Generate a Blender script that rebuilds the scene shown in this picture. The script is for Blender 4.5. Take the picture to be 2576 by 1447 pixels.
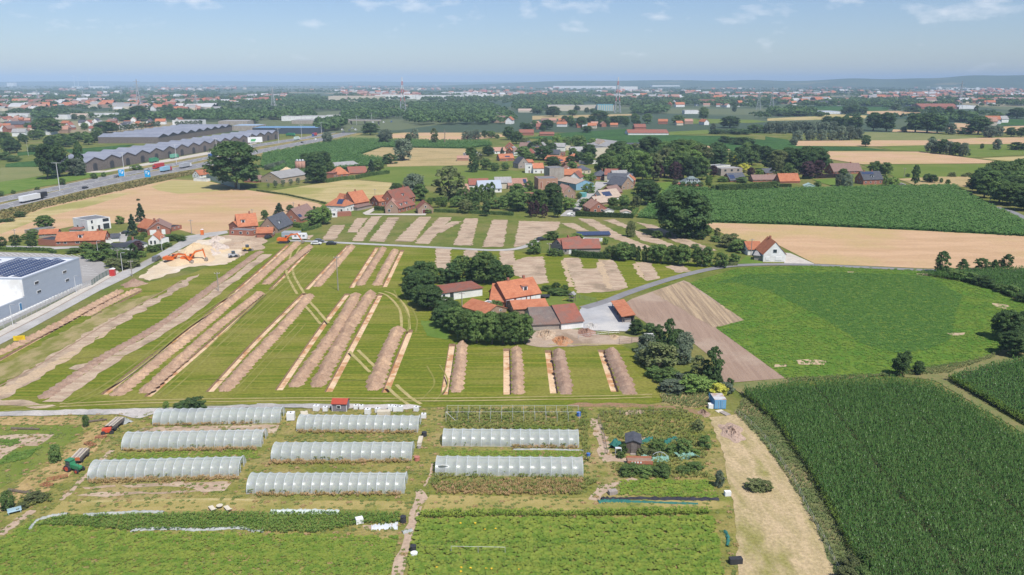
import bpy,math,random
import numpy as np
from mathutils import Vector,Matrix,Euler,geometry as mgeo

rad = math.radians
for _o in list(bpy.data.objects):
    bpy.data.objects.remove(_o)
SC = bpy.context.scene
COL = SC.collection

# ------------------------------------------------------------------ camera
CAM_H,FOCAL,HORIZON = 65.0,2022.0,205.0      # metres; plan units (2576 x 1447 survey sheet)
PITCH = math.atan((723.5 - HORIZON) / FOCAL)
cam_d = bpy.data.cameras.new('camera')
cam_d.sensor_width = 36.0
cam_d.lens = 36.0 * FOCAL / 2576.0
cam_d.clip_start,cam_d.clip_end = 1.0,90000.0
cam = bpy.data.objects.new('camera',cam_d)
cam.location = (0,0,CAM_H)
cam.rotation_euler = (math.pi / 2 - PITCH,0,0)
COL.objects.link(cam)
SC.camera = cam

# ------------------------------------------------------------------ sun, sky, exposure
SUN_EL,SUN_OFF = 57.0,34.0
SUN_AZ = (math.sin(rad(SUN_OFF)),-math.cos(rad(SUN_OFF)))      # ground direction towards the sun
world = bpy.data.worlds.new('World')
SC.world = world
world.use_nodes = True
wn,wl = world.node_tree.nodes,world.node_tree.links
wn.clear()
def wnode(t,**kw):
    n = wn.new(t)
    for k,v in kw.items():
        setattr(n,k,v)
    return n
w_out = wnode('ShaderNodeOutputWorld')
w_bg = wnode('ShaderNodeBackground')
w_bg.inputs['Strength'].default_value = 0.11
w_sky = wnode('ShaderNodeTexSky',sky_type='NISHITA',sun_disc=False)
w_sky.sun_elevation = rad(SUN_EL)
w_sky.sun_rotation = rad(180 - SUN_OFF)
w_sky.altitude = 60
w_sky.air_density,w_sky.dust_density,w_sky.ozone_density = 1.0,0.35,3.0
# thin fair-weather clouds: a noise field laid on a flat layer high overhead
w_tc = wnode('ShaderNodeTexCoord')
w_sep = wnode('ShaderNodeSeparateXYZ')
wl.new(w_tc.outputs['Generated'],w_sep.inputs[0])
w_cmb = wnode('ShaderNodeVectorMath',operation='MULTIPLY'); w_cmb.inputs[1].default_value = (19,19,50)
wl.new(w_tc.outputs['Generated'],w_cmb.inputs[0])
w_el = wnode('ShaderNodeMapRange',interpolation_type='SMOOTHSTEP')      # puffs thin out towards the horizon
for _i,_v in ((1,.015),(2,.085),(3,-.13),(4,.0)): w_el.inputs[_i].default_value = _v
wl.new(w_sep.outputs['Z'],w_el.inputs[0])
w_ad = wnode('ShaderNodeMath',operation='ADD'); wl.new(w_el.outputs[0],w_ad.inputs[1])
w_n1 = wnode('ShaderNodeTexNoise'); w_n1.inputs['Scale'].default_value = 1.0
w_n1.inputs['Detail'].default_value = 7; w_n1.inputs['Roughness'].default_value = 0.55
wl.new(w_cmb.outputs[0],w_n1.inputs['Vector'])
w_r = wnode('ShaderNodeValToRGB')
w_r.color_ramp.elements[0].position,w_r.color_ramp.elements[1].position = 0.53,0.72
w_r.color_ramp.elements[1].color = (0.52,0.52,0.52,1)
wl.new(w_n1.outputs['Fac'],w_ad.inputs[0]); wl.new(w_ad.outputs[0],w_r.inputs['Fac'])
w_mix = wnode('ShaderNodeMixRGB')
w_mix.inputs['Color2'].default_value = (7.6,7.7,8.1,1)
wl.new(w_r.outputs['Color'],w_mix.inputs['Fac'])
w_tint = wnode('ShaderNodeMixRGB',blend_type='MULTIPLY')      # white balance of the daylight
w_tint.inputs['Fac'].default_value = 1.0; w_tint.inputs['Color2'].default_value = (.66,.705,.85,1)
wl.new(w_sky.outputs['Color'],w_tint.inputs['Color1'])
wl.new(w_tint.outputs[0],w_mix.inputs['Color1'])
wl.new(w_mix.outputs['Color'],w_bg.inputs['Color'])
wl.new(w_bg.outputs[0],w_out.inputs['Surface'])

sun_d = bpy.data.lights.new('sun','SUN')
sun_d.energy,sun_d.angle,sun_d.color = 4.2,rad(0.53),(1.0,0.955,0.88)
sun = bpy.data.objects.new('sun',sun_d)
_sv = Vector((SUN_AZ[0] * math.cos(rad(SUN_EL)),SUN_AZ[1] * math.cos(rad(SUN_EL)),math.sin(rad(SUN_EL))))
sun.rotation_euler = _sv.to_track_quat('Z','Y').to_euler()
sun.location = (80,-120,300)
COL.objects.link(sun)

SC.view_settings.view_transform = 'Standard'
SC.view_settings.look = 'None'
SC.view_settings.gamma = 1.0
SC.view_settings.use_curve_mapping = False
SC.view_settings.exposure = 0.33
SC.render.engine = 'CYCLES'
SC.cycles.use_denoising = True
SC.cycles.max_bounces = 6
SC.cycles.diffuse_bounces = 2
SC.cycles.glossy_bounces = 2
SC.cycles.transmission_bounces = 4
SC.cycles.transparent_max_bounces = 16
SC.cycles.volume_bounces = 0
SC.cycles.sample_clamp_indirect = 4.0

# ------------------------------------------------------------------ survey sheet -> ground metres
_cp,_sp = math.cos(PITCH),math.sin(PITCH)
def G(x,y,z=0.0):
    """ground point (height z) of a mark on the survey sheet"""
    a,b = (x - 1288.0) / FOCAL,-(y - 723.5) / FOCAL
    d = Vector((a,_cp + b * _sp,-_sp + b * _cp))
    t = (CAM_H - z) / -d.z
    return Vector((d.x * t,d.y * t,z))
def mpp(P):
    """metres per sheet unit, seen across, at ground point P"""
    return (P.y * _cp + (CAM_H - P.z) * _sp) / FOCAL
def sheet_y(P):
    v = P.z - CAM_H
    return 723.5 - FOCAL * (P.y * _sp + v * _cp) / (P.y * _cp - v * _sp)
def zpx(P,px):
    """height in metres of something px sheet units tall standing at P"""
    y1 = sheet_y(Vector((P.x,P.y,0))) - px
    b = -(y1 - 723.5) / FOCAL
    # solve (Y*sp + v*cp) = b*(Y*cp - v*sp)
    v = P.y * (b * _cp - _sp) / (_cp + b * _sp)
    return v + CAM_H
K = 0.25105
class Reg:
    """detail sheets of the survey (2572 wide, four by four)"""
    def __init__(s,x0,y0): s.x0,s.y0 = x0 * 0.67258,y0 * 0.67271
    def __call__(s,x,y): return (s.x0 + x * K,s.y0 + y * K)
    def pl(s,pts): return [s(*p) for p in pts]
A1,A2,A3,A4 = (Reg(x,240) for x in (0,960,1920,2870))
B1,B2,B3,B4 = (Reg(x,700) for x in (0,960,1920,2870))
C1,C2,C3,C4 = (Reg(x,1200) for x in (0,960,1920,2870))
D1,D2,D3,D4 = (Reg(x,1611) for x in (0,960,1920,2870))
class _Full:
    def __call__(s,x,y): return (x,y)
    def pl(s,pts): return list(pts)
S = _Full()

# ------------------------------------------------------------------ materials
MATS = {}
def M(name,c1,c2=None,scale=1.0,stretch=(1,1,1),detail=5,rough=0.9,lo=0.35,hi=0.65,c3=None,scale3=0.05,
      lo3=0.45,hi3=0.65,bump=0.0,bscale=None,spec=0.06,metal=0.0,rot=0.0,fine=0.0,fscale=6.0,stretch3=None,rnd=0.0):
    """noise-mottled surface: c1/c2 mottle, c3 broad patches, fine grain, bump"""
    if name in MATS: return MATS[name]
    m = bpy.data.materials.new(name); m.use_nodes = True
    N,L = m.node_tree.nodes,m.node_tree.links
    b = N['Principled BSDF']
    b.inputs['Roughness'].default_value = rough
    b.inputs['Specular IOR Level'].default_value = spec
    b.inputs['Metallic'].default_value = metal
    tc = N.new('ShaderNodeTexCoord')
    def noise(sc,st,det,w=0.0):
        mp = N.new('ShaderNodeMapping')
        mp.inputs['Scale'].default_value = st
        mp.inputs['Rotation'].default_value = (0,0,rot)
        mp.inputs['Location'].default_value = (w * 13.7,w * 7.3,w)
        mp.vector_type = 'POINT'
        n = N.new('ShaderNodeTexNoise')
        n.inputs['Scale'].default_value = sc; n.inputs['Detail'].default_value = det
        n.inputs['Roughness'].default_value = 0.62
        L.new(tc.outputs['Object'],mp.inputs['Vector']); L.new(mp.outputs[0],n.inputs['Vector'])
        return n.outputs['Fac']
    def ramp(src,lo_,hi_):
        r = N.new('ShaderNodeMapRange'); r.inputs['From Min'].default_value = lo_; r.inputs['From Max'].default_value = hi_
        r.interpolation_type = 'SMOOTHSTEP'
        L.new(src,r.inputs['Value']); return r.outputs[0]
    def mix(f,a,b2,mode='MIX'):
        x = N.new('ShaderNodeMixRGB'); x.blend_type = mode
        for s_,v in (('Fac',f),('Color1',a),('Color2',b2)):
            if isinstance(v,(int,float)): x.inputs[s_].default_value = v
            elif isinstance(v,tuple): x.inputs[s_].default_value = (*v[:3],1)
            else: L.new(v,x.inputs[s_])
        return x.outputs[0]
    col = tuple(c1)
    nz = None
    if c2:
        nz = noise(scale,stretch,detail)
        col = mix(ramp(nz,lo,hi),tuple(c1),tuple(c2))
    if c3:
        n3 = noise(scale3,stretch3 or (1,1,1),4,3.0)
        col = mix(ramp(n3,lo3,hi3),col,tuple(c3))
    if fine:
        nf = noise(fscale,(1,1,1),3,7.0)
        mr = N.new('ShaderNodeMapRange')
        mr.inputs['From Min'].default_value,mr.inputs['From Max'].default_value = 0.25,0.75
        mr.inputs['To Min'].default_value,mr.inputs['To Max'].default_value = 1 - fine,1 + fine
        L.new(nf,mr.inputs['Value'])
        col = mix(1.0,col,mr.outputs[0],'MULTIPLY')
    if rnd:
        oi = N.new('ShaderNodeObjectInfo')
        mr = N.new('ShaderNodeMapRange')
        mr.inputs['To Min'].default_value,mr.inputs['To Max'].default_value = 1 - rnd,1 + rnd
        L.new(oi.outputs['Random'],mr.inputs['Value'])
        col = mix(1.0,col,mr.outputs[0],'MULTIPLY')
    if isinstance(col,tuple): b.inputs['Base Color'].default_value = (*col[:3],1)
    else: L.new(col,b.inputs['Base Color'])
    if bump:
        bn = noise(bscale or scale,stretch,5,1.0)
        bp = N.new('ShaderNodeBump'); bp.inputs['Strength'].default_value = bump; bp.inputs['Distance'].default_value = 0.3
        L.new(bn,bp.inputs['Height']); L.new(bp.outputs[0],b.inputs['Normal'])
    MATS[name] = m
    return m
def leafmat(name,c1,c2,trans=0.33,rnd=0.25,scale=0.45,rough=0.75):
    if name in MATS: return MATS[name]
    m = M(name,c1,c2,scale=scale,detail=3,rough=rough,rnd=rnd,spec=0.2,lo=0.38,hi=0.62)
    N,L = m.node_tree.nodes,m.node_tree.links
    b = N['Principled BSDF']; out = N['Material Output']
    t = N.new('ShaderNodeBsdfTranslucent')
    src = b.inputs['Base Color'].links[0].from_socket
    L.new(src,t.inputs['Color'])
    ms = N.new('ShaderNodeMixShader'); ms.inputs[0].default_value = trans
    L.new(b.outputs[0],ms.inputs[1]); L.new(t.outputs[0],ms.inputs[2]); L.new(ms.outputs[0],out.inputs['Surface'])
    return m
def flat(name,c,rough=0.6,metal=0.0,spec=0.4):
    return M(name,c,rough=rough,metal=metal,spec=spec)

# ------------------------------------------------------------------ mesh builders
def setp(o,label=None,cat=None,group=None,kind=None):
    if label: o['label'] = label
    if cat: o['category'] = cat
    if group: o['group'] = group
    if kind: o['kind'] = kind
    return o
def link(name,me,mat=None,parent=None,loc=None,**props):
    o = bpy.data.objects.new(name,me)
    COL.objects.link(o)
    if me is not None and mat is not None and not me.materials: me.materials.append(mat)
    if parent is not None: o.parent = parent
    if loc is not None: o.location = loc
    return setp(o,**props)
def empty(name,loc=(0,0,0),rz=0.0,**props):
    o = bpy.data.objects.new(name,None); COL.objects.link(o)
    o.location = loc; o.rotation_euler = (0,0,rz); o.empty_display_size = 0.5
    return setp(o,**props)
def copy_tree(o,parent=None):
    c = o.copy(); COL.objects.link(c)
    if parent is not None: c.parent = parent
    for ch in o.children: copy_tree(ch,c)
    return c
def np_mesh(name,V,F,smooth=False):
    """V (n,3), F (m,k) uniform polygons"""
    V = np.asarray(V,dtype=np.float32); F = np.asarray(F,dtype=np.int32)
    me = bpy.data.meshes.new(name)
    k = F.shape[1]
    me.vertices.add(len(V)); me.vertices.foreach_set('co',V.ravel())
    me.loops.add(F.size); me.loops.foreach_set('vertex_index',F.ravel())
    me.polygons.add(len(F))
    me.polygons.foreach_set('loop_start',np.arange(0,F.size,k,dtype=np.int32))
    me.polygons.foreach_set('loop_total',np.full(len(F),k,dtype=np.int32))
    me.update(calc_edges=True)
    if smooth: me.polygons.foreach_set('use_smooth',np.ones(len(F),dtype=bool))
    return me
class MB:
    def __init__(s): s.v,s.f = [],[]
    def add(s,vs,fs):
        n = len(s.v); s.v += [tuple(v) for v in vs]; s.f += [tuple(i + n for i in f) for f in fs]; return s
    def box(s,x0,x1,y0,y1,z0,z1,T=None):
        vs = [Vector((x,y,z)) for z in (z0,z1) for y in (y0,y1) for x in (x0,x1)]
        if T: vs = [T @ v for v in vs]
        return s.add(vs,[(0,2,3,1),(4,5,7,6),(0,1,5,4),(2,6,7,3),(0,4,6,2),(1,3,7,5)])
    def prism(s,poly,a,b,axis='y',T=None):
        """poly: 2-D outline; extruded a..b along axis"""
        n = len(poly)
        mk = {'y': lambda p,t: Vector((p[0],t,p[1])),'x': lambda p,t: Vector((t,p[0],p[1])),'z': lambda p,t: Vector((p[0],p[1],t))}[axis]
        vs = [mk(p,a) for p in poly] + [mk(p,b) for p in poly]
        if T: vs = [T @ v for v in vs]
        fs = [tuple(range(n)),tuple(range(2 * n - 1,n - 1,-1))] + [(i,i + n,(i + 1) % n + n,(i + 1) % n) for i in range(n)]
        return s.add(vs,fs)
    def tube(s,p,q,r,r2=None,n=6,cap=True):
        p,q = Vector(p),Vector(q); r2 = r if r2 is None else r2
        d = (q - p)
        if d.length < 1e-6: return s
        d.normalize()
        u = d.cross(Vector((0,0,1)) if abs(d.z) < 0.9 else Vector((1,0,0))).normalized(); w = d.cross(u)
        vs = []
        for c,rr in ((p,r),(q,r2)):
            for i in range(n):
                a = 2 * math.pi * i / n
                vs.append(c + (u * math.cos(a) + w * math.sin(a)) * rr)
        fs = [(i,(i + 1) % n,(i + 1) % n + n,i + n) for i in range(n)]
        if cap: fs += [tuple(range(n - 1,-1,-1)),tuple(range(n,2 * n))]
        return s.add(vs,fs)
    def path(s,pts,r,n=5):
        for a,b in zip(pts,pts[1:]): s.tube(a,b,r,n=n)
        return s
    def wheel(s,c,r,w,n=14):
        c = Vector(c); return s.tube(c - Vector((0,w / 2,0)),c + Vector((0,w / 2,0)),r,n=n)
    def mesh(s,name,smooth=False):
        me = bpy.data.meshes.new(name); me.from_pydata(s.v,[],s.f); me.update()
        if smooth: me.polygons.foreach_set('use_smooth',np.ones(len(me.polygons),dtype=bool))
        return me
    def build(s,name,mat,parent=None,smooth=False,**props):
        return link(name,s.mesh(name,smooth),mat,parent,**props)
SHARED = {}
def shared(key,fn):
    if key not in SHARED: SHARED[key] = fn()
    return SHARED[key]
def box_mesh(w,d,h):
    """shared box, centred in x/y, standing on z=0"""
    k = ('box',round(w,2),round(d,2),round(h,2))
    return shared(k,lambda: MB().box(-w / 2,w / 2,-d / 2,d / 2,0,h).mesh('box'))
def obj_mat(o,mat):
    """object-level material on shared mesh data"""
    if not o.data.materials: o.data.materials.append(mat)
    o.material_slots[0].link = 'OBJECT'; o.material_slots[0].material = mat
    return o
def sbox(name,w,d,h,loc,mat,parent,rot=None):
    o = link(name,box_mesh(w,d,h),None,parent,loc)
    if rot: o.rotation_euler = rot
    return obj_mat(o,mat)
rng = np.random.default_rng(7)
RR = random.Random(11)

def sheet(name,pts,mat,z=0.02,kind='structure',jag=0.0,step=None,seed=0,holes=None,**props):
    """flat ground sheet from sheet-coordinates outline; jag roughens the outline (metres)"""
    P = [G(x,y) for x,y in pts]
    if jag:
        r = random.Random(seed or hash(name) % 997); Q = []
        st = step or 1.5
        for a,b in zip(P,P[1:] + P[:1]):
            n = max(1,int((b - a).length / st))
            nrm = Vector((-(b - a).y,(b - a).x,0)).normalized()
            for i in range(n):
                Q.append(a.lerp(b,i / n) + nrm * r.uniform(-jag,jag))
        P = Q
    return flat_poly(name,[(p.x,p.y) for p in P],mat,z,kind,holes,**props)
_zk = 0
def flat_poly(name,xy,mat,z=0.02,kind='structure',holes=None,**props):
    global _zk
    _zk += 1; z = z + (_zk % 60) * .0011 if z else z
    vs = [Vector(p) for p in xy]; n = len(vs)
    loops = [list(range(n))]
    for h in holes or []:
        k = len(vs); vs += [Vector(p) for p in h]; loops.append(list(range(k,k + len(h))))
    edges = [(l[i],l[(i + 1) % len(l)]) for l in loops for i in range(len(l))]
    ov,oe,of,*_ = mgeo.delaunay_2d_cdt(vs,edges,[],1,1e-5)     # inside of outline; holes removed below
    def inside(p,poly):
        c = False; j = len(poly) - 1
        for i in range(len(poly)):
            a,b = poly[i],poly[j]
            if (a[1] > p[1]) != (b[1] > p[1]) and p[0] < (b[0] - a[0]) * (p[1] - a[1]) / (b[1] - a[1]) + a[0]: c = not c
            j = i
        return c
    fs = []
    for f in of:
        if len(f) < 3: continue
        c = sum((ov[i] for i in f),Vector((0,0))) / len(f)
        if not inside(c,xy): continue
        if any(inside(c,h) for h in holes or []): continue
        a = sum(ov[f[i]].x * ov[f[(i + 1) % len(f)]].y - ov[f[(i + 1) % len(f)]].x * ov[f[i]].y for i in range(len(f)))
        fs.append(tuple(f) if a > 0 else tuple(reversed(f)))
    me = bpy.data.meshes.new(name)
    me.from_pydata([(p.x,p.y,z) for p in ov],[],fs); me.update()
    return link(name,me,mat,kind=kind,**props)
def smooth_line(P,n=6):
    """Catmull-Rom through ground points"""
    out = []
    for i in range(len(P) - 1):
        a,b,c,d = P[max(i - 1,0)],P[i],P[i + 1],P[min(i + 2,len(P) - 1)]
        for k in range(n):
            t = k / n
            out.append(0.5 * ((2 * b) + (c - a) * t + (2 * a - 5 * b + 4 * c - d) * t * t + (3 * b - a - 3 * c + d) * t ** 3))
    return out + [P[-1]]
def ribbon(name,pts,width,mat,z=0.05,off=0.0,n=6,kind='structure',jag=0.0,**props):
    global _zk
    _zk += 1; z = z + (_zk % 60) * .0011
    P = smooth_line([G(x,y) for x,y in pts],n)
    V = []
    r = random.Random(len(pts) + int(off * 10))
    for i,p in enumerate(P):
        d = (P[min(i + 1,len(P) - 1)] - P[max(i - 1,0)]).normalized(); nn = Vector((-d.y,d.x,0))
        for s in (-.5,.5):
            q = p + nn * (s * (width + r.uniform(-jag,jag)) + off); V.append((q.x,q.y,z))
    F = [(2 * i + 1,2 * i,2 * i + 2,2 * i + 3) for i in range(len(P) - 1)]
    me = bpy.data.meshes.new(name); me.from_pydata(V,[],F); me.update()
    return link(name,me,mat,kind=kind,**props)
def in_poly(px,py,poly):
    poly = np.asarray(poly); c = np.zeros(len(px),bool); j = len(poly) - 1
    for i in range(len(poly)):
        a,b = poly[i],poly[j]
        m = ((a[1] > py) != (b[1] > py)) & (px < (b[0] - a[0]) * (py - a[1]) / (b[1] - a[1] + 1e-12) + a[0])
        c ^= m; j = i
    return c
def scatter(V,F,pos,scl,rz,jit=None):
    """merge copies of a prototype (V,F) -> big arrays"""
    V = np.asarray(V,np.float32); F = np.asarray(F,np.int32); n = len(pos)
    c,s = np.cos(rz)[:,None],np.sin(rz)[:,None]
    x,y,z = V[:,0][None],V[:,1][None],V[:,2][None]
    sx = scl[:,0:1]; sz = scl[:,1:2]
    out = np.stack([(x * c - y * s) * sx + pos[:,0:1],(x * s + y * c) * sx + pos[:,1:2],z * sz + pos[:,2:3]],-1)
    if jit: out += rng.normal(0,jit,out.shape)
    FF = (F[None] + (np.arange(n,dtype=np.int32) * len(V))[:,None,None]).reshape(-1,F.shape[1])
    return out.reshape(-1,3),FF
# ================================================================== ground, far country, fields
m_grass = M('grass',(.10,.135,.026),(.15,.165,.04),scale=.12,c3=(.19,.175,.06),scale3=.03,fine=.25,fscale=1.5)
m_far = M('far_land',(.06,.095,.035),(.11,.125,.045),scale=.004,c3=(.30,.24,.13),scale3=.0035,lo3=.56,hi3=.60,stretch3=(.5,1.6,1),detail=3)
m_site = M('mown_site_grass',(.112,.148,.013),(.225,.212,.036),scale=.55,stretch=(.05,1.6,1),lo=.42,hi=.70,rot=.03,
           c3=(.205,.195,.042),scale3=.06,stretch3=(.35,1.3,1),lo3=.47,hi3=.64,fine=.28,fscale=1.4,bump=.2,bscale=3)
m_plot = M('dry_plot_grass',(.155,.172,.036),(.27,.225,.075),scale=.22,stretch=(.5,1.3,1),c3=(.33,.25,.12),scale3=.07,lo3=.52,hi3=.7,fine=.3,fscale=2.5,bump=.3,bscale=3)
m_track = M('straw_track',(.47,.36,.215),(.37,.295,.155),scale=.35,stretch=(1.4,.5,1),c3=(.24,.225,.07),scale3=.10,stretch3=(1.5,.5,1),lo3=.48,hi3=.66,fine=.28,fscale=2,bump=.3,bscale=2.5)
m_wheat = M('ripe_wheat',(.52,.345,.21),(.45,.295,.17),scale=.06,stretch=(.5,2.2,1),c3=(.43,.32,.15),scale3=.02,fine=.14,fscale=1.6,bump=.15,bscale=2)
m_stubble = M('straw_stubble',(.46,.37,.19),(.37,.30,.125),scale=.10,stretch=(.2,2.0,1),c3=(.29,.27,.09),scale3=.016,lo3=.5,hi3=.62,fine=.15,fscale=1.5)
m_drymeadow = M('dry_meadow',(.40,.30,.15),(.24,.21,.085),scale=.05,stretch=(.5,1.8,1),lo=.45,hi=.7,fine=.2,fscale=.8)
m_meadow = M('green_meadow',(.115,.165,.028),(.15,.185,.04),scale=.03,fine=.14,fscale=.8)
m_meadow2 = M('olive_meadow',(.17,.19,.07),(.21,.21,.085),scale=.03,fine=.14,fscale=.8)
m_lawn = M('lawn',(.10,.17,.028),(.14,.20,.04),scale=.1,fine=.12,fscale=1)
m_maize = M('maize_tops',(.032,.085,.018),(.065,.135,.036),scale=.32,c3=(.036,.085,.022),scale3=.02,fine=.45,fscale=.6,bump=.6,bscale=1.2,lo=.4,hi=.6)
m_plough = M('ploughed_soil',(.33,.235,.175),(.28,.195,.145),scale=.4,stretch=(2.5,.12,1),rot=-.62,c3=(.38,.29,.22),scale3=.04,fine=.15,fscale=3,bump=.35,bscale=.6)
m_ridges = M('ridged_soil',(.42,.315,.20),(.27,.20,.135),scale=.55,stretch=(1.8,.05,1),rot=-.62,lo=.4,hi=.6,fine=.2,fscale=2,bump=.5)
m_fill = M('backfilled_soil',(.365,.262,.185),(.48,.375,.27),scale=.35,stretch=(.35,1.6,1),c3=(.275,.21,.145),scale3=.12,lo3=.5,hi3=.7,fine=.2,fscale=2.2,bump=.4,bscale=1.5)
m_fillsand = M('sandy_fill',(.50,.37,.235),(.42,.32,.22),scale=.5,stretch=(.4,1.5,1),fine=.2,fscale=2)
m_soil = M('spoil_soil',(.42,.285,.195),(.325,.215,.145),scale=.5,c3=(.49,.335,.215),scale3=.16,lo3=.5,hi3=.68,fine=.22,fscale=3,bump=.6,bscale=2.2,rnd=.06)
m_darksoil = M('dark_spoil_soil',(.28,.185,.135),(.35,.245,.18),scale=.4,c3=(.43,.315,.235),scale3=.12,lo3=.55,hi3=.7,fine=.2,fscale=3,bump=.6,bscale=2)
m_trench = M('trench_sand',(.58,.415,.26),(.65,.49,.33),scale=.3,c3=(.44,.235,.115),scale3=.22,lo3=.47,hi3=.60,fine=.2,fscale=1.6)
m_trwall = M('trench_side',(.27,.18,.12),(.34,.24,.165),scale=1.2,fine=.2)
m_asph = M('road_asphalt',(.205,.20,.205),(.24,.235,.235),scale=.15,fine=.12,fscale=2,rough=.85)
m_conc = M('road_concrete',(.43,.415,.395),(.37,.355,.335),scale=.2,c3=(.32,.31,.29),scale3=.05,fine=.12,fscale=2)
m_pale = M('pale_paving',(.52,.48,.42),(.45,.41,.36),scale=.3,fine=.12,fscale=2)
m_gravel = M('gravel_track',(.50,.46,.42),(.42,.39,.36),scale=.25,c3=(.31,.30,.285),scale3=.07,fine=.2,fscale=3)
m_park = M('parking_asphalt',(.33,.315,.30),(.30,.285,.27),scale=.1,fine=.08,fscale=1)
m_white = M('white_paint',(.78,.78,.76),(.70,.70,.68),scale=.8)
m_straw = M('straw_rut',(.42,.34,.16),(.33,.29,.11),scale=.4,fine=.2)
m_dirt = M('packed_dirt',(.45,.34,.25),(.38,.28,.20),scale=.3,fine=.2,fscale=2)
m_verge = M('dry_verge',(.30,.235,.10),(.15,.15,.05),scale=.07,stretch=(1,1,1),fine=.3,fscale=.8)

# trenches: (top, ..., bottom) centre lines on the sheet, width m
TRENCH = [
    ([(300,741),(186,803),(-14,913)],1.5),([(356,732),(233,797)],1.3),
    ([(725,615),(645,688),(499,810),(356,917),(261,993)],1.9),
    ([(665,741),(592,807),(477,907),(371,998)],1.9),([(781,626),(681,729)],1.8),
    ([(766,738),(645,858),(527,986)],2.0),([(877,617),(771,728)],2.0),
    ([(874,739),(811,822),(701,982)],2.0),([(949,622),(884,724)],2.0),
    ([(957,740),(914,822),(826,986)],2.0),([(1012,629),(967,722)],2.0),
    ([(1032,830),(969,988)],2.0),([(1138,865),(1118,993)],2.0),([(1274.6,877),(1276,993)],2.0),
    ([(1379,881),(1394,990)],2.0),([(1512,880),(1547,986)],2.0)]
SITE = [(-90,965),(0,884),(310,722),(478,690),(560,655),(700,604),(850,609),(1060,621),(1290,631),(1420,642),(1660,655),(1850,667),
        (1740,694),(1560,750),(1480,780),(1330,770),(1280,840),(1360,866),(1560,868),(1610,890),(1695,1008),(1640,1016),(1090,1024),(560,1016),(250,1030),(-90,1042)]
def strip_xy(pts,w,n=5):
    P = [G(*p) for p in pts]
    if len(P) == 2: P = [P[0].lerp(P[1],t / 6) for t in range(7)]
    else: P = smooth_line(P,n)
    Lr,Rr = [],[]
    for i,p in enumerate(P):
        d = (P[min(i + 1,len(P) - 1)] - P[max(i - 1,0)]).normalized(); nn = Vector((-d.y,d.x,0))
        Lr.append(p + nn * w / 2); Rr.append(p - nn * w / 2)
    return [(v.x,v.y) for v in Lr + Rr[::-1]],P
HOLES = []
_tl = 0
for pts,w in TRENCH:
    w *= .86; xy,P = strip_xy(pts,w); HOLES.append(xy)
    n = len(P); dep = .75 if pts[0][0] > 1000 else .55
    V = [(x,y,.02) for x,y in xy]
    cx = [((xy[i][0] + xy[2 * n - 1 - i][0]) / 2,(xy[i][1] + xy[2 * n - 1 - i][1]) / 2) for i in range(n)]
    def inn(i,k=.93):
        c = cx[i if i < n else 2 * n - 1 - i]; return (c[0] + (xy[i][0] - c[0]) * k,c[1] + (xy[i][1] - c[1]) * k)
    tr = empty('trench',(0,0,0),kind='structure')
    Vb = [(*inn(i),-dep + RR.uniform(-.04,.04)) for i in range(2 * n)]
    me = bpy.data.meshes.new('trench_bed'); me.from_pydata(Vb,[],[(2 * n - 1 - i,2 * n - 2 - i,i + 1,i)[::-1] for i in range(n - 1)]); me.update()
    link('trench_bed',me,m_trench,tr)
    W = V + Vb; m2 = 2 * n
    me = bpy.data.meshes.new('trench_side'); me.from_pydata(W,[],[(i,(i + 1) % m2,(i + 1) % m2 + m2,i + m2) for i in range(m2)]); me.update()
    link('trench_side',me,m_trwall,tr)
# ground out to the horizon
RG = 24000.0
flat_poly('ground',[(RG * math.cos(2 * math.pi * i / 72),RG * math.sin(2 * math.pi * i / 72)) for i in range(72)],m_grass,0.0,holes=HOLES)
sheet('site_field',SITE,m_site,.02,holes=HOLES)

# far plain: patchwork of small fields beyond the village
m_patch = bpy.data.materials.new('field_patchwork'); m_patch.use_nodes = True
_N,_L = m_patch.node_tree.nodes,m_patch.node_tree.links
_tc = _N.new('ShaderNodeTexCoord'); _mp = _N.new('ShaderNodeMapping'); _mp.inputs['Scale'].default_value = (.0035,.0028,1); _mp.inputs['Rotation'].default_value = (0,0,.35)
_v = _N.new('ShaderNodeTexVoronoi'); _v.inputs['Scale'].default_value = 1; _v.distance = 'CHEBYCHEV'
_s = _N.new('ShaderNodeSeparateColor'); _r = _N.new('ShaderNodeValToRGB'); _r.color_ramp.interpolation = 'CONSTANT'
_cols = [(0,(.038,.066,.026)),(.34,(.065,.09,.034)),(.58,(.10,.12,.045)),(.80,(.24,.20,.105)),(.86,(.035,.07,.028)),(.96,(.22,.19,.10))]
_r.color_ramp.elements[0].color = (*_cols[0][1],1); _r.color_ramp.elements[1].position = _cols[1][0]; _r.color_ramp.elements[1].color = (*_cols[1][1],1)
for p_,c_ in _cols[2:]:
    e_ = _r.color_ramp.elements.new(p_); e_.color = (*c_,1)
_L.new(_tc.outputs['Object'],_mp.inputs[0]); _L.new(_mp.outputs[0],_v.inputs['Vector']); _L.new(_v.outputs['Color'],_s.inputs[0]); _L.new(_s.outputs[0],_r.inputs[0])
_L.new(_r.outputs[0],_N['Principled BSDF'].inputs['Base Color']); _N['Principled BSDF'].inputs['Roughness'].default_value = .95
_a,_b = G(-600,338),G(3200,330)
flat_poly('far_plain',[(_a.x - 2000,_a.y),(_b.x + 2000,_b.y),(16000,23000 * .7),(9000,21500),(-9000,21500),(-16000,23000 * .7)],m_patch,.15)

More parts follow.
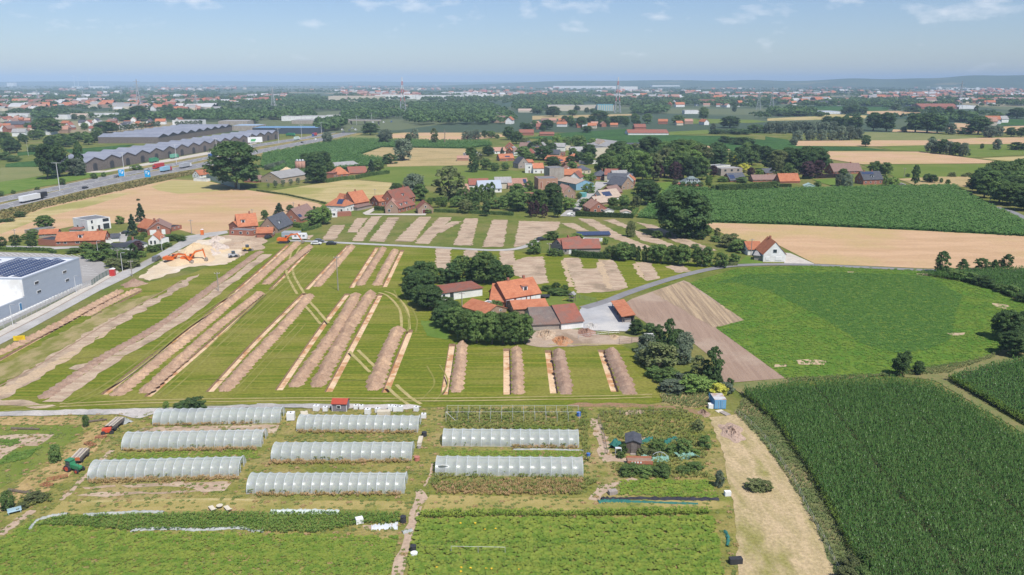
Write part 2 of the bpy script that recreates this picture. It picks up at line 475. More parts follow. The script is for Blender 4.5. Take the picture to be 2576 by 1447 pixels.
# rolling hills along the horizon
def hills(name,d0,d1,az0,az1,hfun,seed):
    r = np.random.default_rng(seed); na,nd = 140,10
    az = np.linspace(rad(az0),rad(az1),na); V,F = [],[]
    ph = r.uniform(0,6.28,12); fr = r.uniform(6,120,12); am = 1 / (1 + fr / 12)
    for j in range(nd):
        t = j / (nd - 1); dd = d0 + (d1 - d0) * t
        for a in az:
            h = hfun(math.degrees(a)) * (1 + .16 * float(np.sum(am * np.sin(fr * a + ph))) / am.sum() * 2)
            fade = min(1,(a - az[0]) / .04,(az[-1] - a) / .04)
            V.append((math.sin(a) * dd,math.cos(a) * dd,-2 + h * math.sin(math.pi * min(1,t * 1.15) * .87) ** 1.2 * max(0,fade)))
    for j in range(nd - 1):
        for i in range(na - 1): F.append((j * na + i,j * na + i + 1,(j + 1) * na + i + 1,(j + 1) * na + i))
    link(name,np_mesh(name,V,F,True),M('wooded_hill',(.045,.075,.03),(.07,.10,.04),scale=.002,c3=(.16,.15,.07),scale3=.0012,lo3=.58,hi3=.62),kind='structure')
hills('hills',15000,21000,-46,46,lambda a: 62 + max(0,a) * .8,3)
hills('hills',8500,12500,-6,46,lambda a: float(np.interp(a,[-6,0,4,11.5,22,27,31,46],[15,45,68,84,92,104,122,122])),5)

# ---- fields
def fld(reg,pts,mat,z=.03,name='field',**k): return sheet(name,reg.pl(pts),mat,z,**k)
fld(S,[(-90,640),(0,562),(110,522),(290,482),(430,452),(520,455),(600,475),(700,490),(800,512),(820,520),(740,535),(690,548),(580,578),(500,592),(430,572),(330,560),(200,566),(100,586),(0,612)],m_wheat,.03)
fld(S,[(-90,590),(0,566),(110,526),(290,486),(330,486),(240,515),(110,548),(0,590),(-90,620)],m_stubble,.05)
fld(S,[(380,470),(430,454),(520,457),(590,475),(520,484),(450,488),(400,480)],M('faded_stubble',(.34,.30,.11),(.41,.34,.16),scale=.12,stretch=(.3,1.6,1)),.05)
fld(S,[(668,483),(870,452),(985,460),(1002,468),(978,495),(900,506),(800,511)],m_stubble,.06)
fld(S,[(905,450),(975,420),(1130,416),(1300,430),(1345,440),(1270,458),(1180,472),(1000,462),(985,459)],m_meadow,.04)
fld(S,[(655,420),(662,388),(800,362),(870,350),(1230,356),(1240,366),(1175,374),(960,371),(900,391),(968,399),(965,415),(900,421),(780,440),(690,432)],m_maize,.05)
fld(S,[(900,392),(960,371),(1170,374),(1190,414),(1130,417),(975,420),(968,399)],m_drymeadow,.06)
fld(S,[(985,337),(1060,330),(1230,335),(1290,342),(1180,353),(980,356)],m_wheat,.06)
fld(S,[(835,356),(880,343),(955,338),(985,340),(978,356),(950,359)],m_meadow2,.05)
fld(S,[(1600,548),(1690,468),(1830,482),(2100,474),(2400,468),(2470,508),(2600,570),(2600,597),(2300,580),(1980,566),(1770,560)],m_maize,.05)
fld(S,[(1760,560),(1980,566),(2300,580),(2640,598),(2640,681),(2340,676),(2050,664),(1960,618),(1870,612)],m_wheat,.06)
m_bean = M('bean_crop',(.075,.155,.026),(.10,.185,.034),scale=.4,c3=(.062,.135,.026),scale3=.025,fine=.3,fscale=1.3,bump=.5)
m_beany = M('bean_crop_pale',(.078,.165,.022),(.13,.19,.028),scale=.12,fine=.3,fscale=1.3,bump=.4)
BEAN = [(1735,712),(1860,674),(2050,668),(2340,680),(2480,722),(2600,775),(2540,800),(2515,880),(2460,905),(2230,940),(1975,952),(1800,825),(1872,806)]
BEAN_IN = [(1790,715),(1870,692),(2100,685),(2330,694),(2420,745),(2400,800),(2395,850),(2330,882),(2250,888),(2180,870),(2050,790),(1930,730),(1850,712)]
fld(S,BEAN,m_beany,.06); fld(S,BEAN_IN,m_bean,.08,jag=.5)
fld(S,[(1560,770),(1590,752),(1720,706),(1735,712),(1872,806),(1800,825),(1975,952),(1820,965),(1790,900),(1740,860),(1640,822)],m_plough,.04)
fld(S,[(1640,735),(1720,708),(1872,806),(1795,824),(1700,770)],m_ridges,.06,jag=.3)
PLOT = [(-90,1052),(250,1040),(560,1030),(1090,1026),(1640,1018),(1700,1008),(1790,1010),(1850,1040),(1960,1130),(2100,1330),(2200,1470),(2300,1600),(-200,1600),(-200,1052)]
fld(S,PLOT,m_plot,.03)
TRACK = [(1785,1052),(1868,1042),(1930,1130),(2000,1230),(2055,1330),(2110,1460),(2150,1560),(1850,1560),(1858,1460),(1850,1300),(1822,1150)]
m_tan = M('dead_grass',(.42,.295,.14),(.32,.235,.095),scale=.3,c3=(.25,.215,.07),scale3=.12,lo3=.5,hi3=.68,fine=.3,fscale=2)
m_mown = M('mown_strip',(.30,.25,.085),(.36,.285,.11),scale=.4,stretch=(.15,1.5,1),c3=(.20,.205,.05),scale3=.12,fine=.2)
m_pgreen = M('plot_lawn',(.13,.175,.03),(.175,.20,.045),scale=.2,fine=.25)
sheet('dead_grass',C1.pl([(1060,985),(1160,1010),(1010,1240),(820,1420),(700,1560),(480,1700),(230,1790),(-60,1960),(-60,1760),(180,1640),(400,1500),(640,1330),(850,1130)]),m_tan,.04,jag=.5)
sheet('dead_grass',C1.pl([(-100,966),(800,962),(810,1030),(500,1050),(-100,1048)]),m_tan,.04,jag=.4)
sheet('plot_lawn',C1.pl([(-100,1052),(780,1050),(840,1090),(620,1290),(330,1500),(0,1680),(-100,1700)]),m_pgreen,.042,jag=.4)
sheet('mown_strip',D1.pl([(620,715),(1400,695),(2572,688)]) + D2.pl([(0,690),(1480,705),(1500,795),(800,800),(0,805)]) + D1.pl([(2400,805),(1300,815),(480,850)]),m_mown,.043,jag=.25)
sheet('mown_strip',D2.pl([(1740,650),(2572,660)]) + D3.pl([(900,690),(2160,700),(2180,790),(1200,790),(0,815)]) + D2.pl([(1650,815)]),m_mown,.043,jag=.25)
for _q in (C4.pl([(280,400),(420,385),(610,415),(560,445),(330,440)]),C4.pl([(70,440),(190,445),(200,468),(80,470)]),B4.pl([(2250,1165),(2420,1185),(2400,1225),(2300,1205)]),C4.pl([(1790,125),(1970,120),(1980,145),(1850,150)]),B4.pl([(1490,870),(1620,865),(1580,905),(1500,895)]),B4.pl([(800,850),(870,850),(860,866),(810,866)])):
    sheet('bare_patch',_q,m_fillsand,.10,jag=.6)
sheet('track',TRACK,m_track,.06,jag=.25)
MAIZE1 = [(1866,996),(1990,978),(2240,966),(2340,978),(2410,1014),(2600,1130),(2700,1196),(2700,1640),(2300,1620),(2185,1470),(2130,1370),(2040,1195),(1950,1065)]
MAIZE2 = [(2385,958),(2500,925),(2640,896),(2640,1100),(2480,1012)]
MAIZE3 = [(2310,692),(2576,682),(2660,680),(2660,790),(2576,765),(2480,720)]
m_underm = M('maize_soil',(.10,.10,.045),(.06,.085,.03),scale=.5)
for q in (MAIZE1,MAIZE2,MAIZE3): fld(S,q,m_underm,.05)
# far fields, by detail sheet
for reg,pts,mt in (
    (A4,[(290,772),(950,766),(1600,766),(2100,741),(2640,735),(2640,800),(2000,806),(1100,826),(280,821)],m_wheat),
    (A4,[(950,682),(1500,690),(2160,740),(1600,766),(950,766)],m_meadow2),
    (A4,[(-20,725),(200,758),(290,821),(900,832),(1240,866),(-20,872)],m_maize),
    (A4,[(1100,830),(1600,815),(1580,878),(1250,866)],m_meadow),
    (A4,[(585,875),(1550,880),(2000,940),(2450,996),(950,1006),(600,950)],m_wheat),
    (A4,[(940,1010),(2450,1000),(2640,1000),(2640,1070),(2300,1125),(1300,1147),(1230,1110)],m_meadow),
    (A4,[(2020,808),(2640,800),(2640,910),(2010,942)],m_meadow),
    (A4,[(2120,946),(2640,925),(2640,1002)],m_stubble),
    (A4,[(1300,1152),(1700,1132),(2100,1130),(2060,1240),(1800,1222),(1500,1222)],m_drymeadow),
    (A4,[(1000,470),(1300,470),(1750,500),(1700,520),(1250,515),(1000,500)],m_wheat),
    (A4,[(0,545),(560,520),(560,500),(1000,515),(980,545),(500,560),(0,570)],m_stubble),
    (A4,[(1260,655),(1400,660),(1800,690),(1800,650),(1880,590),(2040,600),(2000,640),(2572,620),(2572,680),(1900,690),(1250,680)],m_wheat),
    (A4,[(100,425),(700,420),(1230,430),(1200,470),(900,475),(300,450)],m_maize),
    (A4,[(2200,545),(2640,560),(2640,615),(2330,615)],m_maize),
    (A3,[(120,742),(480,692),(1140,650),(1560,712),(2100,722),(2592,770),(2592,862),(2200,872),(1600,802),(800,790),(450,765)],m_maize),
    (A3,[(1560,680),(1950,660),(1975,702),(1560,714)],m_meadow),
    (A3,[(1940,822),(2060,830),(2180,862),(2000,872),(1990,975),(1945,975)],m_wheat),
    (A3,[(740,795),(860,795),(860,840),(800,840)],m_wheat),
    (A3,[(580,318),(1050,320),(1400,330),(1390,345),(900,335),(590,345)],m_wheat),
    (A3,[(190,520),(1200,500),(1200,515),(190,560)],m_drymeadow),
    (A3,[(1710,545),(2400,560),(2560,580),(2400,590),(1710,600)],m_meadow),
    (A3,[(1440,1195),(1590,1178),(1570,1262),(2060,1302),(2050,1322),(1370,1322)],m_lawn),
    (A1,[(1870,390),(2350,375),(2390,395),(2280,440),(1850,445)],m_meadow),
    (A1,[(2000,385),(2300,372),(2290,395),(2000,410)],m_wheat),
    (A1,[(640,860),(1350,805),(1290,830),(850,910),(780,930)],m_maize),
    (A1,[(0,1040),(440,1035),(430,1120),(0,1190)],m_meadow2),
    (A1,[(60,1000),(450,960),(470,1030),(50,1035)],m_maize),
    (A1,[(-40,1190),(420,1125),(870,1090),(1150,1090),(700,1180),(300,1255),(-40,1330)],m_lawn),
    (A1,[(170,890),(420,850),(430,900),(180,920)],m_maize)):
    fld(reg,pts,mt,.20 if reg is A1 or reg is A4 or reg is A3 else .05)

# ---- roads
near_top = [(-90,539),(0,515),(216,464),(371,434),(477,415),(540,403),(658,375),(806,347),(909,323),(960,309),(1014,294)]
near_bot = [(1024,303),(960,320),(909,332),(806,356),(658,385),(540,415),(477,427.5),(371,446),(216,478),(0,530),(-90,553)]
far_top = [(-90,519),(0,496.6),(150,467),(292,438),(380,421),(527,393),(645,363),(797,340),(909,313),(985,292),(1006,285)]
far_bot = [(1012,291),(985,300),(909,319),(797,345.5),(645,370),(527,400),(380,430),(292,448),(150,478),(0,510),(-90,533)]
sheet('verge',[(-90,505),(150,458),(380,415),(527,388),(797,337),(985,290),(1030,290),(1024,312),(909,338),(760,372),(655,393),(540,425),(430,450),(290,482),(110,522),(0,560),(-90,600)],m_verge,.03)
sheet('motorway',near_top + near_bot,m_asph,.09)
sheet('motorway',far_top + far_bot,m_asph,.09)
for line,o in ((near_bot[::-1],-1.2),(near_top,1.2),(far_top,1.2),(far_bot[::-1],-1.2)):
    ribbon('edge_marking',line,.35,m_white,.12,off=-o if line in (near_top,far_top) else -o)
def dashes(name,pts,frac,n,L_=.45):
    """dashed lane line: each dash a flat mark"""
    P = smooth_line([G(*p) for p in pts],10)
    D = [0]
    for a,b in zip(P,P[1:]): D.append(D[-1] + (b - a).length)
    k = 0
    for i in range(n):
        t = (i + .5) / n * D[-1]
        while D[k + 1] < t and k < len(P) - 2: k += 1
        p = P[k].lerp(P[k + 1],(t - D[k]) / max(1e-6,D[k + 1] - D[k])); d = (P[k + 1] - P[k])
        o = link(name,box_mesh(5.0,.3,.01),None,loc=(p.x,p.y,.11),kind='structure')
        o.rotation_euler = (0,0,math.atan2(d.y,d.x)); obj_mat(o,m_white)
mid = lambda a,b,t: [(p[0] + (q[0] - p[0]) * t,p[1] + (q[1] - p[1]) * t) for p,q in zip(a,b)]
for t in (.36,.68):
    dashes('lane_marking',mid(near_top,near_bot[::-1],t)[:8],t,34)
    dashes('lane_marking',mid(far_top,far_bot[::-1],t)[:8],t,34)
sheet('service_road',A1.pl([(870,1073),(1060,1068),(1500,985),(2180,862),(2572,775),(2572,795),(2190,888),(1500,1012),(1060,1086),(870,1090)]),m_pale,.08)
sheet('street',B1.pl([(-60,1610),(270,1442),(1000,1040),(1280,905),(1480,790),(1640,706),(1900,575),(2080,505),(2285,462),(2275,438),(2100,456),(1850,495),(1780,560),(1550,690),(1350,788),(1190,858),(960,985),(500,1240),(100,1447),(-60,1530)]),m_conc,.07)
sheet('pavement',B1.pl([(-60,1530),(100,1447),(500,1240),(960,985),(1190,858),(1180,830),(1120,860),(960,950),(830,1000),(760,1050),(460,1210),(60,1410),(-60,1475)]),m_pale,.09)
ribbon('kerb',B1.pl([(-60,1535),(100,1452),(500,1245),(960,990),(1190,863),(1350,793),(1550,695)]),.25,m_trwall,.10)
sheet('parking_lot',B1.pl([(-300,640),(530,668),(820,700),(1000,740),(1190,830),(1130,868),(960,960),(830,1010),(0,1400),(-300,1500)]),m_park,.05)
for q in ([(820,860),(1000,830),(880,885),(820,885)],):
    pass
for i in range(7):
    a = B1(810 + i * 3,800 + i * 14); b = B1(880 + i * 20,785 + i * 17)
    ribbon('parking_marking',[a,b],.22,m_white,.07,n=1)
for i in range(14):
    a = B1(i * 60 - 10,660 + i * 1.5); b = B1(i * 60 + 60,690 + i)
    ribbon('parking_marking',[a,b],.18,m_white,.07,n=1)
ribbon('lane',[B2(300,538),B2(540,545),B2(950,565),B2(1500,592),B2(2100,622),B2(2350,634),B2(2572,624),B3(150,585),B3(260,520)],3.2,m_conc,.08)
ribbon('lane',[B3(700,1215),B3(950,1140),B3(1150,1062),B3(1500,945),B3(1800,862),B3(2050,810),B3(2250,787),B3(2572,777),B4(450,782),B4(1200,817),B4(1700,837),B4(2150,842),B4(2700,850)],3.4,m_asph,.10)
sheet('farmyard',B3.pl([(680,1205),(950,1145),(1010,1165),(1090,1280),(1200,1380),(1130,1450),(850,1440),(690,1430),(690,1340),(640,1290)]),M('yard_gravel',(.40,.40,.405),(.34,.34,.345),scale=.15,c3=(.50,.48,.45),scale3=.06,fine=.15),.09,jag=.3)
sheet('street',B3.pl([(465,292),(620,297),(735,150),(860,30),(965,-46),(830,-54),(800,0),(700,80),(600,180)]),m_conc,.10)
sheet('gravel_track',C1.pl([(-300,925),(0,915),(500,900),(1500,880),(2572,842)]) + C2.pl([(0,836),(800,838),(1600,846),(1650,862),(1500,890),(0,872)]) + C1.pl([(2400,880),(1900,890),(1560,925),(1400,985),(1330,975),(1200,940),(500,955),(0,962),(-300,970)]),m_gravel,.09,jag=.25)
ribbon('street',[B4(2300,200),B4(2480,260),B4(2640,350)],3.5,m_asph,.10)
sheet('driveway',B4.pl([(170,780),(165,660),(230,665),(470,770),(460,782)]),m_pale,.09)
sheet('driveway',B2.pl([(1060,262),(1180,205),(1190,230),(1130,268),(1700,268),(1690,285),(1090,280)]),m_pale,.09)
sheet('driveway',B1.pl([(1200,455),(1290,470),(1260,555),(1200,555)]),m_conc,.09)
sheet('pavement',B1.pl([(60,590),(560,600),(820,595),(810,612),(500,628),(60,612)]),m_conc,.07)

# ---- site marks: backfilled strips, dirt tracks, ruts
def fill(reg,pts,z=.05,mat=None): sheet('backfilled_strip',reg.pl(pts),mat or m_fill,z,jag=.55,step=1.3,seed=int(pts[0][0]) + 7)
for pts in ([(655,530),(760,385),(890,378),(790,530)],[(900,455),(1000,315),(1110,310),(1010,455)],[(945,540),(1150,295),(1255,290),(1060,545)],
            [(1120,545),(1320,305),(1425,305),(1280,550)],[(1385,545),(1620,300),(1745,298),(1560,548)],[(1580,565),(1830,305),(1960,305),(1720,570)],
            [(1740,458),(1950,345),(2060,345),(1850,460)],[(1970,582),(2085,315),(2215,315),(2150,590)],[(2260,602),(2370,330),(2520,330),(2470,600)],
            [(1790,615),(1945,615),(1935,840),(1800,830)],[(2090,630),(2220,630),(2220,710),(2060,705)],[(2430,642),(2572,640),(2600,790),(2450,780)],[(480,525),(500,490),(570,480),(540,525)]):
    fill(B2,pts)
fill(B2,[(1520,530),(1700,310),(1748,300),(1575,545)],.07,m_fillsand)
fill(B2,[(2120,560),(2180,330),(2215,318),(2160,585)],.07,m_fillsand)
fill(B2,[(2290,560),(2360,335),(2400,335),(2330,560)],.07,m_fillsand)
for pts in ([(0,600),(60,340),(470,348),(440,430),(200,520),(130,580)],[(0,740),(130,700),(300,695),(350,960),(250,975),(0,880)],
            [(500,712),(660,708),(700,820),(830,815),(850,728),(1010,730),(1160,1010),(1000,1045),(640,1065)],[(1220,750),(1370,755),(1470,915),(1330,942)],
            [(1510,792),(1690,780),(1785,842),(1650,862)],[(640,312),(800,322),(1080,480),(1380,600),(1270,625),(980,505)],[(900,330),(1010,322),(1180,400),(1120,410)],
            [(1190,420),(1330,470),(1640,590),(1560,600),(1270,530)],[(1230,350),(1420,385),(1680,500),(2050,640),(1900,640),(1600,540)],[(480,365),(600,360),(760,440),(650,440)]):
    fill(B3,pts)
fill(B3,[(480,740),(520,735),(610,1000),(560,1000)],.07,m_fillsand); fill(B3,[(830,760),(890,740),(1000,1030),(930,1010)],.07,m_fillsand); fill(B3,[(1195,770),(1235,765),(1330,925),(1260,900)],.07,m_fillsand)
sheet('dirt_track',[(-60,1005),(60,940),(170,870),(276,803),(400,745),(470,700),(500,690),(470,718),(330,800),(215,870),(110,945),(0,1010),(-60,1035)],m_fill,.05,jag=.9,step=2)
sheet('dirt_track',[(-60,990),(20,970),(215,868),(330,800),(235,862),(110,945),(30,985),(-60,1015)],m_fillsand,.06,jag=.7,step=2)
ribbon('wheel_rut',[(-40,992),(100,918),(240,832),(350,768),(460,705)],.5,m_trwall,.08,jag=.1)
sheet('dry_strip',[(-40,935),(60,890),(190,818),(310,757),(400,738),(300,797),(180,866),(70,932),(-40,985)],M('thin_dry_grass',(.33,.265,.13),(.17,.175,.04),scale=.25,stretch=(1,.6,1),fine=.2),.035,jag=.8)
ribbon('backfilled_strip',[(672,640),(575,712),(432,818),(280,908),(130,1012)],3.6,m_fill,.05,jag=.9,n=10)
sheet('dirt_patch',C1.pl([(690,480),(760,440),(880,425),(840,470),(760,500)]),m_fill,.05,jag=.4)
sheet('dirt_patch',C1.pl([(-40,790),(200,800),(420,830),(560,850),(400,885),(230,865),(-40,850)]),m_fill,.04,jag=.5)
sheet('sand_pad',B1.pl([(1390,905),(1560,780),(1800,640),(1990,530),(2300,520),(2420,600),(2430,690),(2250,780),(1900,800),(1750,860),(1500,940)]),M('spread_sand',(.60,.49,.34),(.52,.42,.30),scale=.2,c3=(.66,.58,.48),scale3=.08,fine=.15),.08,jag=.8)
sheet('dirt_pad',B1.pl([(2100,500),(2290,480),(2640,480),(2640,560),(2380,720),(2240,700),(2230,600)]),m_fill,.075,jag=.8)
def ruts(pts,gap=1.7,w=.55,mat=None,jag=.15,z=.045):
    for s_ in (-.5,.5): ribbon('wheel_rut',pts,w,mat or m_straw,z,off=s_ * gap,jag=jag)
m_rut2 = M('faint_rut',(.19,.195,.045),(.25,.235,.07),scale=.4)
ruts(B2.pl([(330,830),(345,900),(440,1070)]),2.2,.8); ruts(B2.pl([(490,1150),(580,1250),(680,1370)]),2.2,.8)
ruts(C2.pl([(790,130),(850,200)]),2.2,.8); ruts(C2.pl([(970,300),(1070,400),(1180,510)]),2.2,.8); ruts(C2.pl([(1350,650),(1480,770),(1600,850)]),2.2,.8)
ruts(B2.pl([(360,720),(380,650),(420,600)]),2.2,.7)
ruts([(15,1050 - 20),(190,1010),(330,930),(470,820),(600,735)],2.0,.5,m_rut2); ruts([(400,1000),(470,940),(580,830),(700,720),(800,640)],2.0,.4,m_rut2)
ruts([(1020,830),(1015,780),(985,745),(960,735)],2.2,.7); ruts([(1035,835),(1038,800),(1005,740),(1000,730)],2.2,.5,m_rut2)
ruts([(1075,1010),(1110,965),(1090,920)],3,.35,m_rut2); ruts([(600,985),(700,880),(760,815)],2,.35,m_rut2); ruts([(560,870),(760,700),(830,640)],2,.35,m_rut2)
for y in (1003,1010): ribbon('wheel_rut',[(150,y + 14),(400,y + 4),(760,y - 1),(1080,y),(1500,y - 6),(1640,y - 10)],.4,m_straw,.045,jag=.2)
ribbon('wheel_rut',[(1380,868),(1480,867),(1570,868)],.5,m_straw,.045,jag=.2)
for x0,y0,x1,y1 in ((150,905,410,890),(480,958,620,950),(640,905,780,900),(860,960,960,955),(430,860,560,850),(700,790,810,786),(920,900,960,898),(1040,905,1130,900),(1175,890,1270,888)):
    ribbon('wheel_rut',[(x0,y0),((x0 + x1) / 2,(y0 + y1) / 2 - 1),(x1,y1)],.35,m_rut2,.045,jag=.2)
# paths through the allotment plots
sheet('path',D2.pl([(1590,600),(1650,590),(1700,620),(1720,690),(1640,760),(1600,850),(1570,1000),(1510,1200),(1440,1500),(1340,1500),(1420,1200),(1490,1000),(1540,850),(1580,720)]),m_dirt,.06,jag=.35)
ribbon('path',D2.pl([(1650,760),(1590,900),(1520,1150),(1450,1460)]),.45,m_dirt,.065,jag=.2)
ribbon('path',D2.pl([(1680,560),(1740,440),(1760,330)]),.4,m_dirt,.06,jag=.2)
for yy in (715,745,810):
    ribbon('path',[D2(1750,yy - 8),D2(2200,yy),D2(2572,yy + 5),D3(500,yy + 12)],.5,m_dirt,.06,jag=.25)
ribbon('path',D1.pl([(700,720),(1400,700),(2200,690),(2572,700)]),.6,m_straw,.06,jag=.3); ribbon('path',D1.pl([(610,700),(760,560),(1000,310),(1120,200)]),.9,m_dirt,.06,jag=.4)
ribbon('path',D1.pl([(0,1050),(120,950),(330,800)]),1.4,m_dirt,.06,jag=.5)
sheet('path',C3.pl([(780,975),(850,990),(900,1090),(950,1200),(960,1330),(1160,1380),(1120,1420),(900,1420),(850,1300),(800,1100)]) ,m_dirt,.06,jag=.5)
sheet('path',D3.pl([(740,690),(850,560),(970,520),(1180,480),(1250,490),(1030,545),(960,600),(860,700)]),m_dirt,.065,jag=.4)
sheet('soil_bed',C1.pl([(1300,1130),(1450,1070),(2572,1045)]) + C2.pl([(240,1045),(190,1130),(0,1110)]) + C1.pl([(2400,1110),(1700,1120)]),m_fill,.055,jag=.25)
for q in (D1.pl([(820,570),(1160,548),(1160,560),(840,590)]),D1.pl([(1210,550),(1700,520),(2330,515),(2250,610),(2050,615),(1850,560),(1300,570)]),D1.pl([(760,655),(920,620),(1500,620),(2050,600),(2060,612),(1400,640),(1080,660),(900,660)]),
          C1.pl([(-40,1150),(250,1140),(530,1140),(480,1200),(370,1260),(200,1250),(0,1400),(-40,1420)])):
    sheet('soil_bed',q,m_fill,.055,jag=.3)
sheet('soil_bed',D2.pl([(1060,955),(1150,945),(1420,930),(1420,945),(1160,990),(1070,990)]),m_dirt,.055,jag=.2)
for q in (C3.pl([(1050,905),(1300,890),(1320,935),(1080,945)]),C3.pl([(1190,1160),(1400,1155),(1380,1200),(1230,1230)])):
    sheet('soil_bed',q,m_dirt,.065,jag=.3)
m_red = M('reddish_weeds',(.30,.17,.11),(.22,.17,.08),scale=.6,fine=.3)
sheet('mulch_strip',C3.pl([(540,850),(650,830),(1050,825),(1600,850),(1960,920),(1900,955),(1600,880),(900,860),(620,870)]),m_red,.06,jag=.4)
sheet('verge',[(1850,1040),(1872,1000),(1945,1065),(2035,1195),(2125,1370),(2190,1480),(2300,1640),(2160,1600),(2100,1440),(2050,1320),(1990,1215),(1925,1120)],M('weedy_verge',(.12,.16,.06),(.19,.19,.085),scale=.4,c3=(.30,.23,.12),scale3=.12,fine=.3),.07,jag=.4)
sheet('verge',[(1975,954),(2230,942),(2460,906),(2520,880),(2560,870),(2640,880),(2500,922),(2385,955),(2600,1090),(2590,1100),(2350,958),(2240,946),(1990,962),(1866,992),(1820,966)],M('brown_verge',(.22,.19,.085),(.15,.17,.06),scale=.2,fine=.3),.08,jag=.3)
sheet('verge',C3.pl([(1480,745),(1600,700),(1850,720),(2000,760),(1980,860),(1800,880),(1500,830)]),m_drymeadow,.05,jag=.4)
sheet('farm_waste_ground',C3.pl([(120,240),(200,110),(480,60),(640,90),(860,140),(1300,170),(1330,215),(1050,235),(960,250),(250,265)]),M('trodden_earth',(.36,.27,.20),(.42,.33,.25),scale=.2,c3=(.27,.20,.14),scale3=.15,fine=.25,bump=.5),.06,jag=.5)
sheet('lawn',B3.pl([(280,1080),(560,1060),(830,1110),(840,1160),(650,1190),(360,1190)]),m_meadow,.05)
sheet('lawn',B3.pl([(2240,770),(2340,690),(2500,740),(2500,770)]),m_lawn,.06)
sheet('lawn',A4.pl([(450,1160),(690,1150),(690,1230),(560,1200)]),m_lawn,.22)
sheet('grass_bank',C2.pl([(1640,0),(1830,0),(1940,130),(1920,190),(1700,150)]),m_lawn,.045,jag=.4)
# ================================================================== trees, shrubs, hedges
m_bark = M('bark',(.12,.095,.07),(.17,.14,.11),scale=3,fine=.2)
LEAF = {
    'dark': leafmat('leaves_dark',(.059,.114,.038),(.108,.172,.055)),
    'mid': leafmat('leaves_mid',(.094,.166,.047),(.166,.244,.070)),
    'light': leafmat('leaves_light',(.138,.235,.052),(.211,.300,.081)),
    'grey': leafmat('leaves_grey_green',(.134,.182,.114),(.220,.268,.179)),
    'olive': leafmat('leaves_olive',(.122,.159,.055),(.203,.227,.095)),
    'needle': leafmat('needles',(.032,.069,.035),(.062,.101,.049),trans=.1),
    'copper': leafmat('leaves_copper',(.065,.035,.042),(.111,.062,.065)),
    'yellow': leafmat('leaves_yellow_green',(.423,.439,.065),(.585,.552,.098)),
}
def leaf_cards(C,Nrm,size,r,asp=1.5):
    """quads at C facing Nrm"""
    n = len(C)
    a = r.normal(size=(n,3)); t = np.cross(Nrm,a); t /= np.linalg.norm(t,axis=1,keepdims=True) + 1e-9
    b = np.cross(Nrm,t); b /= np.linalg.norm(b,axis=1,keepdims=True) + 1e-9
    s = size * r.uniform(.6,1.3,(n,1))
    V = np.stack([C - t * s * asp * .5,C - b * s * .5,C + t * s * asp * .5,C + b * s * .5],1).reshape(-1,3)
    return V,np.arange(4 * n).reshape(-1,4)
def crown_mesh(key,seed,nc,per,leaf,env,rc=(0.9,1.5),inner=200,drop=0.0):
    r = np.random.default_rng(seed)
    C,Nn = [],[]
    for _ in range(nc):
        z = r.uniform(0,1); th = r.uniform(0,2 * math.pi)
        R,zz = env(z); q = R * math.sqrt(r.uniform(.30,1.0)) * r.uniform(.82,1.1)
        c = np.array([q * math.cos(th),q * math.sin(th),zz])
        k = r.uniform(*rc); d = r.normal(size=(per,3)); d /= np.linalg.norm(d,axis=1,keepdims=True)
        d[:,2] = np.where(d[:,2] < -.3,-d[:,2],d[:,2])
        pts = c + d * k * r.uniform(.45,1.08,(per,1)) * np.array([1,1,.8])
        if drop: pts[:,2] -= drop * r.uniform(0,1,per)
        out = d + np.array([c[0],c[1],0]) * .05 + r.normal(0,.45,(per,3)) + np.array([0,0,.35])
        C.append(pts); Nn.append(out)
    if inner:
        z = r.uniform(.05,.9,inner); th = r.uniform(0,6.283,inner)
        P = [env(v) for v in z]
        q = np.array([p[0] for p in P]) * np.sqrt(r.uniform(0,.6,inner))
        C.append(np.stack([q * np.cos(th),q * np.sin(th),np.array([p[1] for p in P])],1)); Nn.append(r.normal(size=(inner,3)))
    C = np.concatenate(C); Nn = np.concatenate(Nn)
    C[:,2] = np.maximum(C[:,2],.15)
    Nn /= np.linalg.norm(Nn,axis=1,keepdims=True) + 1e-9
    V,F = leaf_cards(C,Nn,leaf,r)
    return np_mesh(key,V,F)
def ell(z0,z1,R,flat=1.0,top=.5):
    """ellipsoidal envelope between heights z0,z1 (10 m tree)"""
    def f(t):
        u = 2 * t - 1
        u2 = u * (1.0 if u > 0 else flat)
        return R * math.sqrt(max(.02,1 - abs(u2) ** 2.2)),z0 + (z1 - z0) * t
    return f
CROWN = {}
for i in range(3): CROWN['round',i] = crown_mesh('crown',20 + i,62,66,.46,ell(1.5,9.1,3.4,.75),rc=(.8,1.4),inner=320)
for i in range(2): CROWN['oak',i] = crown_mesh('crown',30 + i,130,80,.34,ell(1.6,9.4,3.9,.7),rc=(.7,1.2),inner=700)
for i in range(2): CROWN['willow',i] = crown_mesh('crown',40 + i,54,60,.42,ell(1.2,9.2,3.3,.6),rc=(.7,1.25),inner=260,drop=1.2)
for i in range(2): CROWN['loose',i] = crown_mesh('crown',50 + i,75,58,.40,ell(1.0,9.6,3.5,.65),rc=(.55,1.0),inner=180)
CROWN['poplar',0] = crown_mesh('crown',60,60,50,.55,ell(.6,9.5,3.2,.5),rc=(.7,1.3),inner=220)
for i in range(2): CROWN['bush',i] = crown_mesh('crown',70 + i,48,50,.55,ell(.6,8.6,4.0,.35),rc=(.9,1.6),inner=160)
CROWN['conifer',0] = crown_mesh('crown',80,80,40,.45,lambda t: (3.7 * (1 - t) ** .9 + .15,.6 + 9.2 * t),rc=(.45,.9),inner=200,drop=.5)
CROWN['clip',0] = crown_mesh('crown',85,70,50,.35,ell(2.5,9.6,3.8,.9),rc=(.7,1.0),inner=260)
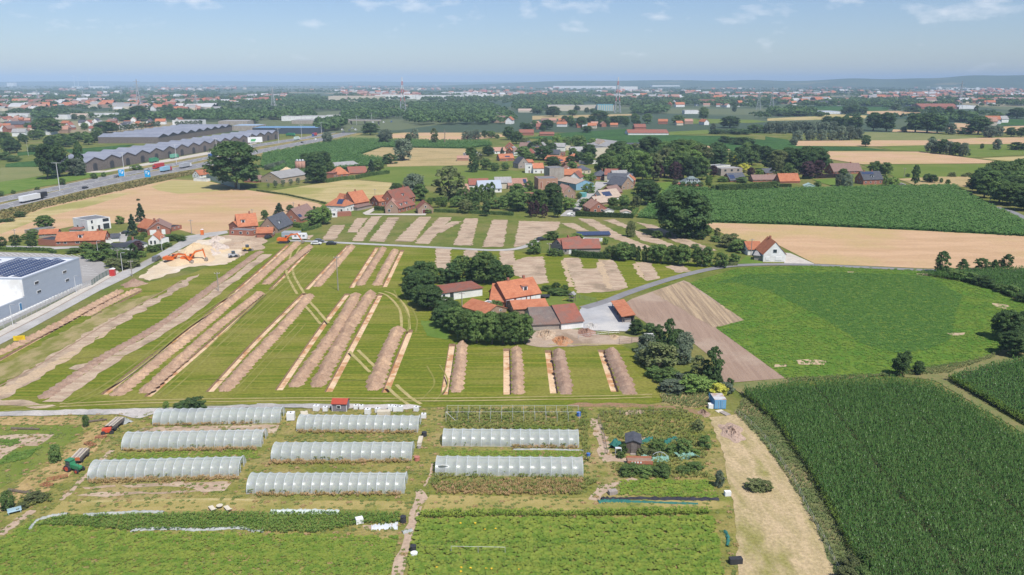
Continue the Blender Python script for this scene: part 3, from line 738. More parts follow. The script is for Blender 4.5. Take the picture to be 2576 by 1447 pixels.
def trunk_mesh(seed,h0,lim):
    r = random.Random(seed); b = MB(); b.tube((0,0,-.1),(.1,0,h0),.34,.24,n=7)
    for i in range(lim):
        a = i * 6.283 / lim + r.uniform(-.4,.4); e = Vector((math.cos(a) * r.uniform(1.2,2.0),math.sin(a) * r.uniform(1.2,2.0),h0 + r.uniform(2.0,3.6)))
        b.tube((.1,0,h0 - .15),e,.17,.06,n=5)
    b.tube((.1,0,h0 - .1),(0,0,8.0),.22,.05,n=5)
    return b.mesh('trunk')
TRUNK = {'round': trunk_mesh(1,2.6,5),'oak': trunk_mesh(2,2.6,7),'willow': trunk_mesh(3,2.0,6),'loose': trunk_mesh(4,2.4,5),'poplar': trunk_mesh(5,1.6,4),'bush': trunk_mesh(6,.7,6),'conifer': trunk_mesh(7,1.2,0),'clip': trunk_mesh(8,3.0,5)}
KNAME = {'round': 'broadleaf_tree','oak': 'broadleaf_tree','willow': 'willow_tree','loose': 'broadleaf_tree','poplar': 'poplar_tree','bush': 'shrub','conifer': 'conifer_tree','clip': 'pollarded_tree'}
CNAME = {'dark': 'dark green','mid': 'green','light': 'bright green','grey': 'grey-green','olive': 'olive green','needle': 'dark needled','copper': 'purple-leaved','yellow': 'yellow-green'}
DEFC = {'round': 'mid','oak': 'dark','willow': 'grey','loose': 'olive','poplar': 'mid','bush': 'mid','conifer': 'needle','clip': 'mid'}
ORD = ['first','second','third','fourth','fifth','sixth','seventh','eighth','ninth','tenth','eleventh','twelfth','thirteenth','fourteenth','fifteenth','sixteenth','seventeenth','eighteenth']
_tn = 0
def tree_at(P,H,W,kind,colr,label,group=None):
    global _tn
    _tn += 1
    nm = KNAME[kind]; t = empty(nm,P,RR.uniform(0,6.28),label=label,cat='shrub' if kind == 'bush' else 'tree',group=group)
    sx = W / 8.0 * (1.25 if kind == 'conifer' else 1); t.scale = (sx,sx,H / 10.0)
    link('trunk',TRUNK[kind],m_bark,t)
    n = sum(1 for k in CROWN if k[0] == kind)
    c = link('crown',CROWN[kind,_tn % n],None,t); obj_mat(c,LEAF[colr])
    return t
def TR(reg,rows,where,group=None,one=None):
    """rows (x, base y, height, width, kind[, colour]) in sheet units; label says kind, colour, order and place"""
    out = []
    rows = sorted(rows)
    tot = {}
    desc = lambda q: CNAME[q[5] if len(q) > 5 else DEFC[q[4]]] + ' ' + KNAME[q[4]].replace('broadleaf_','').replace('_',' ')
    for q in rows: tot[desc(q)] = tot.get(desc(q),0) + 1
    cnt = {}
    for q in rows:
        x,y,h,w,kind = q[:5]; colr = q[5] if len(q) > 5 else DEFC[kind]
        sx,sy = reg(x,y); P = G(sx,sy); k = K if reg is not S else 1.0
        H = zpx(P,h * k) * 1.06; W = w * k * mpp(P) * 1.16
        if one: lab = one
        else:
            nm = desc(q)
            c = cnt[desc(q)] = cnt.get(desc(q),0) + 1
            n = tot[desc(q)]
            if n > 18: lab = f'{nm} {where}'
            elif n > 1: lab = f'{ORD[c-1]} {nm} from the left {where}'
            else: lab = f'{nm} {where}'
        if len(lab.replace(',','').split()) > 16: lab = lab.replace('dark green','dark').replace('olive green','olive').replace('willow tree','willow').replace('poplar tree','poplar').replace(' of the ',' of ').replace(' and the ',' and ').replace(' in the ',' in ')
        out.append(tree_at(P,H,W,kind,colr,lab,group if (one or len(rows) > 1) else None))
    return out
def band(reg,poly,n,hr,asp,kinds,where,group,seed=1):
    """trees standing at random inside an outline on the sheet"""
    r = random.Random(seed); rows = []
    xs,ys = [p[0] for p in poly],[p[1] for p in poly]; tries = 0
    while len(rows) < n and tries < 9000:
        tries += 1
        x,y = r.uniform(min(xs),max(xs)),r.uniform(min(ys),max(ys))
        if not in_poly(np.array([x]),np.array([y]),poly)[0]: continue
        h = r.uniform(*hr)
        if any(abs(x - q[0]) < h * asp * .42 and abs(y - q[1]) < h * .16 for q in rows): continue
        kd = r.choice(kinds); rows.append((x,y,h,h * asp * r.uniform(.8,1.2),*kd))
    return TR(reg,rows,where,group,one=None)
# --- left: motorway side
TR(A1,[(2370,1245,440,430,'oak','dark')],'standing huge and round by the orange-roofed cottage')
TR(A1,[(480,1155,340,190,'round','dark'),(600,1130,330,180,'round','dark'),(540,1100,260,170,'round','dark')],'in the clump before the timber hall','trees before the timber market hall')
TR(A1,[(810,1110,320,95,'poplar','dark')],'tall and narrow at the corner of the timber hall'); TR(A1,[(765,1118,180,200,'willow','grey')],'with a round crown at the hall corner')
TR(A1,[(940,1150,62,56,'bush','mid'),(1045,1130,48,42,'bush','mid'),(625,1212,70,55,'bush','mid'),(1365,1062,58,100,'bush','mid'),(10,1325,60,50,'bush','mid'),(130,1300,40,40,'bush','mid'),(375,1262,35,40,'bush','mid')],'on the grass beside the motorway','shrubs beside the motorway')
TR(A1,[(100,895,130,120,'round','dark'),(170,885,120,90,'round','dark'),(330,880,70,80,'bush','dark'),(60,960,80,100,'bush','dark'),(140,975,55,110,'bush','dark')],'at the west edge of the market field','trees by the market field')
band(A1,[(430,830),(1000,735),(960,800),(640,850)],16,(80,115),.9,[('round','dark'),('round','mid')],'in the belt between the town and the market halls','tree belt before the town',3)
band(A1,[(0,790),(400,750),(420,800),(0,860)],9,(80,110),.9,[('round','dark'),('round','mid')],'in the dark belt by the slip road','tree belt by the slip road',4)
TR(A1,[(510,705,160,190,'oak','mid'),(400,700,150,120,'round','dark'),(420,520,95,120,'oak','dark'),(1060,690,110,170,'oak','dark'),(1130,670,80,100,'round','dark'),(1400,545,120,170,'oak','dark'),(1270,570,70,200,'bush','dark'),(1650,470,60,60,'round','dark'),(2310,500,110,50,'poplar','dark'),(1710,470,70,60,'round','mid'),(290,650,60,90,'round','mid'),(750,560,60,60,'round','dark'),(830,570,60,70,'round','dark'),(500,560,60,90,'round','dark'),(850,660,70,80,'round','mid')],'among the houses of the far town','big trees in the town')
TR(A1,[(1000 + i * 42,700 - i * 4.5,62,50,'clip','dark') for i in range(15)],'in the clipped row behind the halls','clipped row behind the market halls')
TR(A1,[(1780 + i * 46,632 - i * 2,55,48,'clip','dark') for i in range(6)],'before the white office block','clipped trees by the office block')
# --- middle distance, left centre
TR(A2,[(710,792,112,112,'willow','grey')],'alone on the motorway bank'); TR(A2,[(1140,712,118,165,'round','dark')],'alone beside the motorway bridge')
TR(A2,[(1290,792,140,165,'willow','grey')],'beside the small tan field'); TR(A2,[(1585,756,112,88,'willow','grey')],'standing in the small tan field')
TR(A2,[(1780,800,148,78,'loose','olive')],'slender at the edge of the dark maize'); TR(A2,[(1520,782,85,62,'round','dark')],'small behind the big meadow willow')
TR(A2,[(1470,965,225,195,'willow','grey')],'largest, in the dry meadow'); TR(A2,[(1340,997,105,135,'bush','dark')],'rounded at the foot of the meadow willow')
TR(A2,[(1150,1105,140,80,'conifer','needle')],'beside the barn hedge'); TR(A2,[(1220,1090,130,112,'round','mid')],'beside the barn hedge')
TR(A2,[(500,1050,150,120,'oak','dark'),(590,1060,170,150,'oak','dark'),(670,1040,160,130,'oak','dark')],'behind the grey barn','trees behind the grey barn')
TR(A2,[(600,1190,185,180,'oak','dark'),(740,1112,130,95,'round','mid'),(585,1187,72,62,'willow','grey'),(660,1187,75,85,'bush','mid')],'between the grey barn and the red one','trees at the barns')
TR(A2,[(118,1240,42,30,'clip','grey'),(190,1240,66,46,'clip','grey'),(265,1226,62,44,'clip','grey'),(343,1216,60,44,'clip','grey'),(418,1206,64,44,'clip','grey'),(500,1196,48,34,'clip','grey')],'in the row before the long barn','row of small trees before the long barn')
TR(A2,[(100 + i * 24,1060 - i * 6,55,46,'bush','grey') for i in range(8)],'in the hedge row behind the sand heap','bushes behind the sand heap')
TR(A2,[(2110,760,95,120,'willow','grey'),(2190,755,100,120,'willow','grey'),(2280,742,75,62,'round','dark'),(2350,740,68,95,'round','mid'),(2412,748,45,45,'round','mid'),(2520,760,130,110,'round','dark')],'at the end of the tan field','trees at the end of the tan field')
TR(A2,[(1570,1290,190,235,'willow','grey')],'large, behind the red-roofed farm houses'); TR(A2,[(1400,1312,115,115,'oak','dark')],'behind the red-roofed farm houses'); TR(A2,[(1640,1370,160,140,'round','mid')],'beside the brick farm house')
TR(A2,[(1930,1370,325,305,'loose','olive')],'tallest, before the green meadow')
TR(A2,[(2040,1410,140,90,'poplar','mid'),(2095,1400,150,80,'poplar','mid'),(2150,1395,155,80,'poplar','mid'),(2205,1390,160,80,'poplar','mid'),(2260,1380,165,80,'poplar','mid'),(2315,1368,165,80,'poplar','mid'),(2360,1350,160,70,'poplar','mid')],'in the tall hedge row by the meadow','tall row by the meadow')
TR(A2,[(2180,1082,180,112,'poplar','dark'),(2145,960,130,110,'round','mid'),(2300,1062,112,112,'round','mid'),(2390,1072,82,85,'round','mid'),(2490,1067,78,80,'round','mid'),(2320,922,95,108,'oak','dark'),(2460,920,80,45,'conifer','needle'),(2240,970,90,90,'loose','olive')],'in the gardens at the village edge','garden trees at the village edge')
TR(B2,[(1740,195,85,64,'clip','light'),(1818,206,100,74,'clip','light'),(1885,200,95,68,'clip','light'),(1960,206,88,66,'clip','light')],'in the clipped row by the grey garden','clipped trees by the brick garage')
TR(B2,[(230,282,115,100,'conifer','needle'),(85,325,92,68,'round','dark'),(335,245,66,68,'round','dark'),(580,385,150,160,'round','mid'),(668,370,180,160,'round','light'),(930,122,72,78,'round','dark'),(578,222,30,30,'round','dark')],'among the dark-roofed houses','trees among the dark-roofed houses')
TR(B2,[(2090,260,130,150,'loose','olive'),(2300,292,155,85,'round','dark'),(2430,210,120,160,'bush','mid'),(2540,185,130,110,'round','mid'),(2190,235,90,100,'bush','mid'),(1720,262,50,70,'bush','light'),(2000,200,110,100,'round','mid'),(2250,140,100,100,'bush','light')],'in the orchard behind the filled strips','orchard trees')
# --- village
TR(B3,[(40,240,200,180,'round','mid'),(255,270,235,155,'round','mid'),(395,215,240,175,'oak','dark'),(445,305,200,100,'round','dark'),(550,225,125,130,'bush','light'),(180,305,150,62,'loose','copper'),(230,295,150,75,'loose','copper'),(312,308,130,72,'loose','copper'),(40,130,160,150,'round','mid')],'in the park beside the village street','park trees by the village street')
TR(B3,[(725,203,92,112,'bush','mid'),(860,100,78,60,'round','dark'),(1000,210,102,112,'round','mid'),(1110,205,118,125,'round','mid'),(1330,170,225,240,'oak','dark'),(1230,215,122,105,'loose','olive'),(1120,230,40,70,'bush','dark'),(660,120,60,60,'round','mid')],'among the terrace gardens','trees among the terrace gardens')
TR(B3,[(1680,485,440,470,'oak','dark')],'broadest and darkest, between the wheat and the filled strips'); TR(B3,[(1860,500,330,200,'round','dark')],'leaning out of the broad oak'); TR(B3,[(1700,510,110,150,'bush','dark')],'growing under the broad oak')
band(A3,[(900,1160),(1120,1150),(1300,1185),(1700,1185),(1960,1190),(1960,1050),(1700,990),(1100,980),(930,1040)],30,(215,290),.72,[('oak','mid'),('round','mid'),('loose','olive'),('oak','dark'),('round','light')],'in the village park wood','village park wood',8)
TR(A3,[(1130,1150,120,110,'round','copper'),(1450,1170,170,110,'round','copper'),(1620,1180,190,130,'loose','copper')],'at the front of the park wood','purple trees of the park wood')
band(A3,[(1960,1030),(2572,1040),(2572,960),(2000,940)],13,(130,190),.8,[('oak','dark'),('round','mid'),('round','dark')],'behind the white flat-roofed villa','trees behind the white villa',9)
TR(A3,[(2230,1030,110,80,'round','yellow'),(2310,1085,95,105,'bush','yellow'),(1735,1110,90,40,'loose','yellow'),(1955,1240,120,70,'round','light'),(1700,1250,70,50,'clip','mid'),(1757,1250,68,48,'clip','mid'),(1813,1250,68,48,'clip','mid'),(1875,1250,68,60,'clip','mid'),(1620,1230,70,60,'loose','olive'),(2090,1180,55,90,'bush','mid'),(2300,1185,55,110,'bush','mid'),(2380,1130,90,80,'round','copper'),(2470,1110,60,70,'bush','light'),(2000,1130,110,80,'round','copper'),(2010,1270,60,60,'bush','mid')],'in the villa gardens','trees of the villa gardens')
TR(A3,[(700,1180,85,105,'bush','light'),(790,1170,80,80,'bush','light'),(760,1290,100,110,'bush','mid'),(890,1140,60,40,'loose','copper'),(400,1040,110,160,'round','dark'),(580,1090,110,130,'round','mid'),(300,960,130,170,'oak','dark'),(100,960,130,140,'round','mid'),(440,860,150,110,'round','light'),(520,850,100,80,'round','mid'),(670,900,180,130,'round','mid'),(760,960,150,130,'oak','dark'),(600,940,100,80,'round','mid'),(740,1010,70,50,'round','dark'),(120,840,100,100,'round','olive'),(30,800,120,110,'oak','dark')],'between the village houses','trees between the village houses')
TR(A3,[(1370,800,45,50,'round','mid'),(2110,790,70,140,'bush','dark'),(2300,808,75,200,'bush','dark'),(1655,610,95,120,'round','mid'),(2170,640,110,170,'oak','dark'),(2050,700,50,140,'bush','dark'),(2240,700,55,220,'bush','dark'),(2440,690,90,180,'bush','dark'),(1905,555,120,95,'round','mid'),(2215,480,90,45,'poplar','dark'),(2000,670,80,60,'willow','grey'),(1100,600,80,110,'oak','dark'),(860,570,100,150,'oak','dark'),(400,530,100,130,'oak','dark'),(590,520,60,100,'round','mid'),(240,500,70,130,'round','dark'),(640,470,50,60,'round','dark'),(735,490,55,50,'round','dark'),(800,490,45,70,'round','dark'),(1350,490,70,250,'bush','dark'),(1690,330,60,50,'round','dark'),(740,690,70,110,'round','dark')],'along the far field edges','trees along far field edges')
band(A3,[(60,650),(600,560),(1200,560),(1530,560),(1530,620),(1150,640),(700,640),(500,690),(90,690)],24,(60,100),.95,[('oak','dark'),('round','dark'),('round','mid')],'in the wood behind the maize field','wood behind the maize field',12)
band(A3,[(0,830),(480,800),(900,800),(900,1000),(620,1010),(300,1010),(0,1000)],17,(70,115),.95,[('round','mid'),('oak','dark'),('round','light'),('bush','mid')],'among the northern village roofs','trees among the northern village roofs',31)
band(B3,[(0,60),(120,30),(250,30),(440,100),(470,250),(0,250)],12,(80,130),.9,[('round','mid'),('round','light'),('bush','mid')],'in the green behind the park','green behind the park',32)
band(B2,[(1700,230),(2572,260),(2572,60),(2400,40),(2100,60),(1780,130)],11,(50,85),1.0,[('round','mid'),('bush','light'),('round','dark'),('bush','mid')],'in the thick garden belt above the strips','garden belt above the strips',33)
# --- right, mid distance
TR(A4,[(300,766,102,108,'willow','grey'),(425,766,112,104,'willow','grey'),(540,766,112,106,'willow','grey'),(645,766,106,92,'willow','grey'),(740,766,150,112,'willow','grey'),(820,762,150,104,'willow','grey'),(900,752,116,112,'willow','grey'),(265,812,86,78,'willow','grey')],'in the row beside the tan field','willow row beside the tan field')
TR(A4,[(985,825,112,84,'round','dark')],'alone at the corner of the tan field')
TR(A4,[(20 + i * 70,695 - (i % 2) * 8,118,110,'willow','grey') for i in range(10)],'in the second row behind the willows','second willow row')
TR(A4,[(600,640,110,110,'oak','dark'),(690,640,110,110,'oak','dark'),(780,650,120,100,'oak','dark'),(880,660,135,120,'oak','dark'),(1060,668,172,135,'oak','dark'),(1190,676,182,145,'oak','dark'),(1480,685,175,175,'oak','dark'),(1600,688,185,180,'oak','dark'),(1700,694,170,155,'oak','dark'),(1365,680,55,50,'bush','dark'),(1830,704,112,110,'willow','grey'),(1960,700,65,150,'bush','dark'),(2110,705,172,190,'oak','dark'),(2220,738,122,130,'willow','grey'),(2310,724,112,115,'willow','grey'),(2440,724,86,104,'round','dark'),(2540,732,95,92,'round','dark')],'in the tree line of the far meadow','tree line of the far meadow')
TR(A4,[(1640,890,150,120,'willow','grey'),(1700,895,130,110,'willow','grey'),(1760,905,145,110,'round','dark'),(1820,910,140,110,'willow','grey'),(1880,915,130,100,'round','dark'),(1960,925,140,100,'willow','grey'),(1650,800,70,60,'round','dark')],'in the copse before the striped field','copse before the striped field')
TR(A4,[(2150,852,55,36,'round','mid'),(2295,858,108,84,'willow','grey'),(2500,862,80,130,'bush','dark'),(2025,920,30,22,'round','mid')],'on the far pasture','trees on the far pasture')
TR(A4,[(790,500,80,110,'willow','dark'),(870,502,95,130,'willow','dark'),(950,502,80,100,'willow','dark'),(520,522,50,90,'bush','dark'),(150,522,50,180,'bush','dark'),(300,522,55,180,'bush','dark'),(1650,560,130,70,'round','dark'),(1810,570,140,90,'round','dark'),(1930,580,120,130,'bush','dark'),(2085,540,120,50,'poplar','dark'),(1450,480,60,140,'bush','dark'),(1280,470,70,90,'round','mid'),(2500,545,100,150,'oak','dark'),(2300,530,50,120,'bush','mid'),(1050,420,60,160,'bush','dark')],'in the far hedgerows to the east','far eastern hedgerows')
TR(A4,[(100,1090,220,190,'round','olive'),(30,1060,200,160,'oak','dark'),(200,1080,230,170,'oak','dark'),(300,1100,240,190,'oak','dark'),(390,1090,250,190,'oak','dark'),(490,1080,230,180,'oak','dark'),(560,1060,160,120,'round','mid'),(400,1150,170,130,'round','copper'),(500,1140,170,120,'round','copper'),(270,1150,90,80,'loose','olive'),(620,1030,80,70,'round','olive'),(90,1130,200,130,'loose','olive'),(200,1110,120,100,'bush','mid')],'in the grove beside the brown-roofed bungalow','grove by the brown-roofed bungalow')
TR(A4,[(720,1225,130,90,'willow','grey'),(800,1240,145,110,'willow','grey'),(760,1130,80,90,'round','mid'),(1075,1115,140,130,'round','mid'),(1180,1120,130,120,'round','mid'),(1250,1218,90,110,'bush','light'),(1180,1220,100,60,'loose','light'),(1475,1222,200,78,'loose','dark'),(1600,1185,88,85,'round','dark'),(1655,1190,80,84,'round','dark'),(1405,1132,36,38,'bush','mid'),(1740,1192,50,32,'round','mid'),(1805,1216,58,48,'round','mid'),(1690,1180,45,40,'round','mid'),(40,1250,75,150,'bush','mid'),(510,1235,60,70,'bush','mid')],'around the slate-roofed house by the maize','trees round the slate-roofed house')
band(A4,[(1990,1250),(2200,1180),(2572,1140),(2640,1400),(2640,1480),(2350,1420),(2150,1340)],22,(170,230),.9,[('oak','dark'),('round','mid'),('oak','mid')],'in the wood at the corner of the maize field','corner wood by the maize',21)
TR(A4,[(1850,1130,50,60,'bush','olive'),(1970,1130,30,50,'bush','olive'),(2020,1125,40,60,'bush','olive'),(2085,1130,40,70,'bush','olive'),(2140,1115,35,50,'bush','olive'),(2270,1140,40,90,'bush','olive')],'on the dry field edge','bushes on the dry field edge')
# --- right, lane hedge
TR(B4,[(1740,865,210,140,'loose','dark'),(1955,845,118,125,'conifer','dark'),(2145,838,118,145,'loose','dark'),(2270,838,105,90,'conifer','dark'),(2330,830,95,80,'loose','dark'),(2400,838,155,110,'loose','dark')],'beside the lane past the wheat','trees beside the lane past the wheat')
TR(B4,[(1830,900,90,110,'bush','mid'),(1920,925,95,120,'bush','mid'),(2040,955,100,130,'bush','mid'),(2150,985,110,140,'bush','dark'),(2230,1010,90,120,'bush','dark'),(2340,1050,80,120,'bush','mid'),(2440,1090,110,130,'bush','mid'),(2560,1150,90,120,'bush','dark'),(1770,860,60,120,'bush','mid')],'in the ditch row beside the bean field','ditch row beside the bean field')
TR(C4,[(2390,190,280,240,'oak','dark'),(2470,350,230,240,'oak','dark'),(2590,300,240,230,'oak','dark'),(2600,150,230,230,'oak','dark')],'at the east corner of the bean field','dark trees at the corner of the bean field')
TR(C4,[(1320,552,215,150,'round','dark')],'larger of the pair on the bean field verge'); TR(C4,[(1385,500,190,90,'round','dark')],'hidden behind the pair on the verge'); TR(C4,[(1512,540,135,100,'round','dark')],'smaller of the pair on the bean field verge')
# --- site centre: line beside the brick bungalow
TR(B3,[(985,712,132,120,'bush','mid'),(1100,735,175,160,'round','mid'),(1180,728,155,110,'round','dark'),(1250,742,145,50,'poplar','dark'),(1310,748,155,60,'poplar','dark'),(1400,755,170,130,'round','mid'),(1480,765,185,140,'round','mid'),(1590,772,180,140,'round','mid'),(1690,785,205,160,'round','mid'),(1840,795,180,120,'round','mid'),(1940,798,190,120,'round','mid'),(2075,805,148,118,'bush','mid')],'in the tree line along the filled strips','tree line along the filled strips')
TR(B3,[(2205,755,90,100,'bush','mid'),(2170,600,140,170,'bush','olive'),(2260,650,130,160,'bush','mid'),(1945,485,100,80,'round','mid'),(2040,505,90,70,'loose','olive'),(2030,545,60,90,'bush','mid'),(1860,520,90,110,'bush','dark'),(1445,512,76,82,'bush','mid'),(1555,502,55,48,'bush','mid'),(1180,498,158,105,'willow','olive'),(205,668,140,118,'bush','mid'),(400,685,75,100,'bush','mid'),(470,690,60,60,'bush','mid'),(390,530,90,110,'bush','mid'),(630,520,60,110,'bush','light'),(920,575,70,50,'bush','light'),(1830,610,40,80,'bush','mid')],'near the brick bungalow and the red-roofed cottage','shrubs between bungalow and cottage')
TR(B3,[(430,1035,75,85,'loose','dark'),(515,1055,70,75,'loose','dark'),(340,1040,55,110,'bush','mid'),(440,1075,60,150,'bush','mid'),(540,1090,55,80,'bush','mid')],'in the play garden of the farm','shrubs in the play garden')
# --- the farm
TR(B2,[(1540,1000,193,143,'round','dark'),(1640,970,216,187,'round','dark'),(1740,960,216,187,'willow','mid'),(1560,1120,227,176,'oak','dark'),(1660,1090,239,198,'oak','dark'),(1740,1225,227,231,'oak','dark'),(1640,1190,193,165,'oak','dark'),(1850,960,148,132,'bush','dark'),(1960,960,193,176,'round','dark'),(2060,945,262,220,'willow','mid'),(2180,945,205,176,'oak','dark'),(2280,960,296,231,'oak','mid'),(2390,970,227,154,'oak','dark'),(2500,950,170,143,'round','dark')],'in the dark grove behind the farm sheds','dark grove behind the farm sheds')
TR(B2,[(1900,1190,90,130,'bush','mid'),(1850,1280,130,150,'bush','dark'),(1960,1300,150,160,'oak','dark'),(1880,1400,200,190,'oak','dark'),(2010,1440,220,210,'oak','dark'),(2395,1250,120,115,'bush','mid'),(1820,1340,130,120,'bush','dark')],'beside the white farm shed','trees beside the white farm shed')
TR(C2,[(2000,120,250,190,'oak','mid'),(2100,205,290,200,'oak','mid'),(2210,222,300,200,'oak','mid'),(2360,232,300,200,'oak','mid'),(2470,236,300,190,'oak','mid'),(2580,232,300,190,'oak','mid'),(2680,225,280,170,'oak','mid')],'in the leafy row before the farm barns','leafy row before the farm barns')
TR(C3,[(1230,135,142,125,'round','dark'),(1370,140,112,110,'round','dark')],'at the corner of the farmyard','trees at the farmyard corner')
# --- copse at the plough land
TR(C3,[(1330,320,190,195,'willow','grey'),(1640,260,168,172,'round','dark'),(1600,420,190,206,'bush','dark'),(1450,480,257,299,'bush','olive'),(1560,335,336,143,'poplar','dark'),(1450,240,190,138,'poplar','dark'),(1710,330,212,206,'willow','grey'),(1700,430,190,172,'willow','grey'),(1850,570,207,172,'loose','olive'),(2005,615,336,178,'poplar','dark'),(2030,640,106,109,'bush','dark'),(1540,600,128,218,'bush','mid'),(1660,630,106,126,'bush','grey'),(1590,715,123,218,'bush','grey'),(1780,700,156,229,'bush','light'),(1900,705,145,195,'bush','light'),(2040,745,112,161,'bush','yellow'),(2165,655,80,69,'bush','dark'),(1350,430,145,172,'bush','olive'),(1290,380,123,126,'bush','grey'),(2120,720,100,138,'bush','grey'),(1420,560,100,149,'bush','mid')],'in the copse between the trenches and the ploughed field','copse by the ploughed field')
# --- left houses
TR(B1,[(1415,345,172,90,'conifer')],'tall behind the brick farmhouse'); TR(B1,[(1335,485,200,95,'conifer')],'before the brick farmhouse')
TR(B1,[(455,418,128,165,'round','mid'),(1195,368,80,80,'bush','light')],'beside the white cube house','trees beside the white cube house')
TR(B1,[(30,622,118,85,'clip','dark'),(165,622,135,115,'clip','dark'),(325,628,138,120,'clip','dark')],'in the row by the parking lot','row by the parking lot')
TR(B1,[(1345,755,180,100,'poplar','dark'),(1390,665,120,110,'round','copper'),(860,640,90,110,'bush','mid'),(950,650,80,110,'bush','mid'),(1040,640,90,120,'bush','mid'),(870,710,90,120,'bush','mid'),(980,740,100,150,'bush','mid'),(1090,730,110,150,'bush','mid'),(1180,720,100,130,'bush','mid'),(1270,740,110,120,'bush','mid'),(1140,800,90,160,'bush','olive'),(1250,815,90,170,'bush','olive'),(1330,800,80,120,'bush','olive'),(730,660,50,110,'bush','mid'),(1520,650,70,90,'bush','mid'),(1600,630,60,90,'bush','mid'),(1680,600,50,80,'bush','mid'),(1420,700,60,80,'bush','light')],'in the garden above the street','garden above the street')
TR(B1,[(1740,535,60,110,'bush','mid'),(1810,540,60,90,'bush','mid'),(1690,530,60,90,'bush','mid'),(1440,500,50,60,'bush','mid'),(280,520,60,90,'bush','mid'),(200,300,55,90,'bush','dark'),(100,345,35,80,'bush','dark'),(20,350,30,70,'bush','dark'),(330,480,60,90,'bush','mid'),(1385,135,20,30,'bush','dark')],'around the cottages by the wheat','shrubs round the cottages by the wheat')
# --- foreground
TR(C1,[(865,1062,122,68,'willow','mid')],'young, beside the gravel track'); TR(C1,[(558,1412,168,120,'willow','mid')],'young, beside the parked tractor'); TR(D1,[(85,795,190,145,'willow','mid')],'young, by the fallen log')
TR(C1,[(1670,882,72,62,'loose','light')],'small, at the end of the first tunnel'); TR(C1,[(1840,885,80,150,'bush','dark'),(1950,885,120,190,'bush','dark')],'dark and dense behind the first tunnel','dense shrubs behind the first tunnel')
TR(D1,[(350,710,90,150,'bush','olive'),(430,700,70,110,'bush','olive'),(235,785,60,100,'bush','olive')],'in the dry grass near the tractor','weedy shrubs near the tractor')
TR(C3,[(1930,1275,125,115,'bush','mid'),(1710,1330,150,150,'bush','mid'),(1450,1300,120,130,'bush','mid'),(1300,1340,80,110,'bush','olive'),(1845,1100,110,100,'bush','olive'),(1600,1330,90,110,'bush','mid'),(1110,1330,100,80,'bush','mid'),(1070,1370,60,70,'bush','mid'),(1820,1350,60,90,'bush','light'),(1390,1370,80,90,'bush','olive')],'in the fenced allotment garden','allotment shrubs')
TR(D3,[(2062,565,165,95,'willow','grey')],'small, at the edge of the mown track'); TR(D3,[(1180,440,100,170,'bush','mid'),(1320,440,90,150,'bush','mid'),(1500,440,100,180,'bush','mid'),(1820,400,80,130,'bush','mid'),(1690,420,60,120,'bush','mid')],'in the weeds behind the orange trailer','weed shrubs behind the orange trailer')
TR(D3,[(2420,590,110,150,'bush','olive'),(2510,605,100,140,'bush','olive')],'left standing in the middle of the mown track','bushes on the mown track')
TR(D4,[(850,1420,150,190,'bush','olive'),(980,1400,200,170,'bush','mid'),(800,1520,150,180,'bush','olive'),(960,1530,160,180,'bush','mid')],'at the near end of the maize verge','bushes at the end of the maize verge')

# dead trunk in the maize
_p = G(*A2(1885,797)); _b = MB(); _b.tube((0,0,0),(.3,0,9),.75,.5,n=7); _b.tube((.3,0,9),(-.4,.2,16),.5,.12,n=6); _b.tube((.3,0,8.5),(1.8,.3,14),.35,.08,n=5); _b.tube((.3,0,10),(-1.5,-.3,13),.25,.06,n=5)
_d = empty('dead_tree',_p,label='bare dead tree trunk standing in the dark maize',cat='tree'); link('trunk',_b.mesh('trunk'),M('dead_wood',(.26,.19,.14),(.33,.26,.2),scale=1),_d); _d.scale = (.8,.8,zpx(_p,150 * K) / 16)

# hedges: clipped blocks of leaves
def hedge(reg,pts,h,w,label,colr='dark',name='hedge',cat='hedge',leaf=.3,dens=26):
    P = [G(*reg(*p)) for p in pts]; r = np.random.default_rng(int(abs(P[0].x) * 7) % 9999)
    C,Nn = [],[]
    o = P[0]
    core = MB()
    for a,b in zip(P,P[1:]):
        d = (b - a); L_ = d.length; d = d.normalized(); nn = Vector((-d.y,d.x,0))
        n = int(min(7000,L_ * (h * 2 + w) * dens * min(1,.09 / leaf ** 2)))
        u = r.uniform(0,L_,n); side = r.uniform(0,2 * h + w,n)
        off = np.where(side < h,-w / 2,np.where(side < 2 * h,w / 2,side - 2 * h - w / 2)); z = np.where(side < h,side,np.where(side < 2 * h,side - h,h))
        z = np.maximum(z + r.normal(0,.08 * h,n),.1); off = off + r.normal(0,.06,n)
        pts_ = np.array([a.x - o.x,a.y - o.y,0]) + u[:,None] * np.array(d) + off[:,None] * np.array(nn) + z[:,None] * np.array([0,0,1])
        nv = np.where((side < h)[:,None],-np.array(nn),np.where((side < 2 * h)[:,None],np.array(nn),np.array([0,0,1.]))) + r.normal(0,.5,(n,3))
        C.append(pts_); Nn.append(nv / np.linalg.norm(nv,axis=1,keepdims=True))
        q = w * .4
        core.add([Vector((p.x - o.x,p.y - o.y,z_)) + nn * s for z_ in (0,h * .92) for p in (a,b) for s in (-q,q)],[(0,1,3,2),(4,6,7,5),(0,4,5,1),(2,3,7,6),(0,2,6,4),(1,5,7,3)])
    V,F = leaf_cards(np.concatenate(C),np.concatenate(Nn),leaf,r)
    t = empty(name,o,label=label,cat=cat)
    link('foliage',np_mesh('foliage',V,F),LEAF[colr],t)
    link('dark_core',core.mesh('dark_core'),LEAF['dark'] if colr != 'dark' else M('hedge_core',(.02,.035,.012)),t)  # solid core boxes in a dark colour, filling the hedge behind its leaves
    return t
hedge(B3,[(622,290),(900,300),(1200,312)],2.2,1.6,'long clipped hedge along the end of the village street','dark')
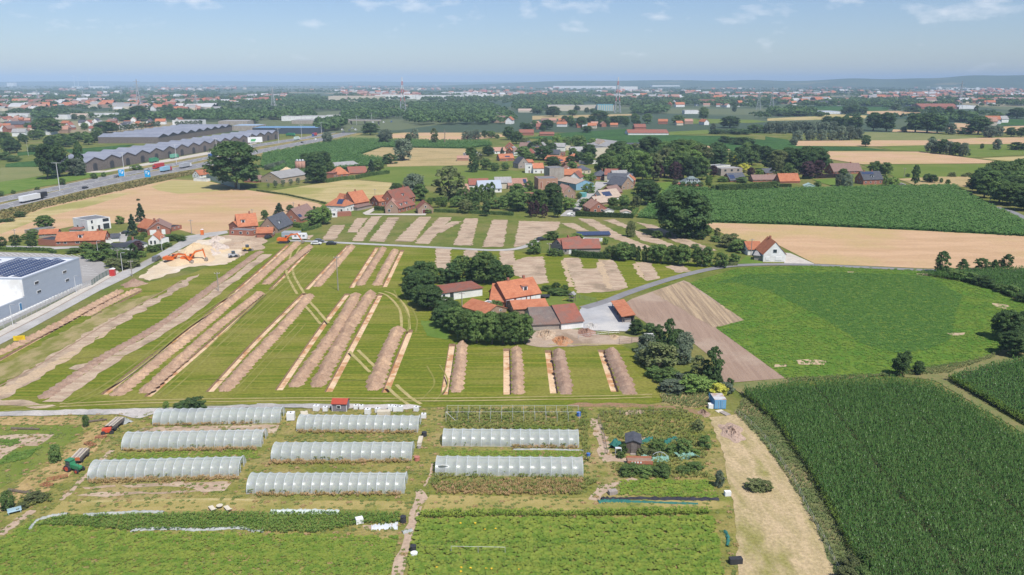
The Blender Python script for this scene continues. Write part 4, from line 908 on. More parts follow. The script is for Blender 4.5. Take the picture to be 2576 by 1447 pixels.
hedge(B3,[(590,690),(700,705),(870,715),(960,715)],2.2,1.8,'low bushy hedge before the brick bungalow','dark')
hedge(A3,[(1560,1258),(1800,1270),(1990,1280)],1.6,1.2,'low clipped hedge around the slate-roofed villa garden','dark')
hedge(A3,[(2040,1285),(2300,1275),(2572,1258),(2640,1250)],4.2,4.0,'thick grey-green hedge along the maize field','mid',leaf=.45)
hedge(B4,[(120,0),(240,2)],2.0,1.5,'short dark hedge before the orange-roofed garden house','dark')
hedge(A2,[(700,1190),(850,1165),(980,1155)],2.4,1.8,'hedge before the red barn, nearer of the two','mid')
hedge(A2,[(1000,1150),(1150,1120),(1325,1098)],2.4,1.8,'hedge running from the red barn into the meadow','mid')
hedge(A2,[(0,1270),(300,1315),(690,1400)],.9,.8,'thin dark weed line between the two straw fields','olive')
hedge(B2,[(370,395),(440,410),(520,405)],2.0,1.3,'clipped hedge in front of the brown-roofed house','light')
hedge(B2,[(1180,232),(1290,236)],2.0,1.2,'short dark hedge beside the brick garages','dark')
hedge(B2,[(1780,250),(2100,262),(2572,285)],1.6,1.4,'long low hedge below the orchard','mid')
hedge(B2,[(460,445),(560,425),(640,395)],1.4,1.2,'low hedge beside the white caravan','mid')
hedge(B1,[(0,630),(300,635),(490,640),(545,665)],1.1,1.6,'low hedge round the parking lot','mid')
hedge(B1,[(1280,545),(1370,540),(1440,530)],1.8,1.4,'clipped hedge before the brick farmhouse','mid')
hedge(B3,[(2130,790),(2240,785)],1.1,1.2,'short brown hedge by the red-roofed cottage','olive')
hedge(A4,[(350,1150),(450,1150)],2.4,2.0,'dark hedge block beside the brown-roofed bungalow','dark')
hedge(A4,[(470,1145),(710,1135)],2.4,2.0,'dark purple hedge in front of the brown-roofed bungalow','copper')
hedge(B3,[(950,225),(1090,232),(1190,245)],1.6,1.2,'green hedge between the terrace gardens','mid')
hedge(B3,[(1190,305),(1240,235)],1.5,1.5,'bright hedge slanting along the maize edge','light')
hedge(B3,[(30,240),(160,245),(470,255)],1.8,1.3,'dark hedge behind the purple-leaved park trees','dark')
# ================================================================== buildings
w_brick = M('red_brick',(.30,.125,.085),(.36,.165,.115),scale=2.2,stretch=(1,1,2.5),fine=.18,fscale=6)
w_brown = M('brown_brick',(.30,.205,.15),(.36,.255,.19),scale=2.2,stretch=(1,1,2.5),fine=.18,fscale=6)
w_grey = M('grey_brick',(.36,.31,.275),(.30,.26,.235),scale=2,fine=.15,fscale=6)
w_white = M('white_render',(.80,.80,.78),(.72,.72,.70),scale=.5,c3=(.66,.65,.62),scale3=.25)
w_cream = M('cream_render',(.60,.54,.43),(.53,.47,.37),scale=.6,fine=.1)
w_tan = M('tan_block',(.45,.36,.26),(.39,.31,.225),scale=.8,fine=.12)
w_conc = M('weathered_concrete',(.40,.36,.31),(.31,.27,.23),scale=.5,stretch=(1,1,.4),fine=.15)
w_blue = M('blue_cladding',(.20,.36,.47),(.24,.40,.50),scale=.4,stretch=(4,4,.2))
w_steel = M('grey_blue_cladding',(.375,.42,.48),(.355,.40,.46),scale=.3,stretch=(1,1,3),rough=.6)
w_timber = M('weathered_timber',(.155,.13,.115),(.215,.185,.165),scale=.6,stretch=(1,1,3.5),fine=.25,fscale=2)
w_pink = M('orange_brick',(.46,.27,.19),(.40,.23,.16),scale=1.5,fine=.15)
r_orange = M('orange_tiles',(.46,.185,.10),(.38,.15,.085),scale=.9,stretch=(1,1,2.5),c3=(.36,.13,.07),scale3=.3,lo3=.5,hi3=.7,fine=.16,fscale=5,rnd=.1)
r_red = M('red_brown_tiles',(.30,.115,.08),(.25,.10,.075),scale=.9,stretch=(1,1,2.5),c3=(.22,.12,.095),scale3=.3,fine=.18,fscale=5,rnd=.1)
r_pink = M('faded_pink_tiles',(.42,.245,.185),(.35,.20,.155),scale=.8,stretch=(1,1,2.5),fine=.15,fscale=5,rnd=.1)
r_brown = M('brown_tiles',(.26,.17,.145),(.21,.14,.12),scale=.8,stretch=(1,1,2.5),fine=.15,fscale=5,rnd=.1)
r_slate = M('dark_slates',(.075,.08,.095),(.105,.11,.125),scale=.9,stretch=(1,1,2.5),fine=.2,fscale=5,rough=.6,rnd=.15)
r_grey = M('grey_sheet_roof',(.34,.335,.33),(.27,.265,.26),scale=.5,stretch=(3,.4,1),fine=.1,rnd=.1)
r_moss = M('mossy_dark_tiles',(.15,.125,.115),(.20,.165,.145),scale=.6,c3=(.21,.14,.115),scale3=.15,fine=.25,fscale=4)
r_black = M('black_felt_roof',(.045,.05,.06),(.06,.065,.075),scale=.5)
r_flat = M('flat_roof_felt',(.20,.205,.215),(.17,.175,.185),scale=.3)
r_ltan = M('pale_tiles',(.45,.36,.29),(.38,.30,.24),scale=.8,fine=.12)
f_white = flat('window_frame_white',(.78,.78,.76)); f_glass = flat('window_glass',(.035,.045,.055),rough=.12,spec=.6)
f_dark = flat('dark_door',(.05,.05,.055)); f_dred = flat('dark_red_door',(.13,.035,.035)); f_brownd = flat('brown_door',(.16,.09,.06)); f_shut = flat('white_shutter',(.74,.74,.72))
f_solar = M('solar_glass',(.035,.05,.10),(.05,.07,.14),scale=1.5,rough=.18,spec=.6); f_alu = flat('aluminium',(.55,.56,.57),rough=.4,metal=.6)
f_blued = flat('blue_door',(.05,.20,.38))
def dims(reg,a,b):
    A,B = G(*reg(*a)),G(*reg(*b)); d = B - A
    return A,B,d.length,math.atan2(d.y,d.x)
def window(par,x,y,z,w,h,rz=0.0,frame=f_white,pane=f_glass,name='window'):
    o = sbox(name,w,.10,h,(x,y,z),frame,par,(0,0,rz))
    sbox('pane' if name != 'door' else 'panel',w - .18 if w > .5 else w * .7,.14,h - .18 if h > .5 else h * .7,(0,0,.09),pane,o)
    return o
def solar_grid(roof,x0,y0,z0,slope,nx,ny,pw=1.0,ph=1.65,gap=.06):
    """panels on a roof slope rising with y (front slope)"""
    for i in range(nx):
        for j in range(ny):
            s = (j + .5) * (ph + gap)
            o = sbox('solar_panel',pw,ph,.05,(x0 + (i + .5) * (pw + gap),y0 + s * math.cos(slope),z0 + s * math.sin(slope) + .08),f_solar,roof,(slope,0,0))
def house(reg,a,b,dep,wh,rt,rh,wall,roof,label,name='house',cat='house',group=None,wins=None,chim=(),solar=None,dorm=(),door=None,sidewin=True,wmat=None,eave=.35,garage=None,frame=None,cap=None,storeys=None):
    k = K if reg is not S else 1.0
    A,B,W,rz = dims(reg,a,b); Mid = (A + B) / 2; back = Vector((-math.sin(rz),math.cos(rz),0))
    if isinstance(dep,tuple):
        Cc = G(*reg(*dep)); dep = max(3.0,abs((Cc - A).dot(back)))
    D = dep; Hw = zpx(Mid,wh * k)
    t = empty(name,Mid,rz,label=label,cat=cat,group=group)
    wm = {'brick': w_brick,'brown': w_brown,'grey': w_grey,'white': w_white,'cream': w_cream,'tan': w_tan,'conc': w_conc,'blue': w_blue,'steel': w_steel,'timber': w_timber,'pink': w_pink}.get(wall,wall)
    rm = {'orange': r_orange,'red': r_red,'pink': r_pink,'brown': r_brown,'slate': r_slate,'grey': r_grey,'moss': r_moss,'black': r_black,'flat': r_flat,'tan': r_ltan}.get(roof,roof)
    h2 = W / 2; e = eave; th = .16
    if rt in ('x','hip','mono'):
        Pr = Mid + back * (D / 2 if rt != 'mono' else D)
        yb = sheet_y(Vector((Mid.x,Mid.y,0))) - wh * k - rh * k
        bb = -(yb - 723.5) / FOCAL
        zr = Pr.y * (bb * _cp - _sp) / (_cp + bb * _sp) + CAM_H
        Hr = max(zr - Hw,.12 * D if rt != 'mono' else .3)
        Hr = min(Hr,.62 * D)
    elif rt == 'y': Hr = max(zpx(Mid,(wh + rh) * k) - Hw,.8)
    else: Hr = 0
    if rt == 'x':
        MB().prism([(0,0),(D,0),(D,Hw),(D / 2,Hw + Hr),(0,Hw)],-h2,h2,'x').build('wall',wm,t)
        s = Hr / (D / 2); za = Hw - e * s + .03
        ro = MB().prism([(-e,za),(D / 2,Hw + Hr + .03),(D + e,za),(D + e,za + th),(D / 2,Hw + Hr + .03 + th),(-e,za + th)],-h2 - e * .6,h2 + e * .6,'x').build('roof',rm,t)
    elif rt == 'y':
        MB().prism([(-h2,0),(h2,0),(h2,Hw),(0,Hw + Hr),(-h2,Hw)],0,D,'y').build('wall',wm,t)
        s = Hr / h2; za = Hw - e * s + .03
        ro = MB().prism([(-h2 - e,za),(0,Hw + Hr + .03),(h2 + e,za),(h2 + e,za + th),(0,Hw + Hr + .03 + th),(-h2 - e,za + th)],-e * .5,D + e * .5,'y').build('roof',rm,t)
    elif rt == 'hip':
        MB().box(-h2,h2,0,D,0,Hw).build('wall',wm,t)
        i = min(h2 * .95,D / 2) if W > D * .8 else h2 * .95
        z0,z1 = Hw - .05,Hw + Hr
        vs = [(-h2 - e,-e,z0),(h2 + e,-e,z0),(h2 + e,D + e,z0),(-h2 - e,D + e,z0),(-h2 + i,D / 2,z1),(h2 - i,D / 2,z1)]
        ro = MB().add([Vector(v) for v in vs],[(0,1,5,4),(2,3,4,5),(1,2,5),(3,0,4),(3,2,1,0)]).build('roof',rm,t)
    elif rt == 'mono':
        MB().prism([(0,0),(D,0),(D,Hw + Hr),(0,Hw)],-h2,h2,'x').build('wall',wm,t)
        s = Hr / D
        ro = MB().prism([(-e,Hw - e * s + .03),(D + e,Hw + Hr + e * s + .03),(D + e,Hw + Hr + e * s + .03 + th),(-e,Hw - e * s + .03 + th)],-h2 - e,h2 + e,'x').build('roof',rm,t)
    else:
        MB().box(-h2,h2,0,D,0,Hw).build('wall',wm,t)
        ro = MB().box(-h2 + .3,h2 - .3,.3,D - .3,Hw - .2,Hw + .06).build('roof',rm,t)
        cp = MB()
        for bx in ((-h2 - .03,h2 + .03,-.03,.3),(-h2 - .03,h2 + .03,D - .3,D + .03),(-h2 - .03,-h2 + .3,.3,D - .3),(h2 - .3,h2 + .03,.3,D - .3)):
            cp.box(*bx,Hw - .02,Hw + .22)
        cp.build('parapet',cap or wm,t)
    fr = frame or f_white
    if wins is None:
        ns = storeys or max(1,int(Hw / 2.6)); ncol = max(1,min(7,int(W / 3.4)))
        wins = []
        for st in range(ns):
            for c in range(ncol):
                u = (c + .5) / ncol
                if st == 0 and c == ncol // 2 and W > 4.5 and Hw > 2.1: wins.append((u,0.02,.95,2.05,'d'))
                else: wins.append((u,st * 2.7 + .85,1.15,min(1.25,max(.6,Hw - st * 2.7 - 1.1))))
    for q in wins:
        u,z,w_,h_ = q[:4]; kd = q[4] if len(q) > 4 else 'w'
        if z + h_ > Hw + (Hr if rt == 'y' else 0): continue
        nm = {'w': 'window','s': 'window','d': 'door','g': 'garage_door','k': 'window'}[kd]
        window(t,-h2 + u * W,-.03,z,w_,h_,0,{'k': f_dark}.get(kd,fr),{'w': wmat or f_glass,'s': f_shut,'d': door or f_brownd,'g': garage or f_shut,'k': f_glass}[kd],nm)
    if sidewin and D > 5:
        for sx in (-1,1):
            if sx * Mid.x > 60 and abs(rz) < .3: continue        # side turned away from the view
            for j,yy in enumerate((D * .3,D * .7)):
                window(t,sx * (h2 + .03),yy,.95,1.0,min(1.2,max(.5,Hw - 1.2)),math.pi / 2,fr)
            if rt == 'x' and Hr > 2.2: window(t,sx * (h2 + .03),D / 2,Hw + .35,.9,1.0,math.pi / 2,fr)
    if rt == 'y' and Hr > 2.2 and wins and not any(q[1] > Hw - .5 for q in wins):
        window(t,0,-.03,Hw + .3,1.0,1.1,0,fr)
    top = Hw + Hr
    for u in chim:
        px = -h2 + u * W
        if rt == 'y': px,py = 0,D * u
        else: py = D / 2 if rt in ('x','hip') else D * .6
        c = MB().box(px - .35,px + .35,py - .3,py + .3,top - .6,top + 1.0).build('chimney',w_brick,ro)
    if solar:
        u0,v0,nx,ny = solar
        sl = math.atan2(Hr,D / 2); solar_grid(ro,-h2 + u0 * W,v0 * D / 2,Hw + .2 + v0 * Hr,sl,nx,ny)
    for u in dorm:
        px = -h2 + u * W; z0 = Hw + Hr * .25; y0 = D / 2 * .25; dh = min(1.5,Hr * .55)
        dm = MB().box(px - .8,px + .8,y0 + .05,D / 2 * .95,z0 - .3,z0 + dh).build('dormer',w_white,ro)
        MB().box(px - 1.0,px + 1.0,y0 - .2,D / 2 * .97,z0 + dh + .01,z0 + dh + .14).build('dormer_roof',rm,ro)
        sbox('dormer_window',1.0,.1,dh * .75,(px,y0 + .02,z0 + .05),f_glass,ro)
    return t
H = house
# --- left street
H(B1,(885,447),(1115,412),12.0,108,'flat',0,'white','flat','white cube house with a flat grey roof at the wheat edge',wins=[(.2,3.5,.8,1.3,'k'),(.2,.9,.8,1.3,'k'),(.48,.05,1.0,2.2,'d'),(.8,3.5,2.8,1.4,'k'),(.8,.2,2.8,2.4,'k')],door=f_dark,frame=f_dark)
H(B1,(560,592),(1050,577),8.5,50,'x',88,'brick','orange','long low brick house with an orange tiled roof and white dormer',chim=(.82,.9),dorm=(.5,),wins=[(.06,.9,1.2,1.1),(.2,.9,1.2,1.1),(.35,.05,1,2.05,'d'),(.45,.9,1.6,1.1),(.63,.9,1.6,1.2,'s'),(.73,.9,1.4,1.2,'s'),(.87,.9,1.5,1.2,'s')],door=f_dark)
H(B1,(385,582),(558,594),7,56,'flat',0,'brick','black','low red brick annex with a flat black roof',wins=[])
H(B1,(392,508),(578,500),6,35,'x',45,'grey','orange','small grey house with a sagging orange roof behind the annex')
H(B1,(330,470),(540,430),5,30,'flat',0,'conc','flat','weathered pale garden wall and outbuilding behind the orange roof',wins=[],name='outbuilding',cat='outbuilding')
H(B1,(697,457),(803,457),4,30,'mono',18,'white','red','small white shed with a red sloping roof',name='shed',cat='shed',wins=[])
H(B1,(1378,448),(1480,470),8,52,'x',82,'brick','orange','brick farmhouse wing with an orange roof and chimney',chim=(.95,))
H(B1,(1480,484),(1710,470),14,52,'y',62,'brick','brown','brick farmhouse with brown roof and white garage doors in its gable',wins=[(.25,.05,2.6,2.2,'g'),(.7,.05,1.5,2.2,'g')],chim=(.3,))
H(B1,(1632,440),(1722,445),7,35,'flat',0,'brick','black','low brick annex with black roof behind the farmhouse',wins=[],name='outbuilding',cat='outbuilding')
H(B1,(1490,586),(1602,582),9,55,'y',52,'white','orange','white gabled cottage with an orange roof',wins=[(.25,.5,.9,1.6),(.6,.5,.9,1.6)])
H(B1,(1606,578),(1697,560),6,50,'flat',0,'white','black','white garage with a dark red door beside the gabled cottage',name='garage',cat='garage',wins=[(.3,.05,2.4,2.1,'g')],garage=f_dred)
H(B1,(1090,640),(1300,640),7,40,'x',38,'white','black','long low bungalow with a black roof among garden shrubs',chim=(),name='bungalow')
H(B1,(1300,625),(1480,600),7,40,'hip',52,'white','slate','dark hip-roofed wing of the low bungalow with white chimney',chim=(.4,))
H(B1,(1112,550),(1197,545),5,42,'x',38,'white','slate','small white garage with a grey roof beside the concrete driveway',name='garage',cat='garage',wins=[])
H(B1,(1060,570),(1130,562),3.5,30,'flat',0,'white','flat','white garden wall lodge beside the grey-roofed garage',name='outbuilding',cat='outbuilding',wins=[])
H(S,(600,586),(650,582),9,16,'x',30,'brick','orange','large brick house with an orange and brown roof facing the earthworks',chim=(.7,),dorm=(.3,))
H(S,(577,592),(636,595),5.5,13,'flat',0,'brick','flat','flat-roofed brick front annex of the large brick house',wins=[(.15,.9,1,1),(.5,.8,1.4,1.1),(.8,.9,1,1)])
H(S,(577,582),(600,586),6,16,'y',10,'brick','orange','gabled brick wing of the large brick house')
H(B2,(0,508),(160,505),6,48,'x',55,'brick','orange','brick garage with an orange roof beside the caravan',name='garage',cat='garage',wins=[(.75,.05,2.4,2.1,'g')],garage=f_brownd)
H(B2,(215,462),(366,398),9,42,'x',112,'brown','slate','brick house with a steep dark slate roof and white dormer',dorm=(.35,),chim=())
H(B2,(440,364),(598,302),9,42,'x',98,'brick','brown','brick house with brown roof and black solar panels',solar=(.02,.1,3,1),chim=(.5,),dorm=())
H(B2,(690,252),(885,262),10,70,'hip',92,'white','orange','white house with an orange hipped roof and black solar panel',chim=(.8,),solar=(.55,.15,3,2))
H(B2,(750,303),(806,302),4,62,'flat',0,'white','flat','white flat-roofed porch block before the hipped house',name='outbuilding',cat='outbuilding')
H(B2,(868,258),(975,230),5,42,'x',40,'white','orange','low white wing with orange roof between two houses')
H(B2,(985,222),(1128,196),9,62,'x',105,'brick','orange','brick house with a steep orange roof and white gable windows',chim=(.5,))
H(B2,(895,170),(965,160),8,40,'y',50,'brick','orange','orange-roofed rear wing behind the hipped white house')
H(B2,(1010,238),(1160,205),4,30,'mono',14,'grey','brown','low open shed with brown roof beside the paved drive',name='shed',cat='shed',wins=[])
H(B2,(810,296),(950,288),4,34,'flat',0,'brick','red','low red brick shed beside the white porch block',name='shed',cat='shed',wins=[])
H(B2,(250,498),(415,500),4.5,38,'flat',0,'steel','grey','grey carport beside the white caravan',name='carport',cat='carport',wins=[])
H(B2,(1225,200),(1380,180),8,55,'x',55,'brick','orange','brick stable with an orange roof at the end of the drive')
H(B2,(1290,264),(1420,262),11,55,'y',70,'brown','pink','brown brick house with gable to the field and skylights',wins=[(.3,.8,1.2,1.4)])
H(B2,(1420,262),(1590,215),8,45,'x',62,'brick','red','red-roofed wing joining the brown brick house',dorm=(.3,.6))
H(B2,(1385,200),(1590,150),9,60,'x',100,'brick','red','tall brick farmhouse with red roof and chimney before the willow',chim=(.75,),dorm=(.5,))
H(B2,(1618,268),(1768,262),8,52,'y',62,'brown','red','brown brick garage with a dark door and steep red roof',name='garage',cat='garage',wins=[(.5,.05,3.2,2.2,'g')],garage=f_dred)
# --- barns left centre
H(A2,(240,1197),(505,1152),16,50,'x',60,'tan','grey','long tan barn with a grey sheet roof',name='barn',cat='barn',wins=[(.15,1,1.2,1),(.4,1,1.2,1),(.65,1,1.2,1)])
H(A2,(0,1190),(105,1170),10,18,'x',40,'brick','brown','dark-roofed shed at the end of the tan barn',name='shed',cat='shed',wins=[])
H(A2,(780,1140),(930,1128),9,30,'hip',75,'brick','orange','brick farmhouse with an orange hipped roof beside the meadow hedge')
H(A2,(930,1108),(1112,1100),14,15,'x',62,'brick','red','broad barn with a red-brown roof and grey gable',name='barn',cat='barn',wins=[])
H(A2,(770,1045),(1026,1022),16,18,'x',34,'grey','grey','wide grey barn with roof vents behind the orange roofs',name='barn',cat='barn',wins=[])
H(A2,(700,1148),(770,1150),6,55,'mono',10,'brick','red','tall narrow red brick shed beside the dark trees',name='shed',cat='shed',wins=[])
H(A1,(2000,1142),(2096,1130),7,30,'x',45,'white','orange','small white cottage with orange roof below the motorway')
H(A1,(1940,1172),(2070,1178),4,22,'flat',0,'white','flat','white shed beside the cottage below the motorway',name='shed',cat='shed',wins=[])
# --- village
H(A3,(250,1262),(445,1258),14,110,'flat',0,'pink','flat','old orange brick mill block with bricked-up bays',name='mill_building',cat='building',wins=[(.15,1,1.6,4,'d'),(.5,1,1.6,4,'d'),(.8,1,1.6,4,'d')],door=w_brick)
H(A3,(362,1205),(507,1200),12,160,'flat',0,'conc','flat','grey concrete top block of the old mill',name='mill_building',cat='building',wins=[(.2,9,1.2,1.6),(.6,9,1.2,1.6)])
H(A3,(445,1228),(628,1266),13,62,'x',40,'blue','tan','blue clad hall with a pale roof beside the mill',name='hall',cat='hall',wins=[(.6,2,2,1.2)])
H(B3,(120,167),(240,165),8,55,'x',55,'brick','red','red brick chapel house with arched window in the park')
H(A3,(455,1008),(600,992),11,22,'x',45,'brick','orange','long orange-roofed school wing with white skylights',solar=(.1,.2,5,1))
H(A3,(312,975),(460,985),10,25,'x',38,'brick','orange','orange-roofed wing joined to the school')
H(A3,(595,985),(716,975),12,22,'hip',62,'brick','orange','orange pyramid-roofed hall of the school')
H(A3,(360,920),(515,922),9,35,'flat',0,'brick','flat','flat-roofed brick block with roof panels behind the school')
H(A3,(118,1092),(200,1092),9,82,'flat',0,'white','flat','white flat-roofed half of the house by the meadow')
H(A3,(200,1096),(306,1094),9,52,'x',50,'white','orange','white house with orange roof at the meadow corner',chim=(.7,))
H(A3,(50,1047),(156,1042),10,48,'y',62,'grey','slate','grey gabled house with dark slate roof behind the white house')
H(A3,(140,1005),(206,1002),8,20,'x',30,'brick','orange','small orange roof behind the grey gabled house')
H(A3,(800,1162),(962,1162),11,42,'hip',58,'brick','slate','red brick bungalow with a grey hipped roof at the street bend',chim=(.6,))
H(A3,(640,1102),(778,1098),11,40,'hip',48,'cream','slate','cream bungalow with grey hipped roof')
H(A3,(555,1055),(662,1045),9,22,'x',46,'brick','red','dark red roofed house behind the cream bungalow')
H(A3,(745,1005),(850,995),10,25,'flat',0,'white','grey','white flat-roofed bungalow before the factory wall')
H(A3,(822,942),(932,936),20,100,'flat',0,'cream','flat','tall cream factory wall behind the village',name='factory',cat='factory',wins=[])
H(A3,(935,852),(1165,842),40,22,'y',52,'cream','grey','cream factory hall with a broad grey gable roof',name='factory',cat='factory',wins=[])
H(A3,(858,838),(942,836),14,38,'y',40,'tan','tan','cream gabled tower house of the factory',name='factory',cat='factory')
H(A3,(1155,852),(1540,850),30,14,'x',42,'cream','slate','long factory shed with a dark roof',name='factory',cat='factory',wins=[])
H(A3,(1650,885),(1882,882),34,28,'hip',90,'grey','slate','large dark hip-roofed barn behind the park wood',name='barn',cat='barn',wins=[])
H(A3,(480,866),(572,862),14,45,'flat',0,'cream',w_steel,'small cream hall with blue-grey flat roof',name='hall',cat='hall')
H(A3,(1085,1262),(1206,1245),12,45,'y',72,'brown','slate','brown gabled house with dark roof in the terrace')
H(A3,(1040,1200),(1160,1190),9,25,'x',60,'brown','slate','dark-roofed house with tall chimney behind the terrace',chim=(.8,))
H(A3,(985,1318),(1092,1296),8,22,'x',66,'brick','brown','brown-roofed house stepping down the terrace')
H(B3,(900,140),(1082,118),9,26,'x',78,'white','tan','terrace house with pale roof covered in solar panels',solar=(.1,.15,6,2))
H(B3,(835,185),(962,172),9,26,'x',62,'brown','tan','pale-roofed terrace house with chimney',chim=(.3,))
H(B3,(770,264),(936,258),12,48,'y',62,'brick','pink','pink-roofed brick house at the end of the terrace',wins=[(.3,.8,1.2,1.2),(.7,.8,1.2,1.2)],chim=(.4,))
H(B3,(918,266),(1008,262),4,26,'y',14,'white','grey','white garden pavilion behind the long hedge',name='pavilion',cat='pavilion',wins=[])
H(B3,(1082,276),(1180,276),5,22,'y',14,'white','tan','tan-roofed garden shed at the end of the long hedge',name='shed',cat='shed',wins=[])
H(B3,(655,102),(718,105),4,40,'flat',0,flat('turquoise_cladding',(.12,.38,.36)),flat('turquoise_roof',(.25,.48,.45)),'small turquoise kiosk beside the village street',name='kiosk',cat='kiosk',wins=[])
H(B3,(495,118),(622,112),12,62,'y',62,'brown','pink','pink-roofed brown brick house beside the park')
H(B3,(430,130),(500,128),10,72,'x',40,'brick','pink','brick house end wall beside the park trees')
H(A2,(2225,1292),(2456,1284),9,42,'x',80,'white',w_steel,'white house with pale grey roof beside the tall green row')
H(A3,(-52,1252),(150,1246),9,38,'x',66,'brown','pink','pink-roofed house with a black roof panel by the meadow',solar=(.78,.2,2,2))
H(A2,(2045,1312),(2142,1304),8,42,'x',62,'brown','pink','pink-roofed house half hidden by the tallest olive tree')
H(A2,(2008,970),(2122,970),8,26,'x',26,'pink','pink','low pink barn at the corner of the dry meadow',name='barn',cat='barn',wins=[])
H(A2,(2435,972),(2580,968),10,26,'x',44,'brick','orange','orange-roofed house among the village edge gardens',solar=(.4,.2,4,1))
H(A2,(2385,900),(2500,896),9,28,'x',36,'white','pink','pale house with pink roof above the village gardens')
H(A2,(2490,850),(2580,850),9,22,'y',40,'brick','orange','steep orange gabled house above the village gardens')
H(A2,(2120,925),(2260,915),8,28,'flat',0,'white','flat','white flat-roofed house behind the small pink barn')
H(A3,(0,905),(45,900),9,24,'x',40,'brick','orange','orange-roofed house beside the village wood')
H(A3,(165,858),(310,830),12,14,'x',36,'pink','pink','broad pink-roofed barn behind the village',name='barn',cat='barn',wins=[])
# --- villas on the right
H(A3,(1715,1242),(1900,1238),10,46,'hip',72,'brick',M('green_slates',(.16,.20,.20),(.20,.24,.235),scale=1),'brick villa with a grey-green hipped roof and three dormers',dorm=(.3,.5,.7))
H(A3,(2010,1082),(2172,1068),10,55,'flat',0,'white','flat','white flat-roofed villa before the dark trees',wins=[(.3,3,3,1.5)])
H(A3,(2078,1120),(2292,1112),11,70,'flat',0,'grey','grey','grey house shell under construction',wins=[(.2,3,1.6,1.4,'k'),(.5,3,1.6,1.4,'k'),(.8,3,1.6,1.4,'k')])
H(A3,(2172,1182),(2334,1172),9,18,'x',68,'brick','slate','slate-roofed house with bright solar panels in the villa garden',solar=(.05,.15,4,2))
H(A3,(2400,1182),(2680,1180),9,24,'x',48,'brick','brown','long brown-roofed bungalow behind the thick hedge',chim=(.6,))
H(A3,(1640,1232),(1710,1230),5,30,'x',16,'brick','red','small brick garden house beside the green-roofed villa',name='shed',cat='shed',wins=[])
H(A4,(125,1195),(325,1192),9,22,'x',76,'brick','orange','garden house with a bright orange roof behind the dark hedge')
H(A4,(-20,1110),(95,1100),8,20,'x',40,'brown','slate','grey-roofed house beside the grove')
H(A4,(660,1104),(950,1096),11,28,'x',78,'brick','brown','broad brick bungalow with a purple-brown roof',chim=(.72,))
H(A4,(960,1208),(1155,1202),9,50,'x',80,'brick','slate','slate-roofed house with white dormer by the maize',dorm=(.5,),solar=(.05,.62,8,1),chim=(.2,.6))
H(A4,(370,1250),(475,1252),5,30,'y',22,flat('greenhouse_glass',(.42,.55,.48),rough=.3),flat('greenhouse_glass',(.42,.55,.48)),'pale green glass greenhouse by the maize edge',name='greenhouse',cat='greenhouse',wins=[],sidewin=False)
H(A4,(1300,1222),(1385,1225),4,14,'y',12,'grey','grey','small grey shed at the maize edge',name='shed',cat='shed',wins=[])
# --- cottage by the lane
_a,_b = B3(2502,748),B4(180,750)
H(S,_a,_b,11,19.5,'y',30,'white','orange','white gabled cottage with an orange roof by the wheat field',wins=[(.2,.6,1.4,1.3,'s'),(.68,.5,2.4,1.5,'s'),(.5,3.4,1.5,1.4)],chim=(.7,))
H(B3,(2345,682),(2492,680),8,58,'x',78,'white','orange','white barn with an orange roof beside the gabled cottage',name='barn',cat='barn',wins=[(.3,.3,1,2,'d')])
H(B3,(2410,732),(2500,740),4.5,48,'mono',38,'grey','grey','grey lean-to between the barn and the gabled cottage',name='lean_to',cat='lean-to',wins=[(.5,.1,2.6,1.8,'k')])
# --- brick bungalow on the site
H(B3,(500,674),(872,668),10,58,'x',92,'grey','red','long grey-brick bungalow with a red-brown roof among the filled strips',wins=[(.18,.05,1,2.1,'d'),(.33,.05,1.3,2.1,'d'),(.06,.9,1.2,1.2)],door=f_shut)
H(B3,(372,628),(500,664),11,50,'y',74,'grey','red','gabled front wing of the grey-brick bungalow',wins=[(.7,.6,1.4,1.2),(.6,3.0,1.4,1.2)],chim=(.5,))
H(B3,(650,500),(968,494),3,18,'mono',28,'grey',f_solar,'long shed roofed with blue solar panels behind the bungalow',name='shed',cat='shed',wins=[],sidewin=False)
H(B3,(700,540),(890,545),3,16,'flat',0,'white','flat','low pale terrace shelter behind the bungalow',name='shed',cat='shed',wins=[],sidewin=False)
# --- the farm
H(S,B2(2495,1205),B3(274,1145),9.5,22.5,'x',39,'brick','orange','tall farmhouse with an orange tiled roof and white doors',wins=[(.06,.2,1.2,2,'d'),(.16,.3,1.8,1.9,'s'),(.36,.3,1.6,1.9,'s'),(.5,.3,1.6,1.9,'s'),(.64,.1,1,2.1,'d'),(.78,.3,1.7,1.9,'s'),(.92,.3,1.7,1.9,'s')],door=f_shut,dorm=(.62,),chim=(.3,.75))
H(B2,(2338,1192),(2492,1200),9,56,'x',168,'brick','orange','lower farmhouse wing with orange roof',wins=[(.7,.3,1.2,1.6,'s')],storeys=1)
H(B2,(2062,1238),(2300,1310),8,42,'x',78,'brown','orange','small barn with a bright orange roof among the farm trees',name='barn',cat='barn',wins=[])
H(B2,(1852,1146),(2262,1088),8,78,'mono',62,'white','red','white farm shed with a red-brown sloping roof',name='shed',cat='shed',wins=[(.06,1.2,1.0,1.0),(.25,.05,1.2,2.4,'k'),(.5,.1,4,2.8,'g'),(.8,.1,3,2.6,'k')])
H(B3,(5,1285),(352,1262),9,60,'x',84,'brown','orange','farm barn with an orange roof beside the farmhouse',name='barn',cat='barn',wins=[])
H(B3,(190,1440),(462,1428),13,62,'x',168,'conc','moss','old barn with a mossy dark roof and grey walls',name='barn',cat='barn',wins=[(.7,.1,2,2,'k')])
H(B3,(480,1432),(700,1408),13,70,'x',172,'white','red','barn with a red-brown roof beside the grey yard',name='barn',cat='barn',wins=[(.75,.1,2.6,2.6,'k')])
